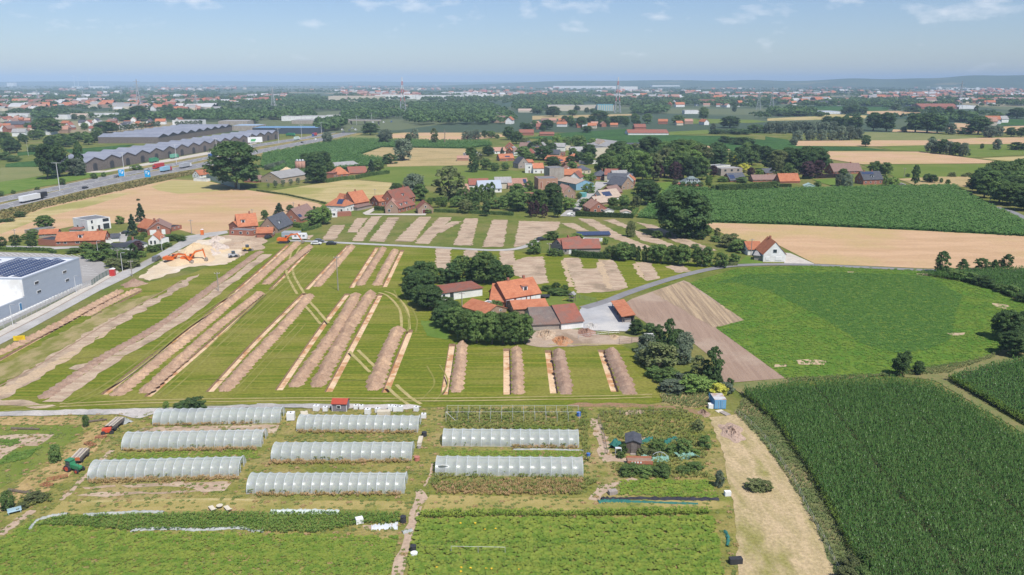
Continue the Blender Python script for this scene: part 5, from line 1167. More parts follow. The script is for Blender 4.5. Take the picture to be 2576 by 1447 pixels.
H(B3,(2530 - 2860,1230),(2590 - 2860,1240),4,60,'flat',0,'white','flat','white water tank room beside the farm shed',name='outbuilding',cat='outbuilding',wins=[])
H(C3,(1328,196),(1422,196),3,28,'flat',0,'white','flat','small white flat-roofed shed by the copse',name='shed',cat='shed',wins=[],sidewin=False)
def carport():
    A,B = G(*B3(1150,1362)),G(*B3(1040,1205)); d = B - A; D = d.length; rz = math.atan2(-d.x,d.y); W = 3.4
    t = empty('open_shed',A,rz,label='open shed with an orange roof beside the grey farmyard',cat='shed')
    MB().prism([(-W / 2 - .3,1.9),(W / 2 + .3,2.4),(W / 2 + .3,2.52),(-W / 2 - .3,2.02)],-.4,D,'y').build('roof',r_orange,t)
    for i in range(5):
        for s in (-1,1): sbox('post',.2,.2,1.93 if s < 0 else 2.37,(s * (W / 2 - .2),i * D / 4.2 + .3,0),w_timber,t)
    MB().box(W / 2 - .05,W / 2 + .05,0,D - .5,0,2.3).build('back_wall',w_timber,t)
    MB().box(-W / 2 + .8,W / 2 - .8,.4,2.6,0,1.3).build('stored_pallets',w_grey,t)
carport()

# --- timber market halls with folded roofs
def folded_hall(A,B,width,n,eave,ridge,label,label_end,doors=True,blackgab=False):
    """A..B facade base line running away; n gables along it; hall extends to the left"""
    d = B - A; L_ = d.length; rz = math.atan2(d.y,d.x); t = empty('market_hall',A,rz,label=label,cat='hall',group='timber market halls')
    s = L_ / n
    prof = [(0,0)]
    for i in range(n): prof += [(i * s,eave),((i + .5) * s,ridge)]
    prof += [(L_,eave),(L_,0)]
    MB().prism(prof,0,width,'y').build('wall',w_timber,t)
    rm = M('hall_roof',(.20,.215,.26),(.245,.26,.31),scale=.15,stretch=(1,.3,1),fine=.12,fscale=.5)
    for i in range(n):
        x0,x1,x2 = i * s,(i + .5) * s,(i + 1) * s; z = .06
        MB().prism([(x0,eave + z),(x1,ridge + z),(x2,eave + z),(x2,eave + z + .25),(x1,ridge + z + .25),(x0,eave + z + .25)],-.5,width + .4,'y').build('roof',rm,t)
        if doors:
            o = MB().prism([(x1 - 2.6,0),(x1 + 2.6,0),(x1 + 2.6,4.6),(x1 + 1.4,5.8),(x1 - 1.4,5.8),(x1 - 2.6,4.6)],-.12,.1,'y').build('door',f_dark,t)
        elif blackgab:
            MB().prism([(x0 + .6,eave - .6),(x2 - .6,eave - .6),(x1,ridge - .4)],-.12,.1,'y').build('dark_gable_opening',f_dark,t)  # flat black sheet for the gable opening, its inner shade put into the colour
    return t
_A,_B = G(*A1(872,1086)),G(*A2(228,748))
_n = Vector((-(_B - _A).y,(_B - _A).x,0)).normalized()
folded_hall(_A,_B,33,17,7.0,10.2,'long timber market hall with a zigzag roof beside the motorway','')
_A2 = G(*A1(1592,795)); _B2 = G(*A1(2330,672)); 
folded_hall(_A2,_B2,66,9,6.5,9.5,'second timber market hall with zigzag roof, behind the first','',doors=False,blackgab=True)
# green awnings and banner on the hall
for (x,y,w,h) in ((1725,905,50,12),(1820,885,50,12)):
    p = G(*A1(x,y + 20)); o = sbox('awning',9,1.6,.5,(p.x,p.y,4.6),flat('green_awning',(.20,.48,.33)),None,(0,0,math.atan2((_B - _A).y,(_B - _A).x)))
    setp(o,f'pale green awning over the {"nearer" if x < 1800 else "farther"} delivery bay of the long hall','awning')
_p = G(*A1(2560,815)); bb = empty('billboard',_p,math.atan2((_B - _A).y,(_B - _A).x) - .9,label='white billboard with green strokes on the end of the market hall',cat='billboard')
sbox('board',15,.3,5.5,(0,0,3.2),f_white,bb); sbox('post',.3,.3,3.2,(-5,.1,0),f_alu,bb); sbox('post',.3,.3,3.2,(5,.1,0),f_alu,bb)
for i in range(4): sbox('stroke',1.1,.06,2.8,(-4.4 + i * 1.2,-.2,4.3),flat('green_print',(.10,.38,.14)),bb,(0,.5,0))

# --- grey-blue warehouse
_Wa,_Wb = G(*B1(828,976)),G(*B1(268,1216))
_d = (_Wb - _Wa); _L = _d.length; _rz = math.atan2(_d.y,_d.x)
wt = empty('warehouse',_Wa,_rz,label='large grey-blue warehouse with rows of solar panels on its roof',cat='warehouse')
_hw = zpx(_Wb,284 * K); _dw = 62.0
# local x runs towards the viewer along the facade, local -y is away from the street
MB().box(0,_L,-_dw,0,0,_hw).build('wall',w_steel,wt)
MB().box(.5,_L - .5,-_dw + .5,-.5,_hw + .02,_hw + .10).build('roof',M('pale_membrane',(.62,.64,.67),(.57,.59,.62),scale=.2),wt)
for bx in ((-.05,_L + .05,-.5,.05),(-.05,_L + .05,-_dw - .05,-_dw + .5),(-.05,.5,-_dw + .5,-.5),(_L - .5,_L + .05,-_dw + .5,-.5)):
    MB().box(*bx,_hw + .01,_hw + .5).build('parapet',w_steel,wt)
sbox('end_wall_panel',.12,_dw - .2,_hw - 3.6,(_L + .08,-_dw / 2,3.7),w_white,wt)
ny,nx = 13,22
for i in range(nx):
    for j in range(ny):
        if j in (4,9): continue
        sbox('solar_panel',(_L - 6) / nx - .35,3.3,.06,(3 + (i + .5) * (_L - 6) / nx,-4 - j * 4.3,_hw + .5),f_solar,wt,(-.28,0,0))
for (x,z) in ((660,835),(675,912),(385,950),(395,1028)):
    u = (828 - x) / (828 - 268); zz = {835: 5.9,912: 3.0,950: 5.9,1028: 3.0}[z]
    window(wt,u * _L,.04,zz,2.0,.9,0,f_white)
wl_ = empty('warehouse_annex',_Wb + _d.normalized() * .05,_rz,label='lower grey-blue annex with a white roof at the near end of the warehouse',cat='warehouse')
_l2 = 60.0; _h2 = 3.5
MB().box(.1,_l2,-_dw,-.02,0,_h2).build('wall',w_steel,wl_); MB().box(.2,_l2 - .2,-_dw + .2,-.3,_h2 + .02,_h2 + .2).build('roof',w_white,wl_)
window(wl_,14.5,.04,.05,3.6,2.6,0,f_alu,f_blued,'door'); window(wl_,2.5,.04,.1,1.1,2.3,0,f_white,f_blued,'door')
# perimeter fence of the warehouse, blocks along its foot
def fence_line(reg,pts,h,gap,label,post=f_alu,r=.05,rails=(1.0,),net=None,name='fence',cat='fence'):
    P = [G(*reg(*p)) for p in pts]; o = P[0]; t = empty(name,o,label=label,cat=cat)
    D = [0]
    for a,b in zip(P,P[1:]): D.append(D[-1] + (b - a).length)
    n = max(2,int(D[-1] / gap)); Q = []
    for i in range(n + 1):
        s = D[-1] * i / n; k = max(j for j in range(len(P) - 1) if D[j] <= s + 1e-6)
        Q.append(P[k].lerp(P[k + 1],(s - D[k]) / (D[k + 1] - D[k])))
    for q in Q:
        sbox('post',r * 2,r * 2,h,(q.x - o.x,q.y - o.y,0),post,t)
    for f in rails:
        MB().path([(q.x - o.x,q.y - o.y,h * f - .03) for q in Q],r * .5,4).build('rail',post,t)
    if net:
        for a,b in zip(Q,Q[1:]):
            MB().add([Vector((a.x - o.x,a.y - o.y,.05)),Vector((b.x - o.x,b.y - o.y,.05)),Vector((b.x - o.x,b.y - o.y,h - .05)),Vector((a.x - o.x,a.y - o.y,h - .05))],[(0,1,2,3)]).build('mesh_panel',net,t)
    return t
def netmat(name,c,a):
    if name in MATS: return MATS[name]
    m = bpy.data.materials.new(name); m.use_nodes = True; N,L = m.node_tree.nodes,m.node_tree.links
    b = N['Principled BSDF']; b.inputs['Base Color'].default_value = (*c,1); tr = N.new('ShaderNodeBsdfTransparent'); ms = N.new('ShaderNodeMixShader'); ms.inputs[0].default_value = a
    L.new(tr.outputs[0],ms.inputs[1]); L.new(b.outputs[0],ms.inputs[2]); L.new(ms.outputs[0],N['Material Output'].inputs['Surface'])
    MATS[name] = m; return m
fence_line(B1,[(-60,1440),(60,1410),(460,1205),(760,1045),(920,985)],1.9,2.6,'grey wire mesh fence between the warehouse and the street',net=netmat('grey_mesh',(.42,.43,.44),.45))
fence_line(B1,[(925,985),(1000,930),(1100,875)],1.9,2.5,'green steel gate fence at the parking lot entrance',post=flat('green_steel',(.03,.10,.07)),net=netmat('green_mesh',(.04,.12,.09),.5))
for i in range(27):
    u = i / 26; p = G(*B1(20 + u * 790,1352 - u * 362)); o = sbox('concrete_block',.9,.6,.5,(p.x,p.y,.05),f_white,None,(0,0,_rz + RR.uniform(-.1,.1)))
    setp(o,'white block in the row along the foot of the warehouse','block','white blocks along the warehouse')
# far flat buildings beyond the halls: (region, left x, base y, right x, height px, depth, wall, roof, label)
for reg,x0,y0,x1,h,dep,wl2,rf,lab in (
    (A2,-40,700,610,60,40,flat('dark_cladding',(.06,.075,.10)),flat('blue_roof',(.16,.30,.46)),'long retail building with a blue roof beside the motorway'),
    (A2,590,655,625,45,10,flat('dark_cladding',(.06,.075,.10)),'flat','dark sign tower at the end of the blue-roofed building'),
    (A1,2320,668,2580,50,40,w_conc,flat('pale_blue_roof',(.30,.40,.52)),'pale blue-roofed warehouse behind the market halls'),
    (A2,250,570,680,45,40,w_white,'grey','long white warehouse beyond the blue-roofed building'),
    (A2,350,600,870,35,50,w_conc,'grey','low grey warehouse beside the motorway bridge'),
    (A2,700,535,820,22,20,w_white,'grey','small grey warehouse beyond the motorway bridge'),
    (A2,830,530,1360,45,30,flat('dark_cladding',(.06,.075,.10)),'flat','long dark office block beyond the motorway bridge'),
    (A2,1100,490,1160,32,12,w_white,'flat','white plant room on the dark office block'),
    (A1,1730,620,2005,55,25,w_white,'flat','white office block behind the clipped trees'),
    (A1,2190,610,2480,38,40,w_conc,'grey','pale warehouse beside the white office block'),
    (A1,525,555,680,45,18,w_white,'flat','white block of flats in the far town'),
    (A1,860,530,1005,35,25,w_white,'grey','white hall in the middle of the far town'),
    (A1,1010,525,1145,32,20,w_white,'flat','white flat-roofed building in the far town'),
    (A1,690,545,860,50,20,w_cream,'tan','cream factory building in the far town'),
    (A1,0,530,280,30,40,w_white,'grey','broad white shed at the edge of the far town'),
    (A1,1490,530,1600,25,20,w_white,'flat','white workshop in the trees of the far town'),
    (A1,1500,345,1830,28,60,w_cream,'tan','cream factory with red end beyond the town'),
    (A2,720,378,1250,55,90,w_cream,'tan','large cream distribution centre on the plain'),
    (A2,1180,350,1590,40,120,w_white,'tan','long pale distribution hall beside the red and white mast'),
    (A2,1600,355,2060,40,120,w_white,'grey','long white logistics hall on the plain'),
    (A2,2050,345,2330,40,80,w_white,'grey','white logistics hall with a bright front'),
    (A2,1850,305,2270,22,150,w_white,'grey','broad white warehouse behind the logistics halls'),
    (A2,2260,282,2360,18,40,flat('red_cladding',(.55,.08,.10)),'flat','bright red warehouse on the plain'),
    (A2,1665,465,1880,35,20,w_conc,'grey','pale concrete hall in the dark wood'),
    (A3,50,485,220,38,30,w_cream,'tan','cream hall at the edge of the dark wood'),
    (A3,350,470,620,55,60,w_cream,'grey','cream factory with white sawtooth roof'),
    (A3,640,465,840,50,40,w_cream,'grey','cream factory block beside the striped tower'),
    (A3,845,470,1000,65,30,flat('teal_cladding',(.12,.40,.48)),'flat','teal and cream striped cold store block'),
    (A3,1070,275,1245,50,60,w_white,'flat','big white box building near the horizon'),
    (A3,405,215,475,30,60,w_white,'flat','white tower block near the horizon'),
    (A3,400,248,1030,28,120,w_white,'grey','long row of white factory halls near the horizon'),
    (A3,1390,238,1670,26,120,w_white,'grey','white hall row far to the east'),
    (A3,1715,500,1860,36,25,w_white,'grey','white glasshouse shed among far trees'),
    (A3,1080,410,1300,28,30,w_steel,'flat','long blue-grey greenhouse on the plain'),
    (A3,1150,712,1555,45,30,w_white,'red','white-walled farm with broad red roofs in the maize'),
    (A3,1215,660,1330,60,20,w_brick,'red','tall red-roofed barn of the maize farm'),
    (A3,230,655,320,60,15,w_brick,'red','brick farmhouse in the hedge beside the maize'),
    (A3,60,715,205,60,20,w_brick,'red','red-roofed barn at the maize edge'),
    (A3,265,720,410,40,15,w_brick,'red','long red-roofed shed at the maize edge'),
    (A3,690,640,820,30,15,w_white,w_steel,'house with pale blue roof at the wood edge'),
    (A3,1860,400,2020,45,20,w_brick,'grey','brick factory with pale roof among far houses'),
    (A4,420,500,745,22,60,w_white,w_steel,'long white plastic greenhouse on the far plain'),
    (A4,1540,450,1920,45,60,w_brick,'red','long red brick factory on the far plain'),
    (A4,1440,420,1600,28,40,w_white,'grey','white hall behind the red brick factory'),
    (A4,1900,450,2100,32,50,w_white,w_steel,'white hall beside the far brick factory'),
    (A4,860,358,1000,14,40,w_white,'grey','white low halls among far eastern houses'),
    (A4,1030,372,1350,20,50,w_white,'grey','long white hall row among far eastern houses'),
    (A4,1690,258,2000,20,80,w_white,'grey','large white hall in the far eastern town'),
    (A4,2000,262,2200,18,60,w_white,'grey','second large white hall in the far eastern town'),
    (A1,70,225,145,38,60,w_white,'flat','white tower on the hazy horizon'),
    (A1,720,245,800,20,60,w_white,'grey','white hall below the wind turbines'),
    (A1,890,245,1050,22,90,w_white,'grey','long white hall below the wind turbines'),
    (A1,270,312,420,22,60,w_white,'grey','white hall row beyond the far town'),
    (A1,430,312,590,22,60,w_white,'grey','second white hall row beyond the far town')):
    rf_t = 'x' if rf in ('red','tan') and reg is not A2 and h > 30 else 'flat'
    _fb = house(reg,(x0,y0),(x1,y0),dep,h if rf_t == 'flat' else h * .45,rf_t,0 if rf_t == 'flat' else h * .55,wl2,rf,lab,name='far_building',cat='building',wins=[],sidewin=False)
    if 'striped' in lab and 'teal' in lab:
        for i in range(8): sbox('stripe',2.6,.3,13,(-17 + i * 4.9,-.2,0),w_cream,_fb)
# silos beside the long barn
for i in range(3):
    p = G(*A2(412 + i * 28,1068)); o = empty('silo',p,label=f'{ORD[i]} grey-topped silo from the left beside the sand heap',cat='silo',group='silos by the long barn')
    MB().tube((0,0,0),(0,0,7.2),1.7,n=14).build('tank',r_pink,o,True); MB().tube((0,0,7.2),(0,0,8.6),1.75,.3,n=14).build('cap',f_alu,o,True)
# zigzag green screen by the big round tree
_P = [A1(2070 + i * 42,1155 + i * 12.5) for i in range(9)]
sc = empty('screen_fence',G(*_P[0]),label='pale green zigzag screen fence below the big round tree',cat='fence'); _o = G(*_P[0])
for i in range(8):
    a,b = G(*_P[i]) - _o,G(*_P[i + 1]) - _o; m_ = (a + b) / 2; h0,h1 = 3.2,4.6
    MB().add([a,b,b + Vector((0,0,h0)),m_ + Vector((0,0,h1)),a + Vector((0,0,h0))],[(0,1,2,3,4)]).build('panel',flat('green_panel',(.28,.36,.31)),sc)
# ================================================================== far town, woods, masts
FH = {}
def far_house_mesh():
    w = MB().prism([(0,0),(8,0),(8,4.6),(4,8.2),(0,4.6)],-5,5,'x').mesh('wall')
    r = MB().prism([(-.4,4.3),(4,8.3),(8.4,4.3),(8.4,4.6),(4,8.6),(-.4,4.6)],-5.3,5.3,'x').mesh('roof'); return w,r
FW,FR = far_house_mesh()
t_roofs = [(r_orange,'orange'),(r_orange,'orange'),(r_red,'dark red'),(r_pink,'faded pink'),(r_slate,'slate grey'),(r_brown,'brown'),(r_grey,'pale grey')]
t_walls = [w_brick,w_brown,w_white,w_white,w_cream]
def town(reg,poly,n,place,group,seed,sc=(.8,1.5)):
    r = random.Random(seed); xs,ys = [p[0] for p in poly],[p[1] for p in poly]; k = 0; pl = []
    while k < n:
        x,y = r.uniform(min(xs),max(xs)),r.uniform(min(ys),max(ys))
        if not in_poly(np.array([x]),np.array([y]),poly)[0]: continue
        P = G(*reg(x,y)); k += 1
        if any((P - q).length < 13 for q in pl): continue
        pl.append(P)
        rm,rn = r.choice(t_roofs); h = empty('town_house',P,r.choice([-.25,.2,1.35,1.75]) + r.uniform(-.1,.1),label=f'small house with {rn} roof {place}',cat='house',group=group + ', ' + rn + ' roofs')
        s = r.uniform(*sc); h.scale = (s * r.uniform(.9,1.8),s,s)
        obj_mat(link('wall',FW,None,h),r.choice(t_walls)); obj_mat(link('roof',FR,None,h),rm)
town(A1,[(0,470),(300,440),(1000,440),(1850,480),(1850,425),(1300,380),(700,385),(0,420)],95,'in the far town','houses of the far town',1)
town(A1,[(0,640),(0,720),(450,760),(560,700),(900,700),(1450,640),(1900,585),(1300,570),(620,600),(350,630)],62,'behind the market hall trees','houses behind the halls',2,(.7,1.1))
town(A1,[(1480,400),(2200,380),(2200,340),(1500,375)],26,'along the far main street','far street houses',3)
town(A4,[(2120,420),(2600,420),(2600,360),(2150,370)],24,'in the eastern town','houses of the eastern town',4)
town(A4,[(100,335),(700,330),(650,290),(130,295)],26,'in the far eastern hamlet','far eastern hamlet',5)
town(A3,[(1560,430),(2450,440),(2450,380),(1560,390)],24,'beyond the far fields','houses beyond the far fields',6)
town(A3,[(190,640),(560,650),(560,590),(200,580)],8,'in the wood behind the maize','houses in the wood',7,(.7,1.0))
town(A3,[(620,655),(1050,640),(1050,600),(620,600)],5,'at the wood edge above the maize','houses at the wood edge',8,(.7,1.0))
town(A3,[(1400,620),(1980,640),(1980,600),(1420,600)],4,'on the far meadow','houses on the far meadow',9,(.8,1.1))
town(A4,[(250,420),(800,430),(800,400),(250,395)],6,'before the far plastic greenhouse','houses by the greenhouse',10)
town(A4,[(2200,620),(2480,620),(2400,560),(2260,590)],4,'behind the eastern tree line','houses behind the tree line',12)
town(A2,[(2380,600),(2572,610),(2572,540),(2400,550)],5,'beside the dark wood','houses beside the dark wood',13)
town(A3,[(0,850),(480,820),(700,860),(640,960),(300,960),(0,960)],26,'in the north of the village','houses in the north of the village',14,(.75,1.0))
town(A3,[(980,1230),(1230,1260),(1230,1190),(1000,1160)],6,'beside the village terrace','houses beside the terrace',15,(.8,1.0))
town(A3,[(560,1120),(800,1130),(790,1185),(600,1210)],6,'along the village street','houses along the village street',17,(.8,.95))
town(A2,[(2150,1292),(2572,1290),(2572,1240),(2200,1255)],5,'before the green meadow','houses before the meadow',18,(.8,.95))
town(A3,[(960,1130),(1110,1160),(1060,1235),(960,1210)],7,'in the street bend','houses in the street bend',19,(.8,.95))
town(A3,[(1180,1250),(1320,1215),(1320,1160),(1200,1160)],4,'beside the big village tree','houses beside the big village tree',20,(.8,.95))
town(A1,[(0,560),(350,560),(350,620),(0,640)],12,'west of the town wood','houses west of the town wood',16,(.8,1.1))
# distant suburbs too small to count: merged roofs and walls
def suburb(n,x0,x1,y0,y1,seed):
    r = np.random.default_rng(seed); V = np.array([(-5,0,0),(5,0,0),(5,8,0),(-5,8,0),(-5,0,5),(5,0,5),(5,8,5),(-5,8,5),(-5,4,8.5),(5,4,8.5)],float)
    cx = r.uniform(x0,x1,n // 14); cy = y0 + (y1 - y0) * r.uniform(0,1,n // 14)
    pos = []
    for i in range(n):
        k = r.integers(len(cx)); p = G(cx[k] + r.normal(0,38),float(np.clip(cy[k] + r.normal(0,1.0),y0,y1))); pos.append((p.x,p.y,0))
    pos = np.array(pos); s = r.uniform(1.0,2.2,n); scl = np.stack([s * 1.4,s],1); rz = r.uniform(-.4,.4,n)
    for nm,F,mt,sel in (('far_walls',[(0,1,5,4),(1,2,6,5),(3,0,4,7),(4,5,9,8)],None,None),):
        for j,(wm,rm) in enumerate(((w_brown,r_orange),(w_brick,r_pink),(w_cream,r_brown),(w_cream,r_grey),(w_brown,r_red),(w_cream,r_white))):
            m = np.arange(n) % 6 == j
            a,f = scatter(V,[(0,1,5,4),(3,0,4,7),(1,2,6,5),(8,8,4,7)],pos[m],scl[m],rz[m]); o = link('far_suburb_walls',np_mesh('suburb',a,f),wm,kind='stuff',label='distant scattered suburb walls too far to count',cat='suburb')
            a,f = scatter(V,[(4,5,9,8),(7,8,9,6)],pos[m],scl[m],rz[m]); link('far_suburb_roofs',np_mesh('suburb',a,f),rm,kind='stuff',label='distant scattered suburb roofs too far to count',cat='suburb')
r_white = M('white_sheet_roof',(.5,.5,.5),(.44,.44,.44),scale=.1)
suburb(900,-50,2626,214,250,4); suburb(260,-20,640,245,285,6); suburb(160,2150,2600,232,262,8); suburb(120,1500,2100,240,262,9)
# woods that read as one mass
def clump_proto(seed,n=34):
    r = np.random.default_rng(seed); d = r.normal(size=(n,3)); d /= np.linalg.norm(d,axis=1,keepdims=True); d[:,2] = np.abs(d[:,2]) * 1.0 - .25
    C = d * np.array([4.2,4.2,4.6]) * r.uniform(.55,1,(n,1)) + np.array([0,0,5.0]); N = d + r.normal(0,.4,(n,3)) + np.array([0,0,.3]); N /= np.linalg.norm(N,axis=1,keepdims=True)
    return leaf_cards(C,N,2.9,r,1.2)
PROTO = [clump_proto(i) for i in range(4)]
def wood(name,pts,hs,mat,seed,label):
    r = np.random.default_rng(seed); pts = np.asarray(pts); Vs,Fs,n0 = [],[],0
    for j,(V,F) in enumerate(PROTO):
        q = pts[j::4]
        if not len(q): continue
        s = hs[j::4] / 9.0; a,f = scatter(V,F,q,np.stack([s * r.uniform(.8,1.4,len(q)),s],1),r.uniform(0,6.28,len(q)))
        Vs.append(a); Fs.append(f + n0); n0 += len(a)
    link(name,np_mesh(name,np.concatenate(Vs),np.concatenate(Fs)),mat,kind='stuff',label=label,cat='woodland')
def poly_pts(reg,poly,n,seed):
    r = np.random.default_rng(seed); P = np.array([G(*reg(*p))[:2] for p in poly]); out = []
    lo,hi = P.min(0),P.max(0); k = 0
    while len(out) < n and k < 60:
        q = r.uniform(lo,hi,(n * 3,2)); q = q[in_poly(q[:,0],q[:,1],P)]; out += [(*v,0) for v in q]; k += 1
    return out[:n]
W = []
for i,(reg,poly,n) in enumerate((
    (A2,[(0,445),(640,440),(640,330),(300,320),(0,345)],420),(A2,[(1480,590),(1650,615),(2480,612),(2600,570),(2400,440),(1900,420),(1560,430)],620),
    (A2,[(-40,565),(560,560),(560,500),(0,520)],150),(A2,[(620,690),(860,660),(860,600),(620,610)],80),(A2,[(860,580),(1450,545),(1480,480),(860,500)],150),
    (A2,[(0,480),(900,470),(1450,460),(1450,420),(600,430)],260),(A3,[(190,345),(720,340),(720,295),(200,290)],240),(A3,[(740,325),(1030,320),(1030,285),(760,280)],160),
    (A3,[(2030,375),(2600,360),(2600,325),(2100,335)],220),(A1,[(1500,345),(2160,335),(2160,300),(1520,305)],240),(A1,[(1080,590),(1700,560),(2572,600),(2572,500),(2250,505),(1800,520),(1300,575)],330),
    (A3,[(0,470),(350,470),(350,410),(0,400)],120),(A3,[(440,400),(760,395),(1140,380),(1140,350),(440,360)],150),(A3,[(1200,510),(1560,500),(1560,450),(1200,450)],110),
    (A4,[(500,410),(1080,425),(1250,470),(1250,395),(540,370)],150),(A4,[(2130,365),(2600,350),(2600,300),(2200,310)],150),(A4,[(0,520),(480,520),(480,480),(0,490)],90),(A4,[(1740,585),(2060,590),(2060,540),(1740,530)],90),
    (A3,[(1540,330),(1860,360),(1860,310),(1540,300)],110),(A1,[(0,400),(500,380),(1300,345),(1300,320),(0,350)],260),(A1,[(330,570),(560,560),(560,500),(350,510)],60),(A4,[(380,250),(980,250),(980,215),(380,225)],200))):
    W += poly_pts(reg,poly,int(n * 1.3),40 + i)
_r = np.random.default_rng(5)
wood('woodland',W,_r.uniform(9,16,len(W)),LEAF['dark'],1,'dark woods and belts of trees across the far plain')
L_ = []
for i in range(820):
    y = 209 + 62 * _r.uniform(0,1) ** 1.5; x = _r.uniform(-60,2636); ln = _r.uniform(10,120); m_ = int(4 + ln * .28)
    sl = _r.normal(0,.02)
    for k in range(m_):
        u = _r.uniform(-.5,.5) * ln; p = G(x + u,max(207.6,y + u * sl + _r.normal(0,.25))); L_.append((p.x,p.y,0))
wood('hedgerow_trees',L_,_r.uniform(8,17,len(L_)),LEAF['mid'],2,'far hedgerows and tree lines fading towards the horizon')
L_ = []
for i in range(150):
    y = _r.uniform(245,300); x = _r.uniform(0,650) if i % 3 else _r.uniform(1900,2576)
    for k in range(10):
        p = G(x + _r.normal(0,14),y + _r.normal(0,.7)); L_.append((p.x,p.y,0))
wood('town_trees',L_,_r.uniform(6,11,len(L_)),LEAF['dark'],3,'small trees between the houses of the far town')

# lattice pylons
def pylon(reg,x,y,top,label,banded=False,arms=True,legs=5.0):
    P = G(*reg(x,y)); Hh = zpx(P,(y - top) * K); t = empty('lattice_mast' if banded else 'power_pylon',P,RR.uniform(-.3,.3),label=label,cat='mast' if banded else 'pylon',group=None)
    m1 = M('galvanised_steel',(.42,.44,.46),(.36,.38,.40),scale=.3); m2 = flat('mast_red',(.60,.13,.11)); m3 = flat('mast_white',(.75,.75,.74))
    b = legs; n = 9; th = .22 + Hh * .004
    w = lambda u: b * (1 - u) ** 1.35 + .35 + .25 * (1 - u)
    for sx in (-1,1):
        for sy in (-1,1):
            for i in range(n):
                u0,u1 = i / n,(i + 1) / n; mt = (m2 if i % 2 else m3) if (banded and i >= n // 2 - 1) else m1
                MB().tube((sx * w(u0),sy * w(u0),u0 * Hh),(sx * w(u1),sy * w(u1),u1 * Hh),th,n=4).build('leg',mt,t)
    br = MB()
    for i in range(n):
        u0,u1 = i / n,(i + 1) / n; a,c = w(u0),w(u1); z0,z1 = u0 * Hh,u1 * Hh
        for p,q in (((-a,-a,z0),(c,-c,z1)),((a,-a,z0),(-c,-c,z1)),((-a,a,z0),(-c,-c,z1)),((a,a,z0),(c,-c,z1)),((-a,-a,z0),(-c,c,z1)),((a,-a,z0),(c,c,z1))): br.tube(p,q,th * .55,n=3,cap=False)
    setp(br.build('bracing',m1,t),kind='stuff')
    if arms:
        for u in (.68,.8,.92): MB().tube((-b * 1.5,0,u * Hh),(b * 1.5,0,u * Hh),th * .8,n=4).build('cross_arm',m1,t)
pylon(A2,1467,492,130,'tall red and white lattice mast beside the motorway',True,False,6.5)
pylon(A2,172,470,235,'grey power pylon before the big dark wood')
pylon(A1,1395,440,150,'tallest grey power pylon standing in the far town')
pylon(A1,385,385,260,'hazy power pylon behind the west of the far town'); pylon(A1,838,370,270,'hazy power pylon behind the middle of the far town'); pylon(A1,1220,330,240,'hazy pylon beyond the tallest town pylon'); pylon(A1,1968,440,285,'thin pylon beside the far town field')
pylon(A3,1042,490,130,'red-tipped lattice mast beside the teal cold store',True,False,6.0)
pylon(A3,2455,460,270,'power pylon among far eastern hedges'); pylon(A4,40,470,230,'power pylon beside the far poplar wood'); pylon(A4,1605,385,250,'slim power pylon before the red brick factory'); pylon(A4,1918,460,170,'big power pylon beside the white eastern hall')
pylon(A2,905,385,275,'small red and white mast by the distribution centre',True,False,3.0)
# wind turbines
for i,(x,y,hub) in enumerate(((748,217,120),(787,217,115),(898,220,125),(992,197,120))):
    P = G(*A1(x,y + (9 if i == 3 else 0))); Hh = min(135,zpx(P,(y - hub) * K)); t = empty('wind_turbine',P,.2,label=f'{ORD[i]} white wind turbine from the left on the horizon',cat='wind turbine',group='wind turbines')
    wt_ = flat('turbine_white',(.82,.83,.85)); MB().tube((0,0,0),(0,0,Hh),3.2,1.8,n=10).build('tower',wt_,t); MB().box(-2,2,-3,5,Hh - 1.5,Hh + 2).build('nacelle',wt_,t)
    for k in range(3):
        a = k * 2.094 + i * .6 + .5; MB().tube((0,-4,Hh),(math.cos(a) * 42,-4,Hh + math.sin(a) * 42),2.2,.7,n=5).build('blade',wt_,t)
# ================================================================== heaps, machines, vehicles, poles
def heap_ridge(pts,w,h,mat,label,per=2.6,seed=1,dark=False):
    P = [G(*p) for p in pts]; P = smooth_line(P,8) if len(P) > 2 else [P[0].lerp(P[1],t / 12) for t in range(13)]
    D = [0]
    for a,b in zip(P,P[1:]): D.append(D[-1] + (b - a).length)
    n = int(D[-1] / .32); m = 13; r = np.random.default_rng(seed); o = P[0]; ph = r.uniform(0,6); V = []
    rn = r.normal(0,1,(n + 1,m)); lum = r.uniform(.75,1.2,int(D[-1] / per) + 4); wob = r.uniform(.8,1.15,len(lum) * 2); k = 0
    for i in range(n + 1):
        s = D[-1] * i / n
        while k < len(P) - 2 and D[k + 1] < s: k += 1
        p = P[k].lerp(P[k + 1],(s - D[k]) / max(1e-6,D[k + 1] - D[k])); d = (P[k + 1] - P[k]).normalized(); nn = Vector((-d.y,d.x,0))
        end = max(0,min(1,s / 1.6,(D[-1] - s) / 1.6)) ** .5
        for j in range(m):
            u = 2 * j / (m - 1) - 1; sp = s + abs(u) * .9 + ph; q = sp / per; fr = q - math.floor(q); li = int(q) % len(lum)
            saw = .42 + .72 * (1 - abs(2 * fr - .8) ** 1.2) * lum[li]
            ww = w / 2 * (wob[li * 2 + (u > 0)] * .6 + .42 * saw) * (.5 + .5 * end)
            z = max(0,h * end * saw * (1 - abs(u) ** 1.5) + .13 * rn[i,j] * (1 - abs(u)) + (.05 if abs(u) < .99 else -.05))
            v = p - o + nn * (u * ww + .05 * rn[i,j]); V.append((v.x,v.y,z))
    F = [(i * m + j,(i + 1) * m + j,(i + 1) * m + j + 1,i * m + j + 1) for i in range(n) for j in range(m - 1)]
    return link('spoil_heap',np_mesh('spoil_heap',V,F),mat,loc=o,label=label,cat='soil heap',group='spoil heaps beside the trial trenches')
_w = 'spoil heap beside the'
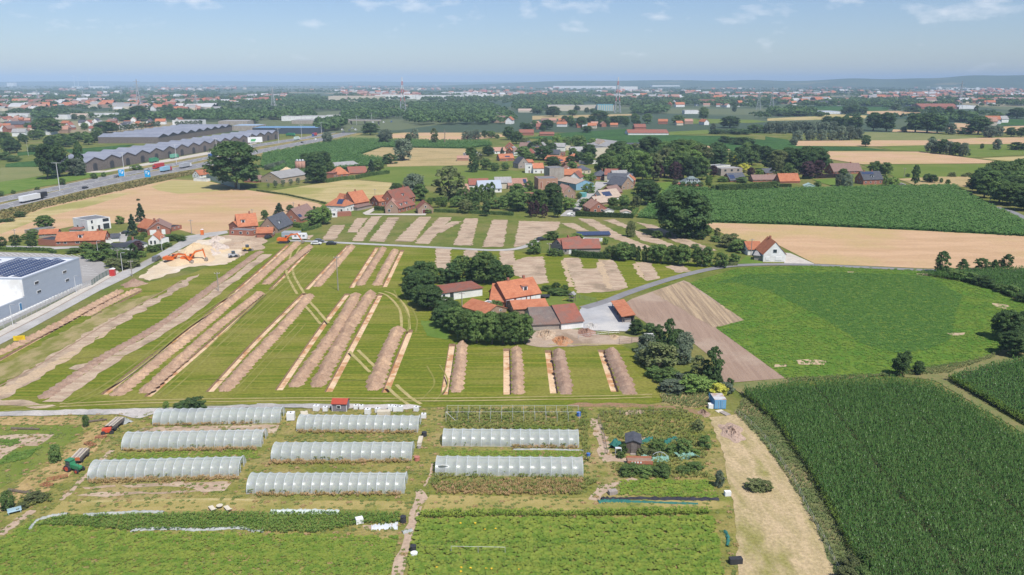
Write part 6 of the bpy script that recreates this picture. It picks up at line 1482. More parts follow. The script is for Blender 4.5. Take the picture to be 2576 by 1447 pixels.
for i,(pts,w,h,mt,lab) in enumerate((
    ([(306,731),(208,782),(150,815),(-14,896)],3.2,.8,m_soil,f'long brown {_w} street verge'),([(352,727),(290,756),(216,796)],2.8,.8,m_soil,f'short brown {_w} street trench'),
    ([(656,632),(556,705),(411,812),(259,900),(106,1004)],3.4,.4,m_darksoil,'longest dark brown spoil ridge from the excavators to the gravel track'),
    ([(750,611),(645,704),(522,809),(356,943),(290,997)],3.6,.9,m_soil,f'long lumpy {_w} trench below the caravan'),
    ([(656,737),(560,812),(446,912),(362,990)],3.4,.9,m_soil,f'lumpy {_w} trench that ends at the rutted crossing'),([(781,620),(720,668),(668,716)],3.4,.9,m_soil,f'short {_w} trench nearest the orange digger'),
    ([(781,742),(721,812),(645,893),(562,986)],3.6,.9,m_soil,f'lumpy {_w} trench left of the wooden pole'),([(887,619),(840,672),(796,722)],3.2,.9,m_soil,f'short {_w} upper trench behind the wooden pole'),
    ([(897,739),(854,815),(801,890),(738,975)],3.6,.9,m_soil,f'lumpy {_w} trench above the red-roofed hut'),([(965,624),(935,672),(904,719)],3.2,.9,m_soil,f'short {_w} second upper trench from the lane'),
    ([(935,737),(882,818),(840,895),(796,975)],4.0,1.2,m_soil,f'broad ridged {_w} trench with the orange bed'),([(995,629),(970,675),(947,719)],3.4,.9,m_soil,f'short {_w} upper trench nearest the farm grove'),
    ([(1003,827),(974,890),(937,983)],4.0,1.3,m_soil,f'high chevron-ridged {_w} trench below the farm trees'),([(1163,862),(1157,920),(1147,988)],3.2,1.0,m_soil,f'{_w} first short trench under the leafy row'),
    ([(1299,875),(1301,930),(1304,993)],3.0,1.0,m_soil,f'{_w} second short trench under the leafy row'),([(1404,881),(1413,930),(1424,993)],3.6,1.1,m_darksoil,f'{_w} third short trench under the waste ground'),
    ([(1535,880),(1558,930),(1585,993)],3.8,1.1,m_darksoil,f'{_w} last short trench near the copse'))):
    heap_ridge(pts,w * 1.02,h,mt,lab,seed=i + 3,per=2.4 if i < 9 else 2.9)
def mound(reg,cx,cy,rx,ry,h,mat,label,seed=1,name='earth_mound',cat='earth heap',skew=(0,0),rough=.12):
    P = G(*reg(cx,cy)); k = K if reg is not S else 1; R = rx * k * mpp(P); r = np.random.default_rng(seed); V,F = [(skew[0] * R,skew[1] * ry,h)],[]; na,nr = 40,12
    am = r.normal(0,1,(5,)); ph = r.uniform(0,6,5)
    for j in range(1,nr + 1):
        u = j / nr
        for i in range(na):
            a = 2 * math.pi * i / na; e = 1 + .10 * sum(am[q] * math.sin((q + 2) * a + ph[q]) for q in range(5)) * u / 1.6
            V.append((math.cos(a) * R * u * e + skew[0] * R * (1 - u),math.sin(a) * ry * u * e + skew[1] * ry * (1 - u),max(-.05,h * (1 - u) ** 1.15 + r.normal(0,rough) * (1 - u) * 1.6 if j < nr else -.06)))
    F3 = [(0,1 + i,1 + (i + 1) % na,1 + (i + 1) % na) for i in range(na)]
    F = [(1 + j * na + i,1 + (j + 1) * na + i,1 + (j + 1) * na + (i + 1) % na,1 + j * na + (i + 1) % na) for j in range(nr - 1) for i in range(na)]
    me = bpy.data.meshes.new(name); me.from_pydata(V,[],[f[:3] for f in F3] + F); me.update(); return link(name,me,mat,loc=(P.x,P.y,.06),label=label,cat=cat)
m_sand = M('yellow_sand',(.60,.46,.29),(.54,.41,.26),scale=.3,fine=.15,fscale=2); m_psand = M('pale_rubble',(.58,.50,.43),(.48,.40,.34),scale=.5,fine=.25,fscale=2)
mound(B1,1960,690,250,18,5.2,m_sand,'big pile of yellow sand behind the two orange excavators',2,'sand_pile','sand pile')
mound(B1,2160,640,110,13,3.6,m_psand,'pale rubble pile against the sand pile',3,'rubble_pile','rubble pile',rough=.25)
mound(B1,1345,975,110,4,1.9,m_darksoil,'dark brown earth heap at the edge of the street',4); mound(B1,2170,530,70,6,1.8,m_psand,'small grey rubble heap by the street bend',5,'rubble_pile','rubble pile',rough=.2)
mound(B1,2440,580,230,12,1.5,m_fill,'broad low earth heap below the large brick house',6); mound(A2,300,1085,105,14,4.0,m_sand,'sand heap beside the silos',7,'sand_pile','sand pile')
mound(C3,2190,1120,130,4.5,.9,M('dry_manure',(.36,.26,.20),(.42,.31,.24),scale=1,fine=.3),'pinkish heap of dry plant waste beside the mown track',8,'compost_heap','compost heap')
mound(C3,1910,930,55,2.2,.6,m_darksoil,'small dark soil heap at the end of the red weeds',9); mound(C3,490,205,110,4,1.1,M('orange_rubble',(.44,.20,.09),(.38,.25,.16),scale=.8,fine=.3),'orange brick rubble heap on the farm waste ground',10,'rubble_pile','rubble pile',rough=.25)
mound(C3,730,120,90,4,1.0,M('brown_chips',(.26,.15,.11),(.32,.2,.15),scale=.8,fine=.3),'brown wood chip heap before the red-brown barn',11,'compost_heap','compost heap',rough=.2); mound(C3,330,140,110,5,.9,m_fill,'pale weedy earth heap behind the mossy barn',12,rough=.25)
mound(C3,1010,165,50,2,.6,m_fillsand,'small sandy heap on the farm waste ground',13); mound(C3,790,60,80,4,.7,M('white_gravel',(.5,.48,.45),(.44,.42,.4),scale=1),'white gravel heap on the grey farmyard',14)
# --- excavators
c_or = M('excavator_orange',(.72,.17,.03),(.66,.15,.03),scale=1,rough=.5,spec=.4); c_dk = flat('machine_black',(.035,.035,.04),rough=.7); c_gl = flat('cab_glass',(.06,.08,.09),rough=.15,spec=.6); c_st = M('bucket_steel',(.25,.22,.19),(.32,.27,.22),scale=2,rough=.7)
def excavator(P,rz,hz,ba,sa,ua,label):
    t = empty('excavator',P,rz,label=label,cat='excavator',group='orange excavators')
    for s in (-1,1):
        tr = MB().prism([(-2.2,.35),(-1.9,.0),(1.9,0),(2.2,.35),(2.1,.75),(1.8,.9),(-1.8,.9),(-2.1,.75)],s * 1.2 - .3,s * 1.2 + .3,'y').build('track',c_dk,t)
    MB().box(-1.2,1.2,-.9,.9,.35,1.0).build('undercarriage',c_dk,t)
    T = Matrix.Rotation(hz,4,'Z')
    MB().box(-2.0,1.5,-1.3,1.3,1.05,1.6,T).build('platform',c_or,t); MB().box(-2.6,-1.7,-1.35,1.35,1.05,2.2,T).build('counterweight',c_or,t)
    MB().box(-1.69,.6,-1.25,-.15,1.61,2.35,T).build('engine_cover',c_or,t); MB().box(-1.69,.2,-.14,1.25,1.61,2.2,T).build('engine_cover',c_dk,t)
    cb = MB().prism([(.25,1.61),(1.75,1.61),(1.7,2.4),(1.35,3.05),(.3,3.05)],.3,1.25,'y',T).build('cab',c_or,t)
    MB().prism([(.4,2.0),(1.8,2.0),(1.74,2.45),(1.42,2.92),(.45,2.92)],.25,1.3,'y',T).build('window',c_gl,cb)
    p0 = Vector((.9,-.25,1.8)); p1 = p0 + Vector((math.cos(ba),0,math.sin(ba))) * 2.9; b2 = ba - .62; p2 = p1 + Vector((math.cos(b2),0,math.sin(b2))) * 2.9
    p3 = p2 + Vector((math.cos(sa),0,math.sin(sa))) * 2.9
    def bar(nm,a,b,w0,w1,mt,yw=.22):
        d = (b - a).normalized(); n = Vector((-d.z,0,d.x)); vs = [q + n * (s * ww) + Vector((0,y,0)) for y in (-yw,yw) for q,ww in ((a,w0),(b,w1)) for s in (-1,1)]
        MB().add([T @ v for v in vs],[(0,1,3,2),(4,6,7,5),(0,4,5,1),(2,3,7,6),(0,2,6,4),(1,5,7,3)]).build(nm,mt,t)
    bar('boom',p0,p1,.25,.34,c_or); bar('boom',p1 - (p2 - p1).normalized() * .1,p2,.33,.2,c_or,.23); bar('stick',p2 - (p3 - p2).normalized() * .5,p3,.24,.13,c_or,.18)
    MB().tube(T @ (p0 + Vector((.5,.5,-.2))),T @ (p1 + Vector((0,.35,0))),.09,n=6).build('hydraulic_ram',c_st,t); MB().tube(T @ (p1 + Vector((0,0,.45))),T @ (p2 - (p3 - p2).normalized() * .5),.08,n=6).build('hydraulic_ram',c_st,t)
    c,s = math.cos(ua),math.sin(ua); rot = lambda x,z: (p3.x + x * c - z * s,p3.z + x * s + z * c)
    MB().prism([rot(*q) for q in ((0,.1),(.55,-.1),(.95,-.7),(.8,-1.2),(.1,-1.3),(-.25,-.7))],p3.y - .65,p3.y + .65,'y',T).build('bucket',c_st,t)
excavator(G(*B1(1718,752)),-.10,-.12,.55,-.9,.4,'orange excavator with its arm reaching down, beside the dark van')
excavator(G(*B1(1893,752)),.1,-.05,.85,-1.35,-.2,'orange excavator with its arm raised before the sand pile')
excavator(G(*B2(277,560)),.1,-.2,.7,-1.0,.2,'orange excavator digging at the head of the long trench')
# --- vehicles
def car(P,rz,mat,label,L_=4.3,Hh=1.45,van=False,group=None):
    t = empty('van' if van else 'car',P,rz,label=label,cat='van' if van else 'car',group=group); l = L_ / 2; w = .88
    if van: body = [(-l,.35),(l,.35),(l,.95),(l * .62,1.15),(l * .38,Hh - .05),(-l * .97,Hh),(-l,1.0)]; gl = [(-l * .9,1.15),(l * .58,1.15),(l * .36,Hh - .14),(-l * .9,Hh - .12)]
    else: body = [(-l,.35),(l,.35),(l * 1.0,.75),(l * .5,.92),(l * .18,Hh),(-l * .55,Hh),(-l * .95,.95)]; gl = [(-l * .8,.98),(l * .42,.95),(l * .15,Hh - .07),(-l * .5,Hh - .07)]
    MB().prism(body,-w,w,'y').build('body',mat,t); MB().prism(gl,-w - .02,w + .02,'y').build('window',c_gl,t)
    MB().prism([(l * .52,.97),(l * .40,.97),(l * .19,Hh - .1),(l * .23,Hh - .1)] if not van else [(l * .66,1.16),(l * .55,1.16),(l * .37,Hh - .12),(l * .43,Hh - .12)],-w + .1,w - .1,'y').build('windscreen',c_gl,t)
    for sx in (-.62,.62):
        for sy in (-1,1): MB().wheel((sx * l,sy * .8,.33),.33,.22).build('wheel',c_dk,t)
    for sy in (-.6,.6): sbox('headlight',.08,.3,.15,(l - .01,sy,.6),f_white,t)
    return t
def truck(P,rz,cabm,boxm,label,L_=12.0,Hb=3.9,tank=False,group=None):
    t = empty('truck',P,rz,label=label,cat='truck',group=group)
    cb = MB().prism([(L_ * .5 - 2.2,.6),(L_ * .5,.6),(L_ * .5,1.8),(L_ * .5 - .25,3.1),(L_ * .5 - 2.2,3.3)],-1.2,1.2,'y').build('cab',cabm,t)
    MB().prism([(L_ * .5 - .12,1.8),(L_ * .5 + .03,1.8),(L_ * .5 - .2,2.9),(L_ * .5 - .35,2.9)],-1.05,1.05,'y').build('windscreen',c_gl,cb)
    MB().box(-L_ * .5,L_ * .5 - 2.4,-1.0,1.0,.7,1.05).build('chassis',c_dk,t)
    if tank: MB().tube((-L_ * .5,0,2.3),(L_ * .5 - 2.6,0,2.3),1.2,n=14).build('tank',boxm,t,True)
    else: MB().box(-L_ * .5,L_ * .5 - 2.6,-1.25,1.25,1.08,Hb).build('trailer_box',boxm,t)
    for x in (L_ * .5 - 1.1,L_ * .1,-L_ * .3,-L_ * .4):
        for sy in (-1,1): MB().wheel((x,sy * 1.05,.5),.5,.35,12).build('wheel',c_dk,t)
    return t
def heading(reg,a,b): A,B = G(*reg(*a)),G(*reg(*b)); return math.atan2((B - A).y,(B - A).x)
paint = lambda n,c: flat('paint_' + n,c,rough=.35)
p_w,p_k,p_r,p_g,p_b,p_s,p_gr = paint('white',(.75,.75,.74)),paint('black',(.03,.03,.035)),paint('red',(.50,.04,.04)),paint('green',(.05,.25,.13)),paint('blue',(.06,.15,.42)),paint('silver',(.42,.43,.45)),paint('grey',(.14,.145,.15))
hw = heading(A1,(855,1240),(1660,1075))
truck(G(*B1(320,142)),heading(B1,(230,157),(430,125)) if False else hw,p_k,p_w,'white box truck with black cab and load, nearest on the motorway',17)
_t = G(*B1(400,118)); sbox('stacked_frames',5.5,2.3,2.6,(0,0,0),c_dk,empty('flatbed_trailer',_t + Vector((0,3,.9)),hw,label='black stacked frames on the trailer behind the white truck',cat='trailer'))
car(G(*A1(855,1248)),hw,p_k,'black car on the near motorway lanes',group='cars on the motorway'); car(G(*A1(1165,1136)),hw + math.pi,p_gr,'dark car on the far motorway lanes by the blue sign',group='cars on the motorway')
car(G(*A1(1475,1065)),hw + math.pi,p_s,'silver car on the far motorway lanes before the red truck'); car(G(*A2(455,790)),hw,p_k,'dark car on the near lanes under the lamp post')
truck(G(*A1(1590,1045)),hw + math.pi,p_r,p_r,'all red truck on the far motorway lanes',13); truck(G(*A1(1665,1076)),hw,p_r,paint('skyblue',(.30,.52,.66)),'truck with light blue trailer and red cab',13)
truck(G(*A1(1860,1038)),hw,p_w,p_s,'silver trailer truck with a white cab',15); truck(G(*A1(2128,932)),hw + math.pi,p_b,p_b,'blue tanker truck on the far motorway lanes',11,tank=True)
truck(G(*A1(1545,985)),hw,p_g,p_g,'dark green trailer parked before the timber hall, nearer one',11); truck(G(*A1(1750,945)),hw,p_g,paint('mint',(.16,.42,.30)),'mint green trailer parked before the timber hall, farther one',11)
truck(G(*A2(340,722)),hw + 1.2,p_g,p_g,'green trailer parked beside the blue-roofed building',13); truck(G(*A2(405,762)),hw,p_w,paint('pale',(.55,.66,.62)),'white and mint truck on the far lanes',13); truck(G(*A2(580,722)),hw + math.pi,p_b,p_r,'truck with red front and blue box',12)
car(G(*A2(600,765)),hw,p_w,'white van on the near lanes',5.5,2.4,True)
for i,(x,y,m) in enumerate(((860,665,p_w),(930,672,p_gr),(995,665,p_w),(870,690,p_gr),(1170,590,p_w),(1350,583,p_b),(1275,590,p_w),(960,650,p_s))):
    car(G(*A2(x,y)),hw + (math.pi if i % 2 else 0),m,f'{ORD[i]} small distant vehicle on the motorway towards the bridge',6,2.4,True,'distant motorway traffic')
st = heading(B1,(1350,800),(1550,690))
car(G(*B1(1572,735)),st,p_gr,'dark grey van parked on the street beside the excavators',4.9,1.9,True)
car(G(*B2(598,575)),.05,p_w,'white car parked by the lane beside the excavator'); car(G(*B2(625,552)),.05,p_gr,'dark car behind the white car on the lane'); car(G(*B2(750,577)),.05,p_k,'black car parked by the lane, apart from the others')
car(G(*B2(118,512)),1.4,p_k,'dark car in front of the orange-roofed garage'); car(G(*B3(283,535)),.4,p_k,'black car before the brick bungalow'); car(G(*B3(632,245)),.9,p_k,'black car at the end of the village street'); car(G(*B3(575,285)),.9,p_w,'white car at the village street corner')
car(G(*B3(810,105)),1.0,p_gr,'dark car parked along the terrace'); car(G(*B1(1270,470)),.3,p_k,'dark car on the drive before the fir')
# caravan
cv = empty('caravan',G(*B2(435,525)),.05,label='white caravan parked beside the lane',cat='caravan')
MB().prism([(-3,.5),(3,.5),(3.1,1.4),(2.7,2.7),(-2.7,2.7),(-3.1,1.4)],-1.15,1.15,'y').build('body',p_w,cv)
for x in (-1.6,.2,1.8): sbox('window',.9,.06,.55,(x,-1.17,1.5),c_gl,cv)
for s in (-1,1): MB().wheel((0,s * 1.0,.35),.35,.2).build('wheel',c_dk,cv)
MB().tube((3,0,.5),(4.2,0,.5),.06,n=5).build('drawbar',f_alu,cv)
# site dumper and small machines
for x,y,m,lab in ((2480,640,paint('yellow',(.62,.42,.08)),'yellow loader beside the earth heap'),(2340,705,p_s,'grey site machine at the edge of the dark spoil ridge')):
    t = empty('loader',G(*B1(x,y)),.5,label=lab,cat='loader'); MB().box(-1.8,1.0,-.9,.9,.7,1.5).build('body',m,t); MB().box(-.6,.6,-.7,.7,1.5,2.5).build('cab',c_gl,t); MB().box(1.4,2.2,-1.1,1.1,.1,.9).build('bucket',c_st,t); MB().box(.9,1.5,-.5,.5,.4,1.1).build('arm',m,t)
    for sx in (-1.1,.8):
        for sy in (-1,1): MB().wheel((sx,sy * .85,.6),.6,.4,12).build('wheel',c_dk,t)
def booth(reg,x,y,m,lab,w=1.2,h=2.3):
    t = empty('portable_toilet',G(*reg(x,y)),.2,label=lab,cat='toilet'); MB().box(-w / 2,w / 2,-w / 2,w / 2,0,h).build('cabin',m,t); MB().prism([(-w / 2 - .05,h),(w / 2 + .05,h),(0,h + .3)],-w / 2,w / 2,'y').build('roof',f_white,t); sbox('door',w * .7,.05,h * .85,(0,-w / 2 - .02,.1),m,t)
booth(B1,1132,888,p_r,'red portable toilet by the parking lot gate',1.7,2.4); booth(B1,2028,478,c_or,'orange portable toilet at the wheat edge')
# yellow site sign
t = empty('site_sign',G(*S(50,862)),.25,label='yellow information board on the street verge',cat='sign')
sbox('board',2.7,.08,1.25,(0,0,.6),paint('signyellow',(.75,.55,.02)),t)
for x in (-1.1,1.1): sbox('post',.1,.1,.65,(x,.1,0),f_alu,t)
for i in range(3): sbox('print_line',1.9 - i * .3,.03,.09,(0,-.06,1.5 - i * .28),paint('ochre',(.55,.30,.02)),t)
# motorway signs
for x,y,lab in ((1220,1135,'blue motorway direction sign on the median'),(1482,1145,'blue motorway exit sign beside the near lanes')):
    P = G(*A1(x,y)); t = empty('road_sign',P,.1,label=lab,cat='sign'); sb = sbox('panel',6,.15,6.6,(0,0,1.2),paint('signblue',(.02,.35,.70)),t)
    sbox('print',1.2,.05,2.6,(.6,-.1,2.4),f_white,sb,(0,.5,0)); sbox('print',2.4,.05,.7,(-.8,-.1,5.0),f_white,sb); sbox('print',2.0,.05,.5,(-1.2,-.1,3.8),f_white,sb)
    for s in (-2,2): sbox('post',.2,.2,1.3,(s,.1,0),f_alu,t)
    t.scale = (.62,.62,.7)
# poles and lamps
def pole(reg,x,y,top,label,r=.14,mat=None,arm=None,name='utility_pole',cat='pole',group=None):
    P = G(*reg(x,y)); Hh = zpx(P,(y - top) * K); t = empty(name,P,0,label=label,cat=cat,group=group); mt = mat or M('pole_wood',(.34,.31,.28),(.27,.24,.21),scale=1)
    MB().tube((0,0,-.2),(0,0,Hh),r,r * .65,n=8).build('shaft',mt,t)
    if arm == 'x': MB().box(-.9,.9,-.06,.06,Hh - .6,Hh - .45).build('cross_arm',mt,t); [sbox('insulator',.1,.1,.22,(s,0,Hh - .44),f_white,t) for s in (-.8,0.3,.8)]
    elif arm == 'l': MB().path([(0,0,Hh - .02),(.5,-.3,Hh + .25),(1.5,-.9,Hh + .35)],.06).build('arm',mt,t); MB().box(1.2,2.0,-1.2,-.8,Hh + .30,Hh + .42).build('lamp_head',f_alu,t)
    elif arm == 't': MB().box(-2.4,2.4,-.1,.1,Hh - .1,Hh + .1).build('arm',mt,t); [MB().box(s * 2.4 - .6,s * 2.4 + .6,-.25,.25,Hh - .12,Hh + .1).build('lamp_head',f_alu,t) for s in (-1,1)]
m_lamp = flat('lamp_post_grey',(.62,.63,.63))
for i,(reg,x,y,tp) in enumerate(((A1,600,1268,990),(A1,1250,1128,890),(A1,1770,1003,808),(A1,2172,872,745),(A1,2518,830,692),(A2,222,792,645),(A2,452,738,610),(A2,650,692,585),(A2,840,640,560),(A2,1003,612,520),(A2,1152,585,490))):
    pole(reg,x,y,tp,f'{ORD[i]} motorway lamp post counted from the west, double headed',.22,m_lamp,'t','street_lamp','street lamp','motorway lamp posts')
for reg,x,y,tp,lab in ((B1,130,1398,1182,'white street lamp nearest the blue warehouse door'),(B1,765,1062,892,'white street lamp at the far corner of the warehouse'),(B1,1230,848,662,'street lamp before the garden shrubs above the street'),(B1,1625,637,492,'street lamp beside the white gabled cottage'),(B1,985,682,542,'street lamp behind the garden shrubs'),(A1,285,918,762,'slip road lamp at the west tree belt'),(A1,608,775,710,'slip road lamp beyond the tree belt'),(A4,2478,1450,1396,'street lamp beside the corner wood')):
    pole(reg,x,y,tp,lab,.1,m_lamp,'l','street_lamp','street lamp')
for reg,x,y,tp,lab in ((B2,817,1036,690,'tall grey concrete pole standing in the trenched field'),(B1,2190,1042,850,'grey pole between the dark ridge and the long trench'),(B1,1325,896,732,'wooden pole at the bend of the street'),(B1,1922,472,325,'wooden pole at the wheat edge by the orange toilet'),(B1,2530,300,218,'wooden pole behind the large brick house'),(B1,148,482,420,'wooden pole behind the west cottages'),(B2,372,228,150,'wooden pole behind the brown-roofed house'),(A2,1187,1328,1250,'wooden pole in the pale straw field'),(B3,360,688,556,'concrete pole beside the brick bungalow'),(B3,1065,728,562,'concrete pole before the tree line, middle one'),(B3,1887,797,606,'concrete pole at the east end of the tree line'),(A4,1368,1138,1040,'pole on the green field beyond the slate-roofed house'),(B4,2228,150,30,'concrete pole before the corner wood'),(A3,1650,1182,1080,'pole before the village park wood'),(B1,1185,740,620,'pole in the garden above the street'),(B3,2380,690,515,'pole beside the white barn of the cottage'),(B2,2058,1240,1050,'thin pole beside the white farm shed')):
    pole(reg,x,y,tp,lab,.17,None,'x')
# bridge over the motorway
br = empty('road_bridge',(0,0,0),label='concrete road bridge crossing the motorway',cat='bridge')
a,b = G(*A2(780,605)),G(*A2(1240,610)); MB().prism([(p.x,p.y) for p in (a,b,b + Vector((0,12,0)),a + Vector((0,12,0)))],5.5,6.8,'z').build('deck',w_conc,br)
for u in (.05,.35,.65,.95):
    p = a.lerp(b,u); MB().box(p.x - .6,p.x + .6,p.y + 2,p.y + 10,0,5.5).build('pier',w_conc,br)
for k in (0,12): MB().path([(q.x,q.y + k,7.6) for q in (a,b)],.15).build('railing',f_alu,br)
# play slide in the farm garden, trampoline
t = empty('play_tower',G(*B3(590,1150)),-.5,label='small play tower with a yellow slide in the farm garden',cat='play tower')
for x in (-.7,.7):
    for y in (-.7,.7): sbox('post',.12,.12,2.4,(x,y,0),w_timber,t)
sbox('platform',1.6,1.6,.12,(0,0,1.3),w_timber,t); MB().prism([(-1,2.4),(1,2.4),(0,3.2)],-.9,.9,'y').build('roof',r_grey,t); MB().prism([(-3.2,.15),(-.7,1.45),(-.7,1.6),(-3.2,.3)],-.4,.4,'y').build('slide',paint('slideyellow',(.72,.55,.12)),t)
t = empty('trampoline',G(*B3(320,1110)),0,label='round blue trampoline on the farm lawn',cat='trampoline'); MB().tube((0,0,.7),(0,0,.78),1.6,n=18).build('mat',c_dk,t)
for i in range(4): MB().tube((1.4 * math.cos(i * 1.57),1.4 * math.sin(i * 1.57),0),(1.4 * math.cos(i * 1.57),1.4 * math.sin(i * 1.57),.7),.04,n=5).build('leg',f_alu,t)
fence_line(B3,[(610,1100),(750,1140),(840,1160)],1.1,2.2,'timber garden fence of the farm lawn',post=w_timber,rails=(1.,.5)); fence_line(C3,[(650,180),(860,145),(1060,130)],1.0,2.5,'low wire fence round the farm waste ground',rails=(1.,.5)); fence_line(C3,[(1060,235),(1200,220),(1320,215)],1.5,2.5,'stake fence above the copse',post=w_timber,rails=(.9,.5))
# ================================================================== market garden: tunnels, crops, gear
def filmmat():
    m = bpy.data.materials.new('tunnel_film'); m.use_nodes = True; N,L = m.node_tree.nodes,m.node_tree.links; b = N['Principled BSDF']
    b.inputs['Base Color'].default_value = (.92,.96,.97,1); b.inputs['Roughness'].default_value = .30; b.inputs['Specular IOR Level'].default_value = 1.0
    tr = N.new('ShaderNodeBsdfTransparent'); tr.inputs[0].default_value = (.90,.94,.94,1); tl = N.new('ShaderNodeBsdfTranslucent'); tl.inputs[0].default_value = (.94,.97,.97,1)
    m1 = N.new('ShaderNodeMixShader'); m1.inputs[0].default_value = .35; m2 = N.new('ShaderNodeMixShader')
    L.new(b.outputs[0],m1.inputs[1]); L.new(tl.outputs[0],m1.inputs[2])
    nz = N.new('ShaderNodeTexNoise'); nz.inputs['Scale'].default_value = .5; mr = N.new('ShaderNodeMapRange'); mr.inputs['To Min'].default_value,mr.inputs['To Max'].default_value = .34,.56
    tc = N.new('ShaderNodeTexCoord'); L.new(tc.outputs['Object'],nz.inputs['Vector']); L.new(nz.outputs['Fac'],mr.inputs['Value']); L.new(mr.outputs[0],m2.inputs[0])
    L.new(tr.outputs[0],m2.inputs[1]); L.new(m1.outputs[0],m2.inputs[2]); L.new(m2.outputs[0],N['Material Output'].inputs['Surface'])
    return m
m_film = filmmat(); m_hoop = flat('tunnel_hoop',(.58,.61,.63),rough=.4)
TW,TH = 5.0,2.3
def arch(n=12,k=1.0): return [(TW / 2 - TW / 2 * math.cos(math.pi * i / n) * k,TH * math.sin(math.pi * i / n) ** .8 * k) for i in range(n + 1)]
def tunnel(a,b,bays,label,doors=(1,1),hoops_only=False):
    A,B = G(*a),G(*b); d = B - A; L_ = d.length; t = empty('polytunnel',A,math.atan2(d.y,d.x),label=label,cat='polytunnel',group='polytunnels of the market garden'); s = L_ / bays
    AR = arch(); n = len(AR)
    hm = shared(('hoop',),lambda: MB().path([(0,y,z) for y,z in AR],.032,5).mesh('hoop'))
    def pm():
        V = []
        for i in range(5):
            u = i / 4; sag = 1 - .085 * math.sin(math.pi * u)
            for y,z in AR: V.append((u * s,TW / 2 + (y - TW / 2) * (sag * .5 + .5),z * sag + .02))
        return np_mesh('film',V,[(i * n + j,(i + 1) * n + j,(i + 1) * n + j + 1,i * n + j + 1) for i in range(4) for j in range(n - 1)],True)
    fm = shared(('film',round(s,2)),pm)
    for i in range(bays + 1): obj_mat(link('hoop',hm,None,t,(i * s,0,0)),m_hoop)
    MB().path([(0,TW / 2,TH + .02),(L_,TW / 2,TH + .02)],.035).build('ridge_pole',m_hoop,t)
    if hoops_only: return t
    for i in range(bays): obj_mat(link('film_panel',fm,None,t,(i * s,0,0)),m_film)
    for e,x in enumerate((0.01,L_ - .01)):
        if doors[e] == 0:
            me = MB().add([Vector((x,y,z)) for y,z in AR],[tuple(range(n))]); me.build('end_panel',m_film,t)
        else:
            sd = MB()
            for yy in (TW * .3,TW * .7): sd.tube((x,yy,0),(x,yy,2.2),.05,n=5)
            sd.tube((x,TW * .3,2.2),(x,TW * .7,2.2),.05,n=5); sd.build('door_frame',m_hoop,t)
            for lo,hi in ((0,.3),(.7,1)):
                P = [(y,z) for y,z in AR if lo * TW - .01 <= y <= hi * TW + .01]; e_ = (TW * (.3 if lo == 0 else .7),0)
                zt = TH * math.sin(math.acos(max(-1,min(1,1 - 2 * e_[0] / TW)))) ** .8
                pts = (P + [(e_[0],zt),e_]) if lo == 0 else ([e_,(e_[0],zt)] + P)
                MB().add([Vector((x,y,z)) for y,z in pts],[tuple(range(len(pts)))]).build('end_panel',m_film,t)
    for sy in (0,TW): MB().box(0,L_,sy - .12,sy + .12,-.02,.10).build('buried_film_edge',M('earthed_edge',(.33,.25,.17),(.22,.2,.08),scale=1),t)
    return t
tunnel((384,1071),(703,1066),15,'farthest polytunnel in the west block, behind the bare soil bed',(0,1)); tunnel((306,1133),(657,1126),15,'middle polytunnel of the west block, closed at its west end',(0,1)); tunnel((221,1209),(600,1199),16,'nearest polytunnel of the west block with an open east door',(0,1))
tunnel((746,1086),(1051,1089),14,'farthest polytunnel of the middle block, behind the planted rows',(0,1)); tunnel((682,1161),(1035,1160),14,'middle polytunnel of the middle block, beside the red barrel',(0,0)); tunnel((620,1244),(1017,1243),17,'nearest polytunnel of the middle block, longest of all',(0,1))
tunnel((1113,1124),(1456,1127),14,'farther polytunnel of the east block',(0,0)); tunnel((1095,1198),(1467,1201),14,'nearer polytunnel of the east block with a round patch',(0,0))
_tv = [[(384,1070),(703,1065),(712,1046),(396,1050)],[(306,1132),(657,1125),(668,1103),(320,1110)],[(221,1208),(600,1198),(612,1172),(240,1182)],[(746,1085),(1051,1088),(1052,1064),(756,1062)],[(682,1160),(1035,1159),(1036,1134),(694,1134)],[(620,1243),(1017,1242),(1020,1212),(634,1212)],[(1113,1123),(1456,1126),(1452,1100),(1115,1098)],[(1095,1197),(1467,1200),(1462,1172),(1098,1168)]]
# bare frame without film
fr = empty('tunnel_frame',G(1122,1062),0,label='bare white tunnel frame without film above the vegetable beds',cat='frame')
_o = G(1122,1062); _e = G(1457,1060); _L = (_e - _o).length
for i in range(13):
    x = _L * i / 12
    MB().tube((x,0,0),(x,0,2.2),.03,n=5).build('post',m_hoop,fr); MB().tube((x,3.2,0),(x,3.2,2.2),.03,n=5).build('post',m_hoop,fr)
for y,z in ((0,2.18),(3.2,2.18)): MB().path([(0,y,z),(_L,y,z)],.02).build('rail',m_hoop,fr)
MB().path([(0,0,2.2),(2.2,0,0)],.04).build('brace',m_hoop,fr)

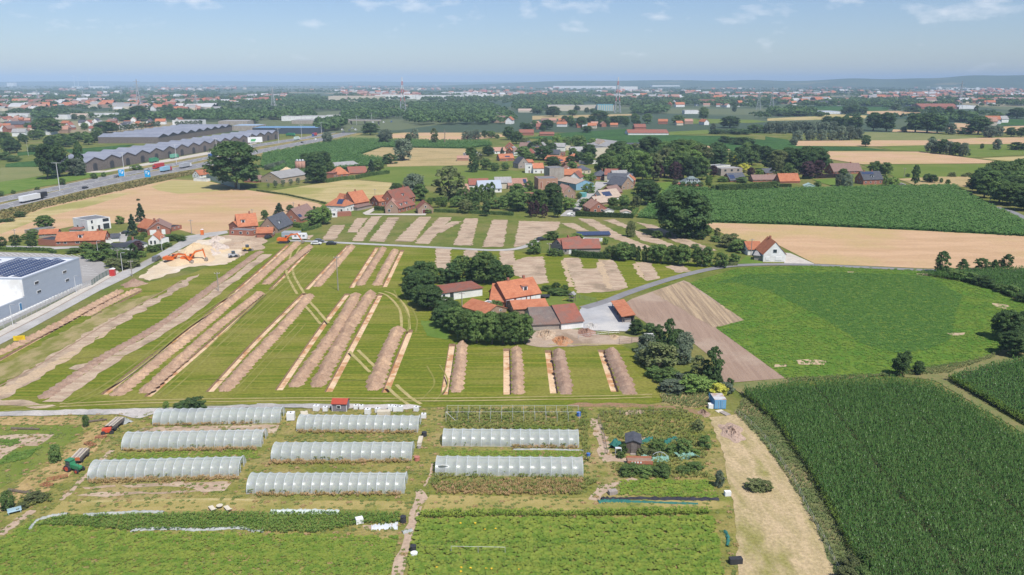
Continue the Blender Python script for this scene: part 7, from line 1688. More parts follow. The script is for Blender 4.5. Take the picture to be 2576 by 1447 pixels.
# ---- plants that nobody could count
def blades(n,h,spread,wid,arch_=.5,seed=0,tall=True):
    """tuft of bent leaf blades, two quads each"""
    r = np.random.default_rng(seed); V,F = [],[]
    for i in range(n):
        a = i * 6.283 / n + r.uniform(-.4,.4); z0 = h * r.uniform(.2,.72) if tall else 0; d = np.array([math.cos(a),math.sin(a),0]); s = np.array([-d[1],d[0],0]) * wid / 2
        p0 = np.array([0,0,z0]); p1 = p0 + d * spread * .5 + np.array([0,0,h * (.22 if tall else .6)]); p2 = p0 + d * spread + np.array([0,0,h * (.22 if tall else .6) * (1 - arch_ * 1.6)])
        k = len(V); V += [p0 - s * .6,p0 + s * .6,p1 + s,p1 - s,p2 + s * .3,p2 - s * .3]; F += [(k,k + 1,k + 2,k + 3),(k + 3,k + 2,k + 4,k + 5)]
    return np.array(V),np.array(F)
def crop(name,polys,dx,dy,proto,smin,smax,mat,label,cat='crop',ang=0.0,jit=.35,seed=1,reg=S,keep=1.0,clip=True,jy=None,tram=0):
    r = np.random.default_rng(seed); pts = []
    for poly in polys:
        P = np.array([G(*reg(*p))[:2] for p in poly]); c,s = math.cos(ang),math.sin(ang); Q = P @ np.array([[c,-s],[s,c]])
        lo,hi = Q.min(0),Q.max(0); gx,gy = np.meshgrid(np.arange(lo[0],hi[0],dx),np.arange(lo[1],hi[1],dy)); g = np.stack([gx.ravel(),gy.ravel()],1)
        if tram: k_ = np.round((g[:,1] - lo[1]) / dy).astype(int) % tram; g = g[(k_ != 0) | (r.uniform(size=len(g)) < .15)]
        g += r.uniform(-1,1,g.shape) * np.array([dx * jit,dy * (jit if jy is None else jy)]); g = g @ np.array([[c,s],[-s,c]])
        g = g[in_poly(g[:,0],g[:,1],P)]
        if clip:
            xx,yy = g[:,0],g[:,1]; dep = yy * _cp + CAM_H * _sp; u = xx / dep * FOCAL + 1288; v = 723.5 - FOCAL * (yy * _sp - CAM_H * _cp) / dep
            g = g[(u > -60) & (u < 2640) & (v < 1520)]
        g = g[r.uniform(size=len(g)) < keep]; pts.append(g)
    g = np.concatenate(pts); pos = np.column_stack([g,np.full(len(g),.05)]); sc = r.uniform(smin,smax,len(g))
    a,f = scatter(*proto,pos,np.stack([sc,sc * r.uniform(.85,1.15,len(g))],1),r.uniform(0,6.28,len(g)))
    return link(name,np_mesh(name,a,f),mat,kind='stuff',label=label,cat=cat)
def plantmat(name,c1,c2,scale=.8,**k): return leafmat(name,c1,c2,trans=.3,rnd=0,scale=scale,**k)
mz = plantmat('maize_leaves',(.048,.118,.022),(.105,.19,.05),.9,rough=.33); mz_edge = plantmat('maize_edge_leaves',(.10,.17,.025),(.14,.21,.035))
_ang = math.atan2(*(lambda d: (d.y,d.x))(G(2130,1370) - G(1950,1065)))
crop('maize_crop',[MAIZE1],.37,.76,blades(6,2.3,.58,.11,.4,1),.82,1.18,mz,'tall dark green maize filling the near east field',ang=_ang,jit=.4,jy=.09,tram=21)
crop('maize_crop',[MAIZE2,MAIZE3],.8,.9,blades(6,2.3,.8,.2,.3,2),.9,1.15,mz,'tall dark maize beyond the dirt strip',ang=_ang,jit=.25)
crop('maize_edge',[[(1866,992),(1950,1065),(2040,1195),(2130,1370),(2185,1470),(2240,1550),(2248,1550),(2193,1470),(2138,1370),(2047,1195),(1957,1065),(1873,990)],[(2385,958),(2480,1012),(2600,1085),(2606,1080),(2490,1008),(2400,956)]],.4,.5,blades(6,1.9,.7,.16,.3,3),.8,1.1,mz_edge,'brighter outer rows of the maize',ang=_ang)
far_mz = plantmat('far_maize_leaves',(.08,.175,.04),(.13,.235,.065),.25)
crop('maize_crop',[[(1600,548),(1690,468),(1830,482),(2100,474),(2400,468),(2470,508),(2600,570),(2600,597),(2300,580),(1980,566),(1770,560)]],1.7,1.7,blades(5,2.3,1.3,.7,.3,4),.8,1.15,far_mz,'dark green maize in the wide field behind the wheat')
crop('maize_crop',[[(655,420),(662,388),(800,362),(870,350),(1230,356),(1240,366),(1175,374),(960,371),(900,391),(968,399),(965,415),(900,421),(780,440),(690,432)]],3.0,3.0,blades(5,2.3,2.0,1.3,.3,5),.8,1.1,far_mz,'dark maize in the field below the motorway')
bn = plantmat('bean_leaves',(.075,.172,.028),(.108,.215,.042),.5); bn2 = plantmat('bean_leaves_pale',(.115,.225,.03),(.18,.265,.042),.25)
crop('bean_crop',[BEAN_IN],.85,.85,blades(5,.28,.5,.42,.2,6,False),.7,1.3,bn,'dark inner part of the rounded bean field'); crop('bean_crop',[BEAN],1.05,1.05,blades(5,.26,.5,.42,.2,7,False),.6,1.3,bn2,'paler rim of the rounded bean field',keep=.8)
veg = plantmat('vegetable_leaves',(.16,.26,.034),(.26,.32,.052),.6); veg2 = plantmat('pale_vegetable_leaves',(.19,.275,.04),(.27,.32,.055),.35); vegd = plantmat('dark_vegetable_leaves',(.12,.215,.036),(.18,.27,.055),.5)
dry = plantmat('dry_weeds',(.46,.31,.16),(.34,.25,.10),.5); gw = plantmat('green_weeds',(.155,.205,.05),(.25,.27,.08),.4); yf = M('yellow_flowers',(.70,.42,.04),(.75,.55,.05),scale=2)
low,mid_,weed = blades(6,.24,.40,.24,.2,8,False),blades(7,.8,.45,.18,.25,9),blades(7,.8,.35,.09,.15,10,False)
c_ = lambda *a,**k: crop(*a,**k)
turf = blades(6,.16,.38,.2,.3,16,False)
c_('leek_crop',[D1.pl([(560,870),(1300,850),(2572,830)]) + D2.pl([(0,830),(1000,835),(1430,840),(1420,930),(1060,945),(600,1030),(0,1030)]) + D1.pl([(2400,990),(1300,1010),(700,960),(350,960)])],.40,.45,mid_,.55,.85,vegd,'dark green leek band below the mown strip')
c_('salad_crop',[D1.pl([(350,900),(700,960),(1300,1010),(2572,1030)]) + D2.pl([(0,1040),(600,1050),(1420,1060),(1390,1200),(1330,1500)]) + D1.pl([(-100,1500),(-100,1150),(60,1060)])],.5,.55,low,.8,1.5,veg,'bright green vegetable crop in the near west plot',keep=.85)
c_('salad_crop',[D1.pl([(0,1110),(400,1000),(1000,1060),(500,1130),(0,1160)]),D1.pl([(500,1230),(1400,1220),(2572,1230)]) + D2.pl([(0,1180),(1380,1160),(1350,1290),(600,1300),(0,1270)]) + D1.pl([(2000,1280),(700,1290)])],.5,.55,low,.7,1.3,veg2,'yellowish rows in the near west vegetable plot',keep=.6,seed=3)
c_('maize_row',[D2.pl([(1640,825),(2572,815)]) + D3.pl([(700,825),(1300,790),(1930,790),(1980,850),(900,870),(0,870)]) + D2.pl([(1640,890)])],.45,.5,mid_,.75,1.15,veg,'tall sweet corn row at the top of the squash plot')
SQ = D2.pl([(1620,890),(2572,880)]) + D3.pl([(900,880),(2000,870),(2050,1100),(2100,1500)]) + D2.pl([(1500,1500),(1560,1150)])
c_('squash_crop',[SQ],.75,.8,blades(6,.5,.6,.5,.15,11,False),.7,1.3,veg,'broad-leaved squash crop in the near east plot',seed=4); c_('squash_crop',[SQ],1.3,1.3,blades(5,.55,.6,.5,.15,12,False),.7,1.2,veg2,'paler squash leaves in the near east plot',seed=5,keep=.7)
for _i,(_y,_m,_k) in enumerate(((960,vegd,.5),(1110,vegd,.9),(1180,gw,.5),(1290,vegd,.8),(1345,veg2,.8))):
    c_('crop_row',[D2.pl([(1620 - _i * 14,_y),(2572,_y)]) + D3.pl([(2000 + _i * 10,_y),(2005 + _i * 10,_y + 45),(0,_y + 45)]) + D2.pl([(1610 - _i * 14,_y + 45)])],.55,.5,mid_,.4,.65,_m,f'{ORD[_i]} band of taller plants across the squash plot',seed=50 + _i,keep=_k)
for _i,_y in enumerate((1100,1190,1290,1340)):
    c_('crop_row',[D1.pl([(300 - _i * 60,_y),(2572,_y)]) + D2.pl([(1350 - _i * 8,_y),(1345 - _i * 8,_y + 30),(0,_y + 30)]) + D1.pl([(280 - _i * 60,_y + 30)])],.55,.5,mid_,.3,.5,vegd if _i % 2 else veg2,f'{ORD[_i]} darker band across the near west vegetable plot',seed=60 + _i,keep=.6)
c_('squash_flowers',[D2.pl([(1650,930),(2100,920),(2572,940),(2572,1080),(1700,1080)]) + [D3(100,1080)],D2.pl([(1560,1390),(2572,1400)]) + D3.pl([(500,1430),(500,1460)]) + D2.pl([(1560,1440)])],1.6,1.6,blades(4,.7,.18,.18,.1,13,False),.8,1.2,yf,'yellow squash flowers in the near east plot',keep=.45)
c_('weeds',[C1.pl([(1530,1046),(2572,1020),(2572,1040),(1560,1062)]),C1.pl([(1220,1300),(2572,1280),(2572,1310),(1230,1322)]),D1.pl([(870,500),(2390,460),(2400,500),(900,540)]),C2.pl([(395,1110),(1620,1110),(1620,1140),(420,1140)]),D2.pl([(140,310),(1560,305),(1500,330),(120,350)]),D2.pl([(0,640),(1450,630),(1440,660),(0,670)]),D2.pl([(1760,530),(2572,500)]) + D3.pl([(700,490),(650,640),(0,660)]) + D2.pl([(1800,640)]),C3.pl([(0,1250),(650,1265),(650,1290),(0,1290)])],.4,.4,weed,.7,1.3,dry,'rusty dry weeds along the tunnel sides',cat='weeds',keep=.75)
c_('weeds',[D2.pl([(1760,450),(2572,455)]) + D3.pl([(700,470),(850,520),(700,650),(0,640)]) + D2.pl([(1780,600)]),C2.pl([(1880,880),(2572,880)]) + C3.pl([(530,880),(640,960),(620,1090),(0,1100)]) + C2.pl([(1880,1080)]),C3.pl([(640,880),(760,940),(780,1440),(700,1440),(660,1100)]),C3.pl([(850,900),(1700,890),(1900,1000),(1950,1380),(1500,1440),(1240,1380),(1240,1250),(900,1120)]),D3.pl([(960,340),(1900,330),(1990,480),(1250,490),(1050,470)]),D1.pl([(180,680),(500,620),(520,720),(200,800)])],.6,.6,weed,.7,1.5,gw,'tall green weeds between the tunnels and in the allotment',cat='weeds',keep=.8,seed=6)
c_('grass_tufts',[[(-60,1052),(560,1032),(1090,1028),(1780,1015),(1850,1300),(1858,1447),(-60,1447)]],1.0,1.0,turf,.6,1.4,gw,'rough grass tufts over the market garden',cat='grass',seed=7,keep=.5); c_('grass_tufts',[[(-60,1052),(560,1032),(1090,1028),(1780,1015),(1850,1300),(1858,1447),(-60,1447)]],1.5,1.5,turf,.6,1.6,dry,'straw-coloured grass tufts over the market garden',cat='grass',seed=8,keep=.3)
c_('verge_weeds',[[(1850,1040),(1872,1000),(1945,1065),(2035,1195),(2125,1370),(2190,1480),(2300,1600),(2160,1600),(2100,1440),(2050,1320),(1990,1215),(1925,1120)],[(1975,954),(2230,942),(2460,906),(2520,884),(2500,900),(2385,940),(2240,948),(1990,962)],C3.pl([(1480,745),(1600,700),(1850,720),(2000,760),(1980,860),(1800,880),(1500,830)])],.6,.6,weed,.7,1.4,plantmat('verge_leaves',(.115,.175,.055),(.19,.215,.08),.3),'rank grass and weeds on the maize verge',cat='weeds',seed=9)
c_('straw_tufts',[TRACK],.6,.6,blades(5,.10,.3,.08,.2,14,False),.5,1.1,plantmat('straw_blades',(.50,.41,.26),(.38,.32,.15),.5),'cut straw lying on the mown track',cat='straw',seed=10)
c_('potato_crop',[D3.pl([(1040,510),(1500,490),(1960,500),(2060,680),(1500,670),(1060,640)])],.6,.7,low,.9,1.6,veg,'green potato bed above the black netting',seed=11); c_('clover_strip',[C1.pl([(1180,1330),(2572,1300)]) + C2.pl([(0,1290),(20,1380)]) + C1.pl([(2400,1390),(1060,1420)]),C2.pl([(1850,1310),(2572,1305)]) + C3.pl([(700,1310),(700,1370),(0,1370)]) + C2.pl([(1840,1370)]),C3.pl([(0,1050),(620,1060),(620,1095),(0,1100)])],.55,.55,low,.7,1.1,veg,'low green manure strips between the tunnels',seed=12)
for i in range(5):
    y = 1148 + i * 19
    c_('planted_row',[C2.pl([(300 - i * 12,y),(1600,y - 4),(1600,y + 4),(300 - i * 12,y + 8)])],.45,.5,low,.6,.9,gw,f'{ORD[i]} planted row behind the middle tunnel',seed=20 + i); c_('planted_row',[C2.pl([(1930,925 + i * 26),(2572,925 + i * 26),(2572,934 + i * 26),(1930,934 + i * 26)]) ],.45,.5,low,.6,.9,vegd,f'{ORD[i]} vegetable bed under the bare frame',seed=30 + i)
c_('beet_crop',[C1.pl([(-60,1190),(170,1190),(200,1230),(120,1260),(-60,1245)]),C1.pl([(100,1330),(300,1300),(420,1260),(260,1390),(0,1447),(-60,1447)])],.5,.5,low,.8,1.4,vegd,'leafy beds in the west corner plot',seed=13)
c_('tunnel_crop',_tv,.6,.8,mid_,.7,1.3,gw,'green crops growing inside the polytunnels',seed=15,keep=.8)
bank = plantmat('bank_grass',(.24,.19,.075),(.13,.14,.045),.12)
c_('bank_weeds',[[(-60,545),(216,482),(371,450),(540,419),(655,390),(540,427),(430,452),(290,484),(110,524),(0,562),(-60,590)]],2.2,2.2,blades(6,1.0,.9,.5,.2,15,False),.6,1.4,bank,'brown rough grass on the motorway bank',cat='weeds',seed=14)

# ---- sheds, container, gear
def hut(P,rz,w,d,h,rh,wm,rm,label,name='shed',extra=None,axis='x'):
    t = empty(name,P,rz,label=label,cat='shed')
    if axis == 'x': MB().prism([(0,0),(d,0),(d,h),(d / 2,h + rh),(0,h)],-w / 2,w / 2,'x').build('wall',wm,t); MB().prism([(-.2,h - .1),(d / 2,h + rh + .03),(d + .2,h - .1),(d + .2,h + .02),(d / 2,h + rh + .13),(-.2,h + .02)],-w / 2 - .15,w / 2 + .15,'x').build('roof',rm,t)
    else: MB().prism([(-w / 2,0),(w / 2,0),(w / 2,h),(0,h + rh),(-w / 2,h)],0,d,'y').build('wall',wm,t); MB().prism([(-w / 2 - .2,h - .08),(0,h + rh + .03),(w / 2 + .2,h - .08),(w / 2 + .2,h + .04),(0,h + rh + .13),(-w / 2 - .2,h + .04)],-.2,d + .2,'y').build('roof',rm,t)
    return t
w_lilac = M('grey_boards',(.20,.185,.205),(.25,.23,.25),scale=1.5,stretch=(1,1,6))
t = hut(G(854,1036),-.05,3.0,2.4,1.75,.6,w_lilac,M('red_felt_roof',(.40,.075,.045),(.35,.07,.045),scale=1),'grey board hut with a red roof beside the gravel track'); window(t,-.1,-.05,.65,.8,.8)
for s in (-1,1): sbox('corner_trim',.1,.1,1.65,(s * 1.48,-.02,0),f_white,t)
t = hut(G(*C3(1200,1335)),-.12,2.6,3.6,2.2,.45,M('dark_boards',(.11,.085,.075),(.15,.12,.10),scale=2,stretch=(5,5,.5)),r_slate,'dark wooden allotment shed with a curved black roof',axis='y'); sbox('door',1.0,.08,1.9,(.1,-.06,.15),w_timber,t); sbox('step',1.2,.5,.2,(.1,-.35,0),w_grey,t)
# blue container
t = empty('shipping_container',G(*C3(2070,888)),.02,label='light blue steel container at the edge of the maize',cat='container'); cb = M('container_blue',(.14,.33,.52),(.17,.36,.54),scale=.8,stretch=(6,6,.2)); cw,cd,ch = 2.4,3.4,2.1
MB().box(-cw / 2,cw / 2,0,cd,.1,ch).build('body',cb,t); MB().box(-cw / 2 - .03,cw / 2 + .03,-.03,cd + .03,ch,ch + .08).build('roof',M('rusty_white_roof',(.52,.54,.56),(.40,.28,.22),scale=.6),t)
for s in (-1,1): sbox('door',cw / 2 - .12,.06,ch - .35,(s * cw / 4,-.05,.2),cb,t)
for i in range(8):
    for s in (-1,1): sbox('rib',.06,.25,ch - .3,(s * (cw / 2 + .03),.4 + i * .54,.15),cb,t)
for s in (-.35,.35): sbox('lock_bar',.05,.05,ch - .4,(s,-.11,.22),f_alu,t)
setp(sbox('water_tank',1.1,1.0,1.0,G(*C3(1978,875)),f_white,None),'white water tank beside the blue container','tank'); setp(sbox('pallet',1.6,1.2,.15,G(*C3(2070,910)),w_cream,None,(0,0,.4)),'pale pallet in front of the blue container','pallet'); setp(sbox('board_stack',1.2,2.0,.25,G(*C3(2120,935)),w_grey,None,(0,0,.5)),'stack of grey boards beside the pallet','boards')
# tractor and trailers
g_gr = paint('tractorgreen',(.04,.22,.10)); g_or = paint('trailerorange',(.55,.16,.06))
t = empty('tractor',G(*D1(745,405)),-.35,label='green tractor with red wheels parked on the dry grass',cat='tractor')
MB().prism([(-.2,.8),(2.0,.8),(2.1,1.25),(1.9,1.6),(-.2,1.7)],-.42,.42,'y').build('bonnet',g_gr,t); cbn = MB().prism([(-1.6,1.0),(-.2,1.0),(-.1,1.7),(-.3,2.6),(-1.5,2.6)],-.7,.7,'y').build('cab',g_gr,t)
MB().prism([(-1.5,1.7),(-.12,1.7),(-.3,2.48),(-1.42,2.48)],-.73,.73,'y').build('window',c_gl,cbn); MB().box(-1.7,-.1,-.8,.8,2.6,2.72).build('cab_roof',g_gr,t)
for x,r_,wd in ((-1.0,.85,.45),(1.6,.55,.32)):
    for s in (-1,1): wh_ = MB().wheel((x,s * .85,r_),r_,wd,16).build('wheel',c_dk,t); MB().wheel((x,s * (.86 + wd * .05),r_),r_ * .6,wd,12).build('rim',paint('rimred',(.50,.07,.05)),wh_)
t.scale = (.78,) * 3; MB().tube((1.2,.3,1.6),(1.2,.3,2.4),.05,n=6).build('exhaust',c_dk,t); MB().box(-2.6,-1.7,-.7,.7,.3,.7).build('linkage_tool',paint('toolred',(.45,.06,.05)),t)
def trailer(P,rz,bed,load,label,L_=5.0,front=None):
    t = empty('farm_trailer',P,rz,label=label,cat='trailer'); t.scale = (.8,.8,.85); MB().box(-L_ / 2,L_ / 2,-1.1,1.1,.8,.95).build('bed',bed,t)
    for y in (-1.1,1.04): MB().box(-L_ / 2,L_ / 2,y,y + .06,.95,1.45).build('side_board',bed,t)
    if front: MB().box(L_ / 2 - .1,L_ / 2,-1.02,1.02,.96,1.6).build('front_board',front,t)
    for k in range(load):
        sbox('board',L_ * .96,.22,.10,(0,-.85 + k * .28,1.46 + .05 * (k % 3)),w_grey if k % 3 else w_cream,t)
    for x in (-L_ * .3,L_ * .3):
        for s in (-1,1): MB().wheel((x,s * 1.0,.45),.45,.28,12).build('wheel',c_dk,t)
    MB().tube((L_ / 2,0,.7),(L_ / 2 + 1.4,0,.55),.06,n=5).build('drawbar',c_st,t)
trailer(G(*D1(808,290)),heading(D1,(860,210),(745,330)),w_timber,7,'trailer loaded with grey boards behind the green tractor',5.0,g_or); trailer(G(*C1(1155,1070)),heading(C1,(1220,1000),(1090,1110)),w_timber,7,'weathered timber trailer beside the gravel track',5.5)
t = empty('red_machine',G(*C1(1075,1130)),.3,label='small red farm machine in front of the timber trailer',cat='machine'); MB().box(-.8,.8,-.5,.5,.4,1.1).build('body',paint('machred',(.60,.09,.04)),t); [MB().wheel((x,s * .6,.4),.4,.2).build('wheel',c_dk,t) for x in (-.6,.9) for s in (-1,1)]; MB().path([(.8,0,.8),(1.8,.1,1.2),(2.2,.2,.5)],.08).build('arm',c_dk,t)
t = empty('farm_trailer',G(*D3(1262,352)),-.02,label='orange tipping trailer in front of the dark allotment shed',cat='trailer'); MB().box(-2.2,2.2,-.95,.95,.7,.8).build('bed',g_or,t)
for y in (-1.0,.94): MB().box(-2.2,2.2,y,y + .06,.8,1.4).build('side_board',M('rusty_orange',(.50,.17,.09),(.42,.20,.13),scale=2),t)
MB().box(-2.1,2.1,-.9,.9,.81,1.1).build('load',m_darksoil,t)
for i in range(4): sbox('letter',.28,.03,.3,(-1.4 + i * .5,-1.02,1.0),f_white,t)
for x in (-.5,.7):
    for s in (-1,1): MB().wheel((x,s * .9,.42),.42,.25).build('wheel',c_dk,t)
for i,(reg,x,y,L2,a,lab) in enumerate(((D1,905,150,2.4,-.6,'rusty harrow lying in the dry grass'),(D1,575,490,3.0,.5,'red cultivator behind the green tractor'),(D1,470,560,1.8,-.3,'small rusty plough in the brown grass'),(C1,1010,1180,1.8,.3,'rusty iron frame near the timber trailer'))):
    t = empty('farm_implement',G(*reg(x,y)),a,label=lab,cat='implement'); rs = M('rusty_red',(.34,.13,.07),(.28,.10,.07),scale=3)
    for yy in (-.5,0,.5): MB().tube((-L2 / 2,yy,.45),(L2 / 2,yy,.45),.06,n=5).build('beam',rs,t)
    for k in range(4): MB().tube((-L2 / 2 + k * L2 / 3,-.6,.45),(-L2 / 2 + k * L2 / 3,.6,.4),.05,n=5).build('cross_beam',rs,t); MB().tube((-L2 / 2 + k * L2 / 3,.2,.45),(-L2 / 2 + k * L2 / 3 + .1,.2,0),.05,n=4).build('tine',rs,t)
t = empty('garden_bench',G(*D1(150,830)),.6,label='pale blue bench by the young willow',cat='bench'); bl_ = paint('paleblue',(.35,.48,.54)); sbox('seat',1.9,.45,.06,(0,0,.42),bl_,t); sbox('backrest',1.9,.06,.45,(0,.24,.5),bl_,t); [sbox('leg',.08,.4,.42,(s * .8,0,0),bl_,t) for s in (-1,1)]
def log(P,rz,L2,lab):
    o = MB().tube((-L2 / 2,0,.25),(L2 / 2,0,.22),.28,.2,n=8); o.tube((L2 * .1,0,.3),(L2 * .35,.8,.6),.1,.04,n=5); o = o.build('log',m_bark); o.location = P; o.rotation_euler = (0,0,rz); setp(o,lab,'log')
log(G(*D1(215,625)),-.25,5.0,'bent fallen log in the dry grass'); log(G(*C1(255,1092)),-.05,5.5,'dark log lying on the west lawn'); log(G(*C1(960,1012)),.35,4.0,'grey branch beside the timber trailer')
# loungers, table
for x,y,a,lab in ((2125,795,-.9,'pale wooden deck chair, wider of the pair'),(2280,795,-.9,'pale wooden deck chair, narrower of the pair')):
    t = empty('deck_chair',G(*D1(x,y)),a,label=lab,cat='deck chair',group='deck chairs'); sbox('seat',1.5,.7,.08,(0,0,.35),w_cream,t); sbox('backrest',.9,.7,.08,(.95,0,.36),w_cream,t,(0,-.8,0)); [sbox('leg',.08,.08,.36,(sx * .6,sy * .28,0),w_grey,t) for sx in (-1,1) for sy in (-1,1)]
t = empty('round_table',G(*D1(2203,778)),0,label='small round table between the deck chairs',cat='table'); MB().tube((0,0,.5),(0,0,.56),.5,n=16).build('top',w_cream,t); MB().tube((0,0,0),(0,0,.5),.07,n=6).build('leg',w_grey,t)
# barrels, tanks, bags
def barrel(P,r_,h,m,lab,g=None):
    t = empty('barrel',P,0,label=lab,cat='barrel',group=g); MB().tube((0,0,0),(0,0,h),r_,r_ * .95,n=14).build('drum',m,t,False); MB().tube((0,0,h),(0,0,h + .05),r_ * 1.02,n=14).build('lid',m,t)
for reg,x,y,r_,h,m,lab in ((D2,1470,925,.45,1.1,c_dk,'black barrel beside the dirt path'),(D2,1680,55,.5,.8,c_dk,'low black barrel at the middle tunnels'),(D2,1608,300,.5,.7,paint('clay',(.45,.17,.12)),'red clay tub at the tunnel corner'),(D2,1628,175,.4,.5,w_conc,'grey tub at the end of the white bench'),(C3,655,955,.45,.8,p_b,'dark blue barrel by the weed patch'),(D3,752,265,.35,.7,p_b,'small blue barrel by the east tunnel'),(D2,1578,1255,.5,.5,p_w,'white tub at the end of the squash plot'),(D2,1570,1210,.45,.9,c_dk,'dark bin behind the white tub')): barrel(G(*reg(x,y)),r_,h,m,lab)
def ibc(P,lab,m=None,s=1.0,rz=0):
    t = empty('water_tank',P,rz,label=lab,cat='tank',group='white tanks by the gravel track'); sbox('container',1.1 * s,1.0 * s,1.0 * s,(0,0,.15),m or p_w,t); sbox('pallet_base',1.2 * s,1.1 * s,.14,(0,0,0),w_grey,t); MB().tube((0,0,.15 + s),(0,0,.25 + s),.15,n=8).build('cap',c_dk,t)
for x,y,s,lab in ((345,990,1.6,'large white tank at the first tunnel door'),(1115,935,1.2,'white tank with turquoise lid'),(1345,900,1.2,'third white tank from the red-roofed hut'),(1395,905,1.2,'white tank with blue side'),(1440,905,1.2,'white tank nearest the path'),(995,885,.9,'small white tank nearest the red-roofed hut'),(1050,885,.9,'small white tank beside the turquoise lid'),(1215,920,1.0,'pale grey tank behind the wooden crate'),(600,900,1.2,'white covered bundle before the hut'),(690,905,1.0,'small white bundle beside the hut'),(1600,905,1.0,'brown and white sack pile at the track end'),(1675,975,1.0,'white sack at the tunnel corner')): ibc(G(*C2(x,y)),lab,s=s * .85,rz=RR.uniform(-.3,.3))
for reg,x,y,w,d,h,m,lab,a in ((C2,1275,945,2.6,1.2,1.0,w_cream,'cream wooden crate behind the tunnel',.05),(D2,1640,110,.8,3.0,.5,w_cream,'white bench table at the middle tunnels',.0),(C2,480,935,1.4,3.0,.12,w_cream,'pale wooden pallet walkway by the tunnel',.35),(D3,995,635,1.4,.9,.7,w_grey,'grey garden cart by the potato bed',.3),(D3,2145,650,1.0,.7,.8,w_white,'white crate table beside the mown track',.1),(D3,2225,1330,1.8,.8,.9,c_dk,'dark covered bin at the plot edge',.1),(D2,1030,925,1.1,.9,.9,w_white,'white and grey sack stack beside the leeks',.4)):
    setp(sbox({'bench': 'bench','crate': 'crate'}.get(lab.split()[2] if len(lab.split()) > 2 else '','garden_box'),w,d,h,G(*reg(x,y)),m,None,(0,0,a)),lab,'box')
# fleece and netting lying about: crumpled strips
def strip(reg,pts,w,m,lab,h=.35,name='plastic_sheet',cat='sheet',seed=1):
    P = smooth_line([G(*reg(*p)) for p in pts],14); r = np.random.default_rng(seed); V = []; o = P[0]
    for i,p in enumerate(P):
        d = (P[min(i + 1,len(P) - 1)] - P[max(i - 1,0)]).normalized(); nn = Vector((-d.y,d.x,0)); k = r.uniform(.5,1.3)
        for u in (-1,-.4,.3,1): q = p - o + nn * (u * w / 2 * k); V.append((q.x,q.y,.08 + (h * r.uniform(.3,1) if abs(u) < .9 else 0)))
    F = [(i * 4 + j,(i + 1) * 4 + j,(i + 1) * 4 + j + 1,i * 4 + j + 1) for i in range(len(P) - 1) for j in range(3)]
    link(name,np_mesh(name,V,F),m,loc=o,label=lab,cat=cat)
fl = M('white_fleece',(.40,.41,.39),(.30,.32,.30),scale=1.5); gn = M('green_netting',(.03,.13,.11),(.045,.17,.14),scale=2); bk = M('black_netting',(.03,.03,.04),(.05,.05,.06),scale=2); tq = M('turquoise_netting',(.17,.32,.26),(.21,.36,.30),scale=1.5)
strip(D1,[(290,1005),(390,900),(600,845),(680,845)],.7,fl,'white fleece strip bending round the plot corner',seed=2); strip(D1,[(840,850),(1150,832),(1460,818),(1640,825)],.8,fl,'crumpled white fleece along the leek band, west end',seed=3); strip(D2,[(140,822),(400,815),(650,818),(830,820)],1.6,M('grey_fleece',(.5,.56,.52),(.58,.63,.6),scale=1),'wide pale fleece along the leek band, east end',seed=4)
strip(D1,[(1330,1025),(1370,1000),(1700,985),(2000,1000),(2400,978),(2560,1020)],.8,fl,'long crumpled white fleece inside the leek band',seed=5); strip(D2,[(0,1020),(70,1005)],.8,fl,'grey fleece end lying on the leeks',seed=6); strip(D2,[(1150,975),(1280,962),(1415,955)],1.9,M('clear_sheet',(.55,.58,.61),(.6,.62,.63),scale=1),'flat white plastic sheet at the path',.1,seed=7); strip(D2,[(1460,1025),(1560,1000)],1.1,fl,'white sack lying across the dirt path',.3,seed=8)
strip(D3,[(850,715),(1000,705),(1170,712)],1.1,gn,'folded green netting on the mown strip',.3,seed=9); strip(D3,[(1170,712),(1500,725),(1850,735)],.6,gn,'long green netting tail on the mown strip',.2,seed=10); strip(D3,[(905,690),(940,688),(1550,690),(2060,695)],.8,bk,'long black netting roll along the potato bed',.5,seed=11)
strip(D3,[(1290,270),(1380,290),(1550,280)],2.2,tq,'turquoise netting heap under the round frame',.6,seed=12); strip(D3,[(1620,270),(1740,245),(1810,285)],2.6,tq,'turquoise netting heap at the allotment corner',.8,seed=13); strip(D3,[(1210,75),(1270,130),(1390,95)],.8,gn,'dark green net hanging from the allotment shed',.9,seed=14); strip(D3,[(1505,145),(1600,98),(1650,110)],.7,gn,'dark green net draped over allotment bushes',.9,seed=15); strip(D3,[(2120,1010),(2150,1080),(2140,1170)],.6,gn,'green net strip in the plot edge grass',.4,seed=16)
strip(C3,[(995,1290),(1020,1230),(1070,1270)],1.6,gn,'green net cover beside the allotment shed',1.2,seed=17); strip(C1,[(1210,990),(1250,1010),(1290,1030)],1.8,fl,'crumpled white plastic by the timber trailer',.5,seed=18); strip(C3,[(0,1292),(350,1290),(720,1305)],.7,fl,'white ground sheet edge below the east tunnel',.15,seed=19)
t = empty('hoop_frame',G(*D3(1462,290)),0,label='round metal hoop frame over the turquoise netting',cat='frame'); MB().path([(1.5 * math.cos(a / 12 * math.pi),0,1.5 * math.sin(a / 12 * math.pi)) for a in range(13)],.04).build('hoop',m_hoop,t); [MB().tube((x,0,0),(x,0,1.45),.03,n=5).build('bar',m_hoop,t) for x in (-.3,.4)]
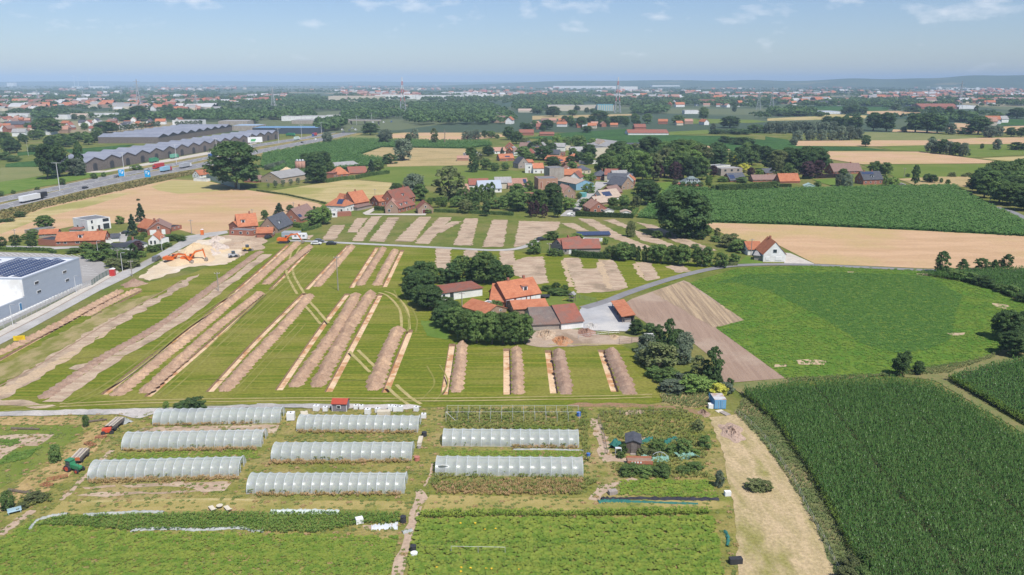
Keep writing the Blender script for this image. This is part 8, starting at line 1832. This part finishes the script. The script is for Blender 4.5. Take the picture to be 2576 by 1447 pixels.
t = empty('metal_rack',G(*D3(1050,240)),0,label='small white metal rack beside the allotment shed',cat='rack'); [MB().tube((x,y,0),(x,y,1.3),.04,n=5).build('leg',m_hoop,t) for x in (-.5,.5) for y in (-.3,.3)]; sbox('top',1.1,.7,.05,(0,0,1.3),m_hoop,t)
# white fence posts along the maize verge, allotment fence
fp = [C3(2260,960),C3(2320,1000),C3(2380,1055),C3(2520,1200)] + [D4(*p) for p in ((30,190),(85,252),(130,325),(180,400),(222,455),(273,545),(322,640),(358,720),(405,820),(458,918),(502,1005),(562,1112),(616,1225),(665,1330),(715,1440))]
t = empty('wire_fence',G(*fp[0]),label='wire fence with white posts along the maize verge',cat='fence'); _o = G(*fp[0])
for q in fp: v = G(*q) - _o; sbox('post',.10,.10,1.1,(v.x,v.y,0),w_conc,t)
for z in (.6,1.15): MB().path([tuple(G(*q) - _o + Vector((0,0,z))) for q in fp],.012,3).build('wire',f_alu,t)
fence_line(C3,[(850,990),(890,1090),(940,1340)],1.1,2.0,'old dark stake fence on the west side of the allotment',post=w_timber,rails=(.9,.5)); fence_line(C3,[(900,960),(1350,950),(1740,960)],1.2,3.0,'thin stake fence across the allotment',post=w_timber,r=.03,rails=(1.,)); fence_line(D2,[(1950,1230),(2200,1235),(2490,1240)],1.2,3.2,'row of thin stakes in the squash plot',post=f_alu,r=.04,rails=(1.,))
t = empty('round_patch',G(*D2(1870,445)),0,label='round white repair patch on the nearer east tunnel',cat='patch'); MB().tube((0,.42,1.3),(0,.46,1.34),.95,.95,n=20).build('patch',f_white,t)
# ================================================================== the air
_hz = MB().box(-25500,25500,-25500,25500,-3,210).build('haze',None,kind='stuff')
_m = bpy.data.materials.new('summer_haze'); _m.use_nodes = True
_m.node_tree.nodes.remove(_m.node_tree.nodes['Principled BSDF'])
_pv = _m.node_tree.nodes.new('ShaderNodeVolumePrincipled')
_pv.inputs['Color'].default_value = (.57,.775,1.0,1)
_pv.inputs['Density'].default_value = 0.000098
_pv.inputs['Anisotropy'].default_value = -0.30
_m.node_tree.links.new(_pv.outputs[0],_m.node_tree.nodes['Material Output'].inputs['Volume'])
_hz.data.materials.append(_m)
